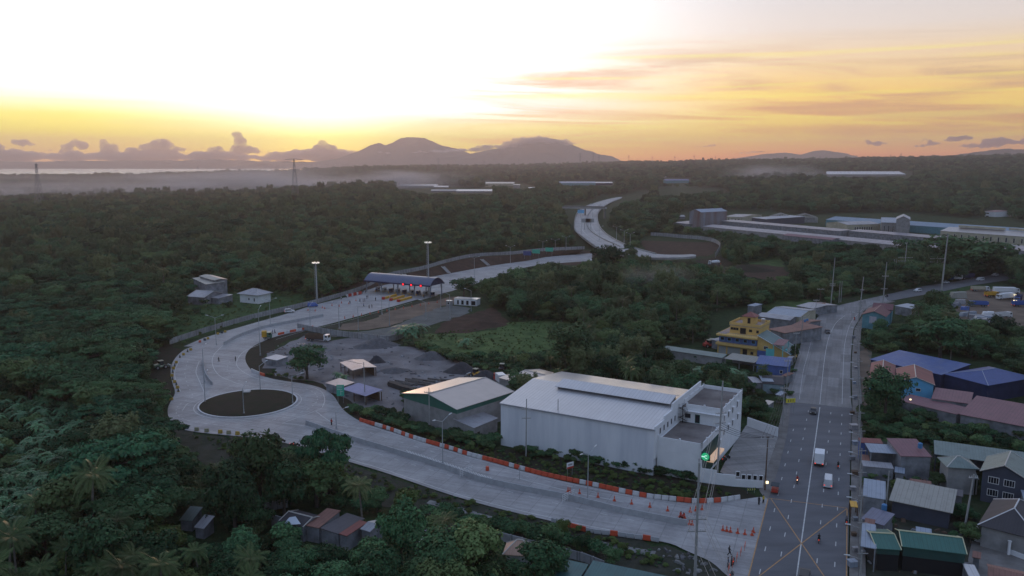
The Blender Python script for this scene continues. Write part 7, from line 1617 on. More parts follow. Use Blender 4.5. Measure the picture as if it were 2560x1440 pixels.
UP = [(1736,1480,22.4,'tallest nearby power pole standing in front of the ramp',(12.8,10.7),.27,0,2.9),(1792,1200,22.8,'tall power pole in front of the annex terrace',(15.5,13.2,11.5),.25,.5,2.6),(1315,1141,14.4,'grey pole with a tangle of brackets before the white warehouse wall',(11.8,9.6),.18,.1,2.2),
 (1394,1136,13.9,'bare slim pole in front of the white warehouse wall',(),.16,0,2),(1074,1078,11.9,'concrete pole with one cross-arm before the green-banded warehouse',(10.6,),.19,0,2.4),(913,1006,12.3,'bare pole between the yard shelters',(),.17,-.1,2),
 (758,949,13.5,'pole with one cross-arm beside the yard tree',(11.9,),.18,-.15,2.4),(1912,1226,12.2,'dark wooden pole with two cross-arms at the corner of the parking lot',(11.7,9.7),.18,.1,3.0),(1743,1275,11,'grey pole stub behind the tallest nearby power pole',(),.2,0,2),
 (2077,762,23.8,'tall pale pole left of the road bend',(10.5,9.6),.3,.6,2.6),(2146,802,20,'tall leaning pole right of the road bend',(14,9),.28,1.0,1.8),(2207,759,21.2,'tall pole behind the maroon roofed house',(14,7.5),.3,.5,3.2),(2258,702,22,'far power pole with two wide cross-arms',(14,12),.34,.5,8.5),
 (2353,731,32,'highest pole rising over the factory roofs',(),.5,1.0,2),(2338,705,15.6,'dark double cross-arm pole left of the highest pole',(14,12),.28,.2,8.5),(2038,800,9.5,'small pole at the roadside shop',(9,),.16,0,2.6),(2049,770,10,'wooden pole at the far roadside stalls',(9.3,),.2,0,3.4),
 (2097,757,11,'short twin pole by the road bend, left one',(),.2,0,2),(2102,756,11,'short twin pole by the road bend, right one',(),.2,0,2),(2232,706,14,'short bare pole near the far curve, left one',(),.25,0,2),(2237,706,14,'short bare pole near the far curve, right one',(),.25,0,2),
 (2212,1290,9.5,'grey pole rising between the purple shed and the ribbed hall',(),.2,.2,2),(2409,1335,12,'grey pole with brackets between the ribbed hall and the bungalow',(11.3,),.22,.9,1.6),(1956,1062,11,'roadside pole beside the boundary wall',(10.2,),.18,0,2),(1966,985,11,'roadside pole in front of the collapsed shed',(10.4,),.18,0,2.2),(1987,905,11,'roadside pole near the blue house',(10.4,),.18,0,2.2),(2003,858,11,'roadside pole near the green wing roof',(10.4,9.6),.2,0,2.4)]
ptop_ = {}
for i, (px, py, h, lab, arms, r, lean, al) in enumerate(UP):
    q = utility_pole(px, py, h, lab, arms, r=r, lean=lean, al=al, rz=0 if i not in (1,) else .3, m=WOOD if 'wooden' in lab else None); ptop_[i] = (q, h, arms)
for k in range(13):      # pole row on the right pavement, each with a lamp arm over the road
    py = [1500,1415,1340,1275,1215,1160,1110,1062,1012,965,915,868,826][k]; px = [2146,2146,2147,2147,2148,2147,2146,2146,2146,2144,2143,2143,2144][k]; h = 8.6
    q = P(px, py, .3); o = empty('street_lamp', '%s pavement lamp pole from the bottom edge on the right side of the main road' % (POS+['tenth','eleventh','twelfth','thirteenth'])[k], 'street lamp', q, 0, 'lamp poles on the right pavement'); b = MB(); b.tube((0,0,-.2), (0,0,h), .17, .12, 7); b.build('pole', PCON, o)
    b = MB(); b.tube((0,0,7.0), (-2.0,0,7.7), .06, n=4); b.build('arm', POLE, o); b = MB(); b.tube((-1.9,0,7.7), (-2.8,.1,7.8), .13, .09, 6); b.build('lamp_head', LAMPH, o)
    b = MB(); b.box((.1,-.15,8.1), (1.7,.1,.12)); b.build('cross_arm', STEEL, o)
WIRE = mat('cable_black', (0.03,0.03,0.035), rough=.7); WIREL = mat('cable_pale', (0.32,0.31,0.29), rough=.6)
def cable(a, c, sag, r, m, lab, grp=None, n=14):
    b = MB(); pr = None
    for i in range(n+1):
        t = i/n; p = a.lerp(c, t)-Vector((0,0,sag*4*t*(1-t)))
        if pr is not None: b.tube(pr, p, r, n=3, cap=False)
        pr = p
    tag(b.build('power_cable', m), lab, 'cable', grp)
q0, q1 = ptop_[0][0], ptop_[1][0]
for k, (dx, z) in enumerate(((-1.35,13.2),(0.7,13.2),(1.35,13.2),(-1.35,11.1),(1.35,11.1))):
    cable(q0+Vector((dx,0,z)), q1+Vector((dx*.8+.3,0,z+2.6)), 1.0, .035, WIREL, 'pale cable between the two tall power poles, %s strand' % ['left upper','middle upper','right upper','left lower','right lower'][k])
    cable(q0+Vector((dx,0,z)), q0+Vector((dx*1.1+1,-62,z-1.5)), 1.2, .035, WIREL, 'pale cable running from the tallest power pole towards the viewer, %s strand' % ['left upper','middle upper','right upper','left lower','right lower'][k])
q2 = ptop_[7][0]; q3 = ptop_[23][0]
for k in range(4): cable(q2+Vector((-1.2+.8*k,0,12)), q1+Vector((.4,0,11.8+.5*k)), .8, .04, WIRE, 'thin dark cable over the parking lot', 'thin dark cables over the parking lot'); cable(q2+Vector((-1.2+.8*k,0,12)), q3+Vector((-.6+.4*k,0,10.5)), .6, .04, WIRE, 'thin dark cable along the left roadside', 'thin dark cables along the left roadside')
for a, c in ((9,11),(11,12),(10,11),(23,24),(24,25),(25,26),(26,15)):
    for s in (-.9, .9): A3, C3 = ptop_[a], ptop_[c]; cable(A3[0]+Vector((s,0,min(A3[1]-1,13))), C3[0]+Vector((s,0,min(C3[1]-1,13))), 1.0, .03, WIRE, 'dark cable between the poles of the upper road', 'dark cables between the poles of the upper road')
for k in range(3): cable(P(2146,1500,8.4+.3*k), P(2145,868,8.4+.3*k), .3, .04, WIRE, 'black cable running along the pavement pole row', 'black cables along the pavement pole row', 40)
A3, C3 = ptop_[6], ptop_[5]
for s in (-1,0,1): cable(A3[0]+Vector((s,0,12)), C3[0]+Vector((s*.3,0,11.6)), .8, .03, WIREL, 'thin cable between the two poles of the gravel yard', 'thin cables over the gravel yard')
# lattice pylons on the plain
def pylon_mesh(h, w):
    b = MB(); t = w*.01+.09; lv = [0,.2,.38,.54,.68,.8,.9,1.0]; wd = lambda s: w*(1-s)**1.15*.5+w*.06
    for i in range(len(lv)-1):
        a, c = lv[i], lv[i+1]
        for sx, sy in ((1,1),(-1,1),(-1,-1),(1,-1)): b.tube((sx*wd(a),sy*wd(a),h*a), (sx*wd(c),sy*wd(c),h*c), t, n=3)
        for (s1, s2) in (((1,1),(-1,1)),((-1,1),(-1,-1)),((-1,-1),(1,-1)),((1,-1),(1,1))): b.tube((s1[0]*wd(a),s1[1]*wd(a),h*a), (s2[0]*wd(c),s2[1]*wd(c),h*c), t*.7, n=3); b.tube((s2[0]*wd(a),s2[1]*wd(a),h*a), (s1[0]*wd(c),s1[1]*wd(c),h*c), t*.7, n=3)
    return b
PYM = mat('pylon_steel', (0.26,0.26,0.27), rough=.6, metal=.3)
def pylon(px, r, top, lab, arms=(.80,.88,.96), grp='power pylons on the plain', span=.33):
    az = math.atan((px-1280)/FPX*(CP+.155*SP)); x, y = r*math.sin(az), r*math.cos(az); z0 = float(tz(x, y))-1; v = (720-top)/FPX; zt = HC+y*(v*CP-SP)/(CP+v*SP); h = max(20, zt-z0); w = h*.15
    o = empty('power_pylon', lab, 'pylon', (x, y, z0), 0, grp); pylon_mesh(h, w).build('lattice', PYM, o)
    for a in arms: b = MB(); L = h*span*(1-.25*(arms.index(a))); b.tube((-L/2,0,h*a), (L/2,0,h*a), .25, n=3); b.tube((-L/2,0,h*a), (0,0,h*a+h*.03), .2, n=3); b.tube((L/2,0,h*a), (0,0,h*a+h*.03), .2, n=3); b.build('cross_arm', PYM, o)
pylon(748, 1500, 397, 'wide-armed lattice pylon in front of the smoke left of the volcano', (.93,.985), span=.52); pylon(118, 1500, 409, 'slim lattice tower near the left edge above the smoke', (.9,.97), span=.12)
for px, r, top, lab in ((1100,4200,395,'pylon below the left mountain'),(1297,4200,396,'pylon below the cloud-capped mountain'),(1397,4600,402,'small tower left of the pylon trio'),(1446,3700,382,'largest pylon of the trio under the right mountain flank'),(1478,4000,382,'middle pylon of the trio under the right mountain flank'),(1492,4400,388,'right pylon of the trio under the right mountain flank'),
   (1565,4600,388,'pylon just right of the mountain foot'),(1622,4800,391,'pylon second right of the mountain foot'),(1677,4800,390,'pylon third right of the mountain foot'),(1724,4700,388,'pylon left of the far right hills'),(1776,4800,390,'pylon against the left end of the far right hills'),(1822,4800,393,'pylon before the low cloud on the right hills'),(1863,4800,391,'pylon right of the low cloud hill'),(1938,4900,393,'pylon before the right hill summit'),(2031,4900,390,'pylon under the right hill summit'),(2120,4900,388,'pylon right of the right hill summit'),(2203,4700,386,'left mast on the right ridge'),(2228,4700,383,'right mast on the right ridge'),(513,4500,416,'slim mast on the far left plateau'),(1212,4600,401,'slim mast between two pylons on the central ridge')): pylon(px, r, top, lab)
# ------------------------------------------------------------------ heaps, vehicles, people
def heap(px, py, R, H, m, lab, sd=1):
    q = P(px, py); b = MB(); n = 28; vs = [(0,0,H)]; g = random.Random(sd)
    for k, (t, zf) in enumerate(((.25,.82),(.5,.5),(.75,.2),(1.0,-.05))):
        for i in range(n): a = 2*math.pi*i/n; rr = R*t*(1+.12*math.sin(a*3+sd)+g.uniform(-.05,.05)); vs.append((math.cos(a)*rr*1.25, math.sin(a)*rr, H*zf+g.uniform(-.04,.04)*H))
    fs = [(0,1+i,1+(i+1) % n) for i in range(n)]+[(1+k*n+i,1+(k+1)*n+i,1+(k+1)*n+(i+1) % n,1+k*n+(i+1) % n) for k in range(3) for i in range(n)]
    b.add(vs, fs); o = b.build('gravel_heap', m, smooth=True); o.location = (q.x, q.y, .05); tag(o, lab, 'gravel heap')
GR1 = mat('heap_grey', (0.12,0.12,0.125), rough=1, col2=(0.07,0.07,0.075), scale=.8, bump=1); GR2 = mat('heap_dark', (0.055,0.055,0.06), rough=1, col2=(0.035,0.035,0.038), scale=.8, bump=1)
heap(943,864,6.5,3.2,GR1,'wide pale gravel heap below the yard fence',1); heap(941,906,2.8,2.6,GR2,'small steep dark heap in the middle of the yard',2); heap(1080,895,5.5,2.6,GR1,'broad grey heap at the right of the yard',3); heap(1156,929,5.0,3.4,GR2,'dark pointed gravel heap near the yellow loader',4); heap(1215,947,4.5,3.0,GR2,'dark heap behind the green-banded warehouse',5); heap(985,928,4.5,1.3,GR1,'low pale heap in the open yard',6); heap(910,868,4,1.5,GR1,'low heap behind the parked dump truck',7)
heap(1200,812,9,1.8,SOIL,'low mound of ploughed brown soil',8); heap(1860,675,16,3.5,SOILD,'dark soil mound behind the palm woods',9)
b = MB(); g = random.Random(4)
for k in range(26): x, y = g.uniform(-9,9), g.uniform(-3.5,3.5); b.box((x, y, .25+g.random()*.25), (g.uniform(3,7), .35, .4), -.45+g.uniform(-.06,.06))
q = P(1060,958); o = b.build('timber_stack', mat('timber_grey', (0.13,0.125,0.12), rough=.95, var=.4, scale=1)); o.location = (q.x, q.y, 0); tag(o, 'spread of stacked grey beams in the yard behind the green-banded warehouse', 'timber', kind='stuff')
b = MB(); wall_strip([P(975,965,0), P(1010,977,0), P(1045,985,0)], 1.8, 1.6, b); tag(b.build('formwork_stack', mat('formwork_dark', (0.06,0.055,0.05), rough=.95, var=.3, scale=1)), 'long dark stack of formwork boards at the front of the beam spread', 'stack')
TYRE = mat('tyre', (0.02,0.02,0.022), rough=.9); GLASS = mat('vehicle_glass', (0.02,0.025,0.03), rough=.1, spec=.6)
def paint(n, c, r=.35): return mat('paint_'+n, c, rough=r, spec=.5)
PW, PB, PR_, PBL, PY_, PG = paint('white', (0.62,0.63,0.64)), paint('black', (0.02,0.022,0.025)), paint('red', (0.35,0.04,0.03)), paint('blue', (0.05,0.12,0.38)), paint('yellow', (0.50,0.30,0.05)), paint('green', (0.06,0.16,0.11))
TAIL = mat('tail_lamp', (0.4,0.02,0.02), emis=(1,.08,.03), estr=1.2); HEAD = mat('head_lamp', (0.8,0.8,0.75), rough=.2)
def wheels(o, xs, w, r=.34, t=.24):
    for x in xs:
        for s in (-1, 1): b = MB(); b.tube((x, s*(w/2-t), r), (x, s*(w/2+.01), r), r, n=12); wh_ = b.build('wheel', TYRE, o); b = MB(); b.tube((x, s*(w/2), r), (x, s*(w/2+.03), r), r*.55, n=8); b.build('rim', STEEL, wh_)
def extr(b, prof, w, taper=None):
    """side profile (x,z) made solid across the width; taper narrows high points"""
    n = len(prof); zt = max(z for _, z in prof); L_, R_ = [], []
    for x, z in prof: hw = w/2*(1-(taper or 0)*max(0, (z-.8)/max(.1, zt-.8))); L_.append((x, hw, z)); R_.append((x, -hw, z))
    b.add(R_+L_, [tuple(range(n)), tuple(reversed(range(n, 2*n)))]+[(i, n+i, n+(i+1) % n, (i+1) % n) for i in range(n)]); return b
def lights(o, xf, xr, w, z):
    for s in (-1, 1): b = MB(); b.box((xf, s*w*.36, z), (.06,.34,.16)); b.build('headlight', HEAD, o); b = MB(); b.box((xr, s*w*.38, z+.1), (.06,.22,.2)); b.build('tail_light', TAIL, o)
def car(lab, px, py, rz, m, kind='car', z=.24, grp=None):
    q = P(px, py, z); o = empty({'car':'car','van':'van','suv':'car'}[kind], lab, 'van' if kind == 'van' else 'car', q, rz, grp)
    if kind == 'van': L, w = 4.9, 1.85; body = [(-2.45,.35),(-2.45,1.2),(-2.38,2.05),(1.3,2.1),(2.05,1.25),(2.45,1.05),(2.45,.35)]; gl = [(-2.2,1.25),(-2.2,1.8),(1.15,1.85),(1.85,1.25)]
    elif kind == 'suv': L, w = 4.7, 1.85; body = [(-2.3,.35),(-2.3,1.05),(-2.0,1.75),(.4,1.78),(1.15,1.08),(2.3,.95),(2.35,.35)]; gl = [(-2.05,1.1),(-1.85,1.65),(.35,1.68),(.95,1.1)]
    else: L, w = 4.3, 1.72; body = [(-2.1,.32),(-2.12,.88),(-1.55,.95),(-.95,1.42),(.35,1.44),(1.05,.95),(2.05,.82),(2.12,.32)]; gl = [(-1.4,.97),(-.9,1.34),(.3,1.36),(.9,.97)]
    extr(MB(), body, w, .22).build('body', m, o); extr(MB(), gl, w+.02, .2).build('side_windows', GLASS, o)
    xa, xb = (gl[-2][0]+.05, gl[-1][0]+.12); za, zb = gl[-2][1], gl[-1][1]; b = MB(); hw = w*.40
    b.add([(xb+.06,-hw,zb-.02), (xb+.06,hw,zb-.02), (xa+.10,hw*.92,za), (xa+.10,-hw*.92,za)], [(0,1,2,3)]); b.build('windscreen', GLASS, o)
    b = MB(); x0, x1 = gl[0][0]-.1, gl[1][0]-.14; b.add([(x0-.12,hw,gl[0][1]+.05), (x0-.12,-hw,gl[0][1]+.05), (x1-.05,-hw*.9,gl[1][1]-.02), (x1-.05,hw*.9,gl[1][1]-.02)], [(0,1,2,3)]); b.build('rear_window', GLASS, o)
    wheels(o, (-L*.31, L*.31), w); lights(o, L/2-.02, -L/2+.02, w, .68); return o
def truck(lab, px, py, rz, cabm, bodm, kind='box', z=.24, L=8.5, w=2.45, grp=None):
    q = P(px, py, z); o = empty('truck', lab, 'truck', q, rz, grp); xc = L/2
    extr(MB(), [(xc-2.0,.5),(xc-2.0,2.75),(xc-.35,2.75),(xc-.02,1.7),(xc,.5)], w*.96).build('cab', cabm, o)
    b = MB(); b.add([(xc+.03,-w*.42,1.65), (xc+.03,w*.42,1.65), (xc-.28,w*.42,2.6), (xc-.28,-w*.42,2.6)], [(0,1,2,3)]); b.build('windscreen', GLASS, o); b = MB(); b.box((xc-.9,0,2.1), (.9,w*.97,.7)); b.build('side_windows', GLASS, o)
    b = MB(); b.box((-.3,0,.75), (L-1.2,.9,.3)); b.build('chassis', BD, o); x1 = xc-2.15; x0 = -L/2
    if kind == 'box': b = MB(); b.box(((x0+x1)/2,0,2.1), (x1-x0,w,2.4)); b.build('cargo_box', bodm, o)
    elif kind == 'dump':
        b = MB(); zb = 1.05
        for s in (-1,1): b.box(((x0+x1)/2,s*(w/2-.06),zb+.85), (x1-x0,.12,1.6))
        b.box((x1-.06,0,zb+.95), (.12,w-.25,1.8)); b.box((x0+.06,0,zb+.85), (.12,w-.25,1.6)); b.box(((x0+x1)/2,0,zb+.05), (x1-x0-.25,w-.25,.12)); b.build('dump_body', bodm, o); b = MB(); b.box(((x0+x1)/2,0,zb+.6), (x1-x0-.3,w-.3,.9)); b.build('load', GR2, o)
    elif kind == 'tank': b = MB(); b.tube((x0+.6,0,2.1), (x0+2.2,0,2.3), .7, 1.25, 12); b.tube((x0+2.2,0,2.3), (x1-.2,0,1.9), 1.25, .95, 12); b.build('mixer_drum', bodm, o)
    wheels(o, (xc-1.1, -L/2+1.2, -L/2+2.4), w, .5, .35); lights(o, xc+.02, x0-.02, w, .8); return o
R90 = math.pi/2; RD = RA
car('dark hatchback driving towards the camera on the concrete part of the main road', 2069,832,RD+math.pi+.15,PB)
car('black sedan driving towards the camera where the asphalt begins', 2033,1032,RD+math.pi,PB); car('white passenger van with lit tail lamps driving away up the main road', 2070,1212,RD,PW,'van')
truck('small white box truck driving away along the centre line', 2048,1158,RD,PW,WALLW,'box',L=5.8,w=2.1)
car('black utility vehicle with a roof rack at the bottom edge of the main road', 2010,1450,RD,PB,'suv')
b = MB()
for s in range(6): b.box((2011*0-.6+.3*s,0,0), (.08,1.5,.06))
q = P(2010,1450,2.1); o = b.build('roof_rack', FRAMEW); o.location = q; o.rotation_euler = (0,0,RD); tag(o, 'white slatted roof rack lying on the black utility vehicle', 'roof rack')
car('white car coming round the far curve of the main road', 2294,729,3.6,PW,'suv'); car('small white car on the far curve near the tall poles', 2364,708,3.5,PW); car('white van with dark windows on the farthest stretch of road', 2450,702,3.5,PW,'van'); car('pale vehicle half hidden under the trees at the far road end', 2487,690,3.6,PW,'suv')
truck('blue truck with a white load parked under the big dark trees', 2388,700,3.4,PBL,WALLW,'box'); truck('dark truck parked right of the blue one under the trees', 2418,697,3.4,WALLN,WALLN,'box')
truck('dump truck with a beige body at the top of the truck yard', 2450,728,-.15,PW,WALLC,'dump',L=9); truck('white container truck facing left in the truck yard', 2513,748,3.4,PW,WALLW,'box',L=10); truck('blue dump truck by the yard palm', 2445,766,2.9,PBL,PBL,'dump'); truck('white open truck at the lower right of the truck yard', 2508,795,.3,PW,PW,'dump',L=8)
truck('orange truck behind the container truck', 2478,742,.2,PY_,PY_,'dump',L=7); truck('truck with glowing lamps at the right edge of the truck yard', 2545,754,4.0,PBL,WALLN,'box',L=8); truck('long white trailer behind the container truck', 2515,733,-.12,PW,WALLW,'box',L=13); truck('blue dump body truck at the far right of the yard', 2552,766,.1,PBL,PBL,'dump')
for x, y, z in ((2536,737,2.9),(2541,737,2.9),(2547,737,2.9),(2535,751,1.6),(2541,752,1.4)):
    q = P(x, y, z); b = MB(); b.box((0,0,0), (.55,.3,.35)); o = b.build('work_lamp', mat('warm_glow', (0.8,0.7,0.5), emis=(1,.8,.45), estr=2)); o.location = q; tag(o, 'small glowing lamp on the truck at the right edge of the truck yard', 'lamp', 'glowing lamps on the yard truck')
q = P(2276,1000,4.2); b = MB(); b.tube((0,0,0), (0,0,.3), .25, n=8); o = b.build('wall_lamp', MATS['warm_glow']); o.location = q; tag(o, 'small lit lamp on the lower wall of the sky-blue house', 'lamp')
q = P(1918,1206,2.0); b = MB(); b.box((0,0,0), (.5,.3,.5)); o = b.build('lit_box', MATS['warm_glow']); o.location = q; tag(o, 'lit orange box on the wooden pole at the parking lot corner', 'lamp')
g = random.Random(8)
for k, (x, y, w, d, h, mm) in enumerate(((2400,760,5,3,2,R_GREY),(2388,768,6,3,2,WALLD),(2412,775,4,3,1.5,PBL),(2420,790,9,2.2,1.8,R_PALE),(2440,795,8,2,1.4,R_GREY),(2462,800,9,4,1.6,R_PALE),(2430,805,7,2.5,1.2,WALLD),(2470,790,5,3,1.8,WALLW),(2455,810,7,4,2.2,R_GREY),(2490,812,8,3,1.4,R_PALE),(2395,745,8,4,3,R_CREAM))):
    q = P(x, y); b = MB(); b.box((0,0,h/2), (w,d,h), 0, .8); b.box((w*.2,0,h+.1), (w*.5,d*.6,.3)); o = b.build('scrap_pile', mm); o.location = (q.x, q.y, .1); o.rotation_euler = (0,0,g.uniform(-.6,.6)); tag(o, 'heap of parts and sheet metal in the truck yard', 'scrap', 'scrap and parts in the truck yard')
car('white pickup with an open tailgate on the outer lane of the toll road', 724,781,.35,PW,'suv',.22); car('blue and white van parked beside the floodlight mast', 782,767,.25,PBL,'van',.22)
truck('dump truck with a rusty body and white cab parked in the gravel yard', 795,852,-.25,PW,WOOD,'dump',L=10); truck('small green and orange truck in the inner curve', 668,847,.2,PG,PY_,'box',L=4,w=1.9); truck('red cab lorry behind the low beige roofed block', 1249,957,1.9,PR_,PW,'box',L=6)
truck('white concrete mixer on the dirt track by the curved fence', 1786,662,2.9,PW,WALLW,'tank',L=8.5)
def loader(px, py, rz, m, lab):
    q = P(px, py, .1); o = empty('wheel_loader', lab, 'wheel loader', q, rz); extr(MB(), [(-2.3,.7),(-2.3,1.7),(-.4,1.9),(-.4,1.0),(1.6,1.0),(1.6,.7)], 1.7).build('body', m, o); b = MB(); b.box((.1,0,2.2), (1.3,1.4,1.2)); b.build('cab', GLASS, o); b = MB(); b.box((.1,0,2.9), (1.6,1.6,.14)); b.build('cab_roof', WALLC, o)
    b = MB(); b.tube((1.0,-.5,1.3), (3.0,-.5,.6), .13, n=4); b.tube((1.0,.5,1.3), (3.0,.5,.6), .13, n=4); b.build('lift_arm', m, o); b = MB(); extr(b, [(2.8,.15),(3.9,.15),(3.1,1.1),(2.8,1.0)], 2.3); b.build('bucket', STEEL, o); wheels(o, (-1.4,1.3), 2.3, .68, .5)
loader(1190,943,2.6,PY_,'yellow wheel loader between the two dark heaps'); loader(1255,930,1.4,PB,'dark wheel loader with a pale cab roof near the field edge'); loader(402,922,.8,PG,'dark green loader on the bare soil left of the roundabout road')
for i, (x, y, rz) in enumerate(((1870,871,.2),(1772,866,.4),(1778,863,-.2))): loader(x, y+2, rz, PR_, ['red tractor under the yellow house wall','left red tractor by the grey hut','right red tractor by the grey hut'][i])
SKIN = mat('skin', (0.25,0.14,0.09), rough=.7); CL = [mat('cloth_'+n, c, rough=.95) for n, c in (('navy', (0.03,0.04,0.08)), ('dark', (0.02,0.02,0.022)), ('grey', (0.12,0.12,0.13)), ('blue', (0.06,0.10,0.28)), ('red', (0.42,0.05,0.04)), ('white', (0.55,0.55,0.55)), ('yellow', (0.6,0.45,0.05)))]
HAIR = mat('hair_black', (0.012,0.01,0.01), rough=.8)
def person(px, py, lab, top=0, pants=1, rz=0.0, pose='stand', z=.22, grp=None, hat=None, scale=1.0, loc=None):
    q = loc or P(px, py, z)
    J = {'stand': dict(hip=.92, kn=[(.05,.10,.50),(0,-.10,.50)], ft=[(.06,.12,.06),(-.06,-.12,.06)], sh=1.42, hd=1.62, el=[(.02,.26,1.14),(-.02,-.26,1.14)], ha=[(.12,.27,.88),(.06,-.27,.88)]),
         'walk': dict(hip=.90, kn=[(.22,.09,.50),(-.02,-.09,.48)], ft=[(.34,.10,.08),(-.34,-.10,.10)], sh=1.40, hd=1.60, el=[(-.16,.25,1.14),(.14,-.25,1.14)], ha=[(-.10,.26,.92),(.34,-.24,.98)]),
         'sit': dict(hip=.85, kn=[(.40,.16,.80),(.40,-.16,.80)], ft=[(.36,.18,.36),(.36,-.18,.36)], sh=1.36, hd=1.57, el=[(.26,.28,1.12),(.26,-.28,1.12)], ha=[(.56,.26,1.08),(.56,-.26,1.08)]),
         'bend': dict(hip=.60, kn=[(.22,.12,.42),(.18,-.12,.40)], ft=[(.0,.13,.06),(-.05,-.13,.06)], sh=.98, hd=1.12, el=[(.34,.2,.72),(.34,-.2,.72)], ha=[(.42,.16,.48),(.42,-.16,.48)])}[pose]
    lean = {'bend': .35, 'sit': .08}.get(pose, 0.0)
    V = [(0,0,J['hip']), (lean*.5,0,(J['hip']+J['sh'])/2), (lean,0,J['sh']), (lean+.02,0,(J['sh']+J['hd'])/2+.02), (lean+.04,0,J['hd']), (lean+.04,0,J['hd']+.1)]; R = [.155,.14,.15,.055,.095,.08]; E = [(0,1),(1,2),(2,3),(3,4),(4,5)]
    for s, k in ((1,0),(-1,1)):
        b0 = len(V); V += [(0,s*.09,J['hip']-.06), J['kn'][k], J['ft'][k], (J['ft'][k][0]+.16, J['ft'][k][1], .045 if pose != 'sit' else J['ft'][k][2])]; R += [.10,.065,.05,.04]; E += [(0,b0),(b0,b0+1),(b0+1,b0+2),(b0+2,b0+3)]
        b1 = len(V); h_ = J['ha'][k]; V += [(lean,s*.19,J['sh']-.03), J['el'][k], h_, (h_[0]+.05,h_[1],h_[2]-.07), (h_[0]+.02,h_[1]-s*.05,h_[2]-.04)]; R += [.065,.045,.035,.018,.014]; E += [(2,b1),(b1,b1+1),(b1+1,b1+2),(b1+2,b1+3),(b1+2,b1+4)]
    me = bpy.data.meshes.new('person'); me.from_pydata(V, E, []); o = bpy.data.objects.new('person', me); COL.objects.link(o); sk = o.modifiers.new('skin', 'SKIN'); sv = me.skin_vertices[0].data
    for i, r in enumerate(R): sv[i].radius = (r, r)
    sv[0].use_root = True; ss = o.modifiers.new('sub', 'SUBSURF'); ss.levels = 1; ss.render_levels = 1; me.materials.append(CL[top]); o.location = q; o.rotation_euler = (0,0,rz); o.scale = (scale,)*3; tag(o, lab, 'person', grp)
    b = MB(); b.tube((lean+.04,0,J['hd']-.07), (lean+.04,0,J['hd']+.1), .095, .09, 8); b.box((lean+.15,0,J['hd']-.01), (.05,.03,.05)); b.build('face', SKIN, o); b = MB(); b.tube((lean+.02,0,J['hd']+.04), (lean+.02,0,J['hd']+.2), .115, .05, 8); b.build('helmet' if hat else 'hair', hat or HAIR, o)
    b = MB()
    for k in (0, 1): b.tube((0,(.09,-.09)[k],J['hip']-.02), J['kn'][k], .125, .09, 7); b.tube(J['kn'][k], J['ft'][k], .088, .075, 7)
    b.build('trousers', CL[pants], o); return o
for i, (x, y, lab, t) in enumerate(((547,905,'person in dark clothes walking in the left curve lane',1),(589,903,'person in dark clothes standing in the middle of the curve',1),(682,835,'left of two people walking in the inner curve',0),(687,834,'right of two people walking in the inner curve',0),(829,1063,'person in a red vest beside the median start',4),
  (875,760,'lone figure at the left of the toll plaza',1),(900,755,'person second from left on the toll plaza',2),(908,755,'person in the dark group on the toll plaza, left',1),(912,754,'person in the dark group on the toll plaza, right',0),(917,747,'left person of the pair near the canopy',1),(920,746,'right person of the pair near the canopy',0),(939,752,'person between the pair and the crash blocks',1),(909,767,'person in blue in the middle of the toll plaza',3),(923,771,'short figure near the lower edge of the plaza',2),(930,770,'tall dark figure near the lower edge of the plaza',1),
  (853,749,'person in white at the toll plaza fence',5),(866,744,'pale dressed person by the red banners',5),(1060,745,'person in navy beside the last toll island',0),(1702,1300,'worker among the cones at the end of the median',4),(1897,1262,'worker in dark clothes at the tip of the kerb',1),(1908,1258,'person in yellow beside the chevron board',6),(1823,1388,'person standing on the concrete beside the main road',1),(1820,1418,'person in front of the parked motorcycle',0),(1829,1415,'helmeted person beside the parked motorcycle',1))):
    person(x, y, lab, t, 1, rnd.uniform(0,6.28), 'walk' if i % 3 == 0 else 'stand', grp='people around the toll road' if y < 1000 else None, scale=1.05)
person(1705,1298,'crouching worker with red cones at the end of the median barrier',4,1,.5,'bend')
for k in range(9): q = P(868+k*4.2, 743-k*.9, .2); b = MB(); b.box((0,0,.9), (1.2,.1,1.5)); b.box((0,0,.1), (.8,.5,.1)); o = b.build('banner', PR_ if k % 3 else WB); o.location = q; o.rotation_euler = (0,0,.3); tag(o, 'small upright banner in the row at the left of the toll canopy', 'banner', 'banners at the left of the toll canopy')
for k in range(5): q = P(898+k*4, 736-k*.8, .2); person(0, 0, 'person in the waiting group at the left canopy column', [2,5,0,3,1][k], 1, k*1.3, 'stand', grp='waiting group at the left canopy column', loc=q)
def motorbike(px, py, rz, lab, rider=True, z=.24, top=1, lit=None):
    q = P(px, py, z); o = empty('motorcycle', lab, 'motorcycle', q, rz)
    for x in (-.62,.62): b = MB(); b.tube((x,-.06,.3), (x,.06,.3), .3, n=12); b.build('wheel', TYRE, o)
    extr(MB(), [(-.6,.55),(-.75,.8),(-.1,.78),(.15,.95),(.4,.95),(.45,.5),(.1,.3),(-.2,.3)], .3).build('body', PB, o); b = MB(); b.tube((.4,-.35,1.05), (.4,.35,1.05), .025, n=4); b.tube((.62,0,.35), (.38,0,1.05), .04, n=4); b.build('handlebar', STEEL, o)
    b = MB(); b.box((-.8,0,.75), (.08,.16,.1)); b.build('tail_light', TAIL, o); b = MB(); b.box((.55,0,.85), (.08,.18,.14)); b.build('headlight', mat('bike_glow', (0.8,0.6,0.4), emis=(1,.5,.3), estr=3) if lit else HEAD, o)
    if rider: person(0, 0, 'person riding the '+lab, top, 1, rz, 'sit', loc=Vector((q.x-.15*math.cos(rz), q.y-.15*math.sin(rz), z)), hat=BD)
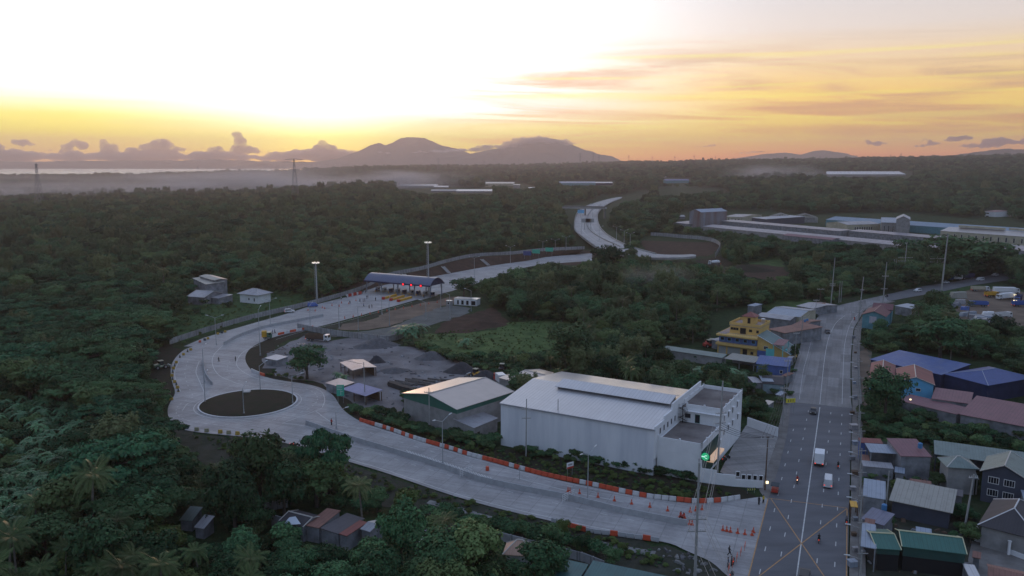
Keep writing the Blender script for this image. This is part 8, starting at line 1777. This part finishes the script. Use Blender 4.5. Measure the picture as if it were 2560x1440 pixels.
motorbike(1993,1207,RD+math.pi,'motorcycle coming with its lamp lit left of the white van',True,lit=True,top=4); motorbike(2095,1170,RD,'motorcycle riding right of the box truck',True); motorbike(2047,1355,RD,'motorcycle inside the orange box marking',True)
motorbike(2116,1310,RD,'motorcycle waiting at the right kerb',True,top=2); motorbike(1834,1408,1.2,'motorcycle parked by two people at the lower left of the junction',False); motorbike(1829,1442,.9,'motorcycle at the bottom edge left of the junction',False); motorbike(1818,1147,.4,'upper of the two motorcycles parked at the annex',False,.18); motorbike(1811,1153,.7,'lower of the two motorcycles parked at the annex',False,.18)
motorbike(2136,801,RD,'motorcycle with a red-dressed rider near the leaning pole',True,top=4); motorbike(705,1106,.5,'left motorcycle parked on the ramp kerb by the umbrella tree',False); motorbike(733,1114,.5,'middle motorcycle parked on the ramp kerb by the umbrella tree',False); motorbike(742,1116,.2,'right motorcycle parked on the ramp kerb by the umbrella tree',False)
motorbike(2217,742,3.6,'motorcycle riding on the upper bend of the road',True)
q = P(1937,1232,.2); o = empty('tricycle', 'small red tricycle with a black canopy at the kerb corner', 'tricycle', q, RD); extr(MB(), [(-.9,.4),(-.9,1.1),(.9,1.0),(1.1,.4)], 1.4).build('body', RED, o); b = MB(); b.box((0,0,1.9), (2.2,1.7,.12)); b.build('canopy', BD, o); b = MB(); [b.tube((x,y,.6), (x,y,1.9), .04, n=4) for x in (-.9,.9) for y in (-.7,.7)]; b.build('frame', STEEL, o); wheels(o, (-.6,.6), 1.5, .28, .12)
for k in range(5): q = P(1862-k*10, 1372+k*14, .2); b = MB(); b.tube((-.8,0,0), (-.8,0,1.1), .04, n=4); b.tube((.8,0,0), (.8,0,1.1), .04, n=4); b.tube((-.8,0,1.05), (.8,0,1.05), .06, n=4); b.tube((-.8,0,.6), (.8,0,.6), .06, n=4); o = b.build('steel_barricade', RB); o.location = q; o.rotation_euler = (0,0,1.2); tag(o, 'thin red barricade on the concrete left of the junction', 'barricade', 'thin red barricades left of the junction')
# roadside clutter on the right pavement
g = random.Random(9)
for k in range(16):
    q = P(g.uniform(2129,2140), 845+k*38, .38); b = MB(); w = g.uniform(.8,1.8); b.box((0,0,w*.35), (w,w*.8,w*.7)); b.box((0,0,w*.75), (w*1.2,w,.08)); o = b.build('roadside_stall', [WALLD,WOOD,R_GREY,R_PALE][k % 4]); o.location = q; o.rotation_euler = (0,0,g.uniform(-.2,.2)); tag(o, 'small stall or crate on the right pavement among the lamp poles', 'stall', 'small stalls on the right pavement')

# loose rubble in the yards
def litter(poly, n, ms, lab, smax=.9):
    xs = [a for a, _ in poly]; ys = [b_ for _, b_ in poly]; g = random.Random(int(xs[0])); b = MB(); c = 0; bm2 = MB()
    while c < n:
        a, b_ = g.uniform(min(xs), max(xs)), g.uniform(min(ys), max(ys))
        if not pip_mask(np.array([a]), np.array([b_]), poly)[0]: continue
        q = P(a, b_, 0); s = g.uniform(.15, smax); (b if c % 3 else bm2).box((q.x, q.y, .1+s*.15), (s*g.uniform(.6, 3), s*g.uniform(.5, 1.2), s*g.uniform(.2, .6)), g.uniform(0, 3.1), .7); c += 1
    tag(b.build('rubble', ms[0]), lab, kind='stuff'); tag(bm2.build('rubble', ms[1]), lab, kind='stuff')
litter([(660,900),(760,850),(900,850),(1060,880),(1200,930),(1240,955),(1000,975),(990,1015),(900,1010),(800,955)], 190, (GR1, WALLD), 'loose rubble and scraps over the gravel yard')
litter([(655,890),(690,866),(760,855),(790,880),(760,930),(690,925)], 70, (WOOD, WALLG), 'scraps around the tin shack beside the road curve')
litter([(2152,1290),(2240,1270),(2400,1320),(2430,1400),(2380,1440),(2152,1440)], 60, (WALLD, WOOD), 'yard clutter between the houses on the right')
litter([(2152,1180),(2340,1200),(2360,1225),(2152,1205)], 40, (WALLD, R_RUST), 'clutter behind the ribbed roof hall')
litter([(1640,1375),(1720,1380),(1800,1430),(1700,1440)], 50, (CONCD, GR1), 'broken concrete beside the lower ramp end', .7)
# ------------------------------------------------------------------ clouds and smoke
def cloud_mat(n, c, dens):
    M = bpy.data.materials.new(n); M.use_nodes = True; nt = M.node_tree; nt.nodes.clear(); v = nt.nodes.new('ShaderNodeVolumePrincipled'); o = nt.nodes.new('ShaderNodeOutputMaterial')
    v.inputs['Color'].default_value = (*c, 1); v.inputs['Density'].default_value = dens; v.inputs['Anisotropy'].default_value = .35; nt.links.new(v.outputs[0], o.inputs['Volume']); return M
CW, CDK, CAPM = cloud_mat('cloud_pale', (1.0,0.90,0.86), .012), cloud_mat('cloud_mauve', (0.66,0.55,0.60), .02), cloud_mat('cloud_cap', (1.0,0.93,0.93), .012)  # warm sunrise light is tinted into the pale cloud colour
def cloud(lobes, dist, m, lab, seed=1, vox=40, amp=1.0, kind=None, name='cloud', deep=.6):
    g = random.Random(seed); bm = bmesh.new(); k = dist/FPX
    if m is CW and not kind: lobes = lobes+[(lobes[0][0], 379, lobes[0][2]*1.25, 8)]
    for px, py, rx, ry in lobes:
        x = (px-1280)*k; v = (720-py)/FPX; z = HC+dist*(v*CP-SP)/(CP+v*SP); sub = max(1, int(rx/max(ry, 1)*1.2))
        for i in range(sub*5+3):
            fx = g.uniform(-1, 1) if sub > 1 or i else 0; fz = g.uniform(-.5, .35)
            s = ry*k*g.uniform(.6, 1.05)*(1-.4*abs(fx)); mtx = Matrix.Translation((x+fx*rx*k, dist+g.uniform(-1, 1)*rx*k*.4, z+fz*ry*k*(1-abs(fx))*.8)) @ Matrix.Diagonal((s*1.35, s*1.3*deep+s*.3, s*.8, 1))
            bmesh.ops.create_icosphere(bm, subdivisions=2, radius=1, matrix=mtx)
    me = bpy.data.meshes.new(name); bm.to_mesh(me); bm.free(); me.materials.append(m); o = bpy.data.objects.new(name, me); COL.objects.link(o)
    r = o.modifiers.new('merge', 'REMESH'); r.mode = 'VOXEL'; r.voxel_size = vox; r.use_smooth_shade = True
    for sc_, st in ((vox*9, vox*4.5*amp), (vox*3, vox*2.0*amp)):
        t = bpy.data.textures.new('billow', 'CLOUDS'); t.noise_scale = sc_; t.noise_depth = 4; d = o.modifiers.new('billow', 'DISPLACE'); d.texture = t; d.strength = st; d.mid_level = .5; d.texture_coords = 'GLOBAL'
    if kind: tag(o, lab, kind=kind)
    else: tag(o, lab, 'cloud', 'clouds low over the horizon')
    return o
cloud([(75,356,20,11),(95,362,14,6)], 16000, CW, 'round cumulus puff farthest left but one above the cloud bank', 1)
cloud([(12,366,16,9)], 16000, CW, 'small cumulus at the very left edge of the sky', 2)
cloud([(185,365,16,7),(205,358,10,8),(222,364,9,9)], 16000, CW, 'ragged pair of small cumulus right of the round puff', 3)
cloud([(286,366,16,13),(275,352,7,6)], 16000, CW, 'pointed cumulus between the ragged pair and the broad one', 4)
cloud([(415,362,34,14),(418,350,16,8),(380,366,14,8),(470,372,20,7),(500,377,10,4)], 16000, CW, 'broad cumulus with a domed top in the left sky', 5)
cloud([(550,372,18,7)], 16000, CW, 'low cumulus left of the tall tower cloud', 6)
cloud([(625,370,28,11),(612,352,13,12),(603,336,8,9)], 15800, CW, 'tall leaning tower of cumulus', 7, vox=32)
cloud([(820,368,24,11),(815,356,11,6),(790,374,14,6)], 15800, CW, 'cumulus just right of the brightest glow', 8, vox=34)
cloud([(345,374,16,6),(140,374,14,4),(690,380,20,4),(750,380,24,5),(870,378,16,5)], 15900, CW, 'row of very small cumulus tops along the cloud bank', 9)
cloud([(20+i*60, 385+(i*7 % 6), 62, 12) for i in range(15)]+[(10+i*80, 396, 70, 11) for i in range(12)], 16400, CW, 'long flat bank of cloud along the left horizon', 10, vox=60, kind='stuff', name='clouds')
cloud([(1755,366,26,3),(1775,360,10,2)], 15500, CDK, 'thin dark wisp above the far right hills', 11, vox=26, amp=.6)
cloud([(2185,358,26,6),(2150,352,14,3)], 15500, CDK, 'dark oval cloud right of the thin wisp', 12, vox=30, amp=.7)
cloud([(2290,364,30,4),(2320,358,20,4),(2295,349,16,3)], 15500, CDK, 'dark streak left of the big dark cloud', 13, vox=28, amp=.7)
cloud([(2382,345,28,9),(2362,351,18,6)], 15500, CDK, 'dark hump of cloud above the right ridge', 14, vox=30, amp=.7)
cloud([(2430,364,50,7),(2490,354,56,11),(2560,354,46,13),(2630,350,40,12)], 15500, CDK, 'large dark slanting cloud at the right edge', 15, vox=36, amp=.8)
cloud([(1330,348,46,9),(1375,352,40,8),(1300,356,40,7),(1240,366,50,6),(1180,374,60,5),(1110,378,60,4.5),(1050,380,30,3),(1420,358,26,4)], 11250, CAPM, 'cloud cap lying over the right-hand mountain with a long tail to the left', 16, vox=20, amp=.7, deep=1.0)
cloud([(975,382,20,3),(955,380,8,3)], 12000, CAPM, 'tiny cloud on the flank of the left mountain', 17, vox=18, amp=.6)
cloud([(1850,382,50,3.5),(1900,378,30,3)], 10800, CAPM, 'thin cloud layer over the left shoulder of the far right hills', 18, vox=20, amp=.6)
def smoke(px, py, r, hx, hy, hz, dens, lab, seed=0, col=(0.92,0.88,0.88), rz=0.0, nscale=2.2):
    az = math.atan((px-1280)/FPX*(CP+(720-py)/FPX*SP)); x, y = r*math.sin(az), r*math.cos(az); v = (720-py)/FPX; z = HC+y*(v*CP-SP)/(CP+v*SP)
    bm = bmesh.new(); bmesh.ops.create_icosphere(bm, subdivisions=3, radius=1); me = bpy.data.meshes.new('smoke'); bm.to_mesh(me); bm.free()
    M = bpy.data.materials.new('smoke_%d' % seed); M.use_nodes = True; nt = M.node_tree; nt.nodes.clear(); N = nt.nodes.new; L = nt.links.new
    tc = N('ShaderNodeTexCoord'); mp = N('ShaderNodeMapping'); mp.inputs['Scale'].default_value = (1, 1, .6); mp.inputs['Location'].default_value = (seed*3.1, 0, 0); L(tc.outputs['Object'], mp.inputs[0])
    nz = N('ShaderNodeTexNoise'); nz.inputs['Scale'].default_value = nscale; nz.inputs['Detail'].default_value = 4; L(mp.outputs[0], nz.inputs['Vector'])
    ln = N('ShaderNodeVectorMath'); ln.operation = 'LENGTH'; L(tc.outputs['Object'], ln.inputs[0])
    a = N('ShaderNodeMapRange'); a.interpolation_type = 'SMOOTHSTEP'; L(ln.outputs['Value'], a.inputs[0]); a.inputs[1].default_value = 1; a.inputs[2].default_value = .1
    c = N('ShaderNodeMapRange'); c.interpolation_type = 'SMOOTHSTEP'; L(nz.outputs[0], c.inputs[0]); c.inputs[1].default_value = .36; c.inputs[2].default_value = .68
    m1 = N('ShaderNodeMath'); m1.operation = 'MULTIPLY'; L(a.outputs[0], m1.inputs[0]); L(c.outputs[0], m1.inputs[1]); m2 = N('ShaderNodeMath'); m2.operation = 'MULTIPLY'; L(m1.outputs[0], m2.inputs[0]); m2.inputs[1].default_value = dens*2.2
    vp = N('ShaderNodeVolumePrincipled'); vp.inputs['Color'].default_value = (*col, 1); vp.inputs['Anisotropy'].default_value = .3; L(m2.outputs[0], vp.inputs['Density']); out = N('ShaderNodeOutputMaterial'); L(vp.outputs[0], out.inputs['Volume'])
    me.materials.append(M); o = bpy.data.objects.new('smoke', me); COL.objects.link(o); o.location = (x, y, z); o.scale = (hx, hy, hz); o.rotation_euler = (0, 0, rz); tag(o, lab, kind='stuff')
smoke(230, 468, 2500, 1000, 600, 44, 1.3e-3, 'low grey smoke lying over the village valley', 1)
smoke(740, 452, 2500, 700, 400, 50, 3.4e-3, 'smoke drifting left from the bright halls', 2)
smoke(985, 450, 2450, 190, 110, 36, 1.4e-2, 'dense smoke rising beside the bright white hall', 3)
smoke(1930, 437, 2350, 190, 120, 40, 6e-3, 'pale smoke over the right-hand plain', 4)
smoke(1650, 697, 415, 26, 12, 9, 3.0e-2, 'brownish smoke drifting over the palm woods', 5, col=(.85,.8,.74))
smoke(1010, 852, 305, 40, 14, 4, 2.0e-3, 'thin dust over the gravel yard', 6)
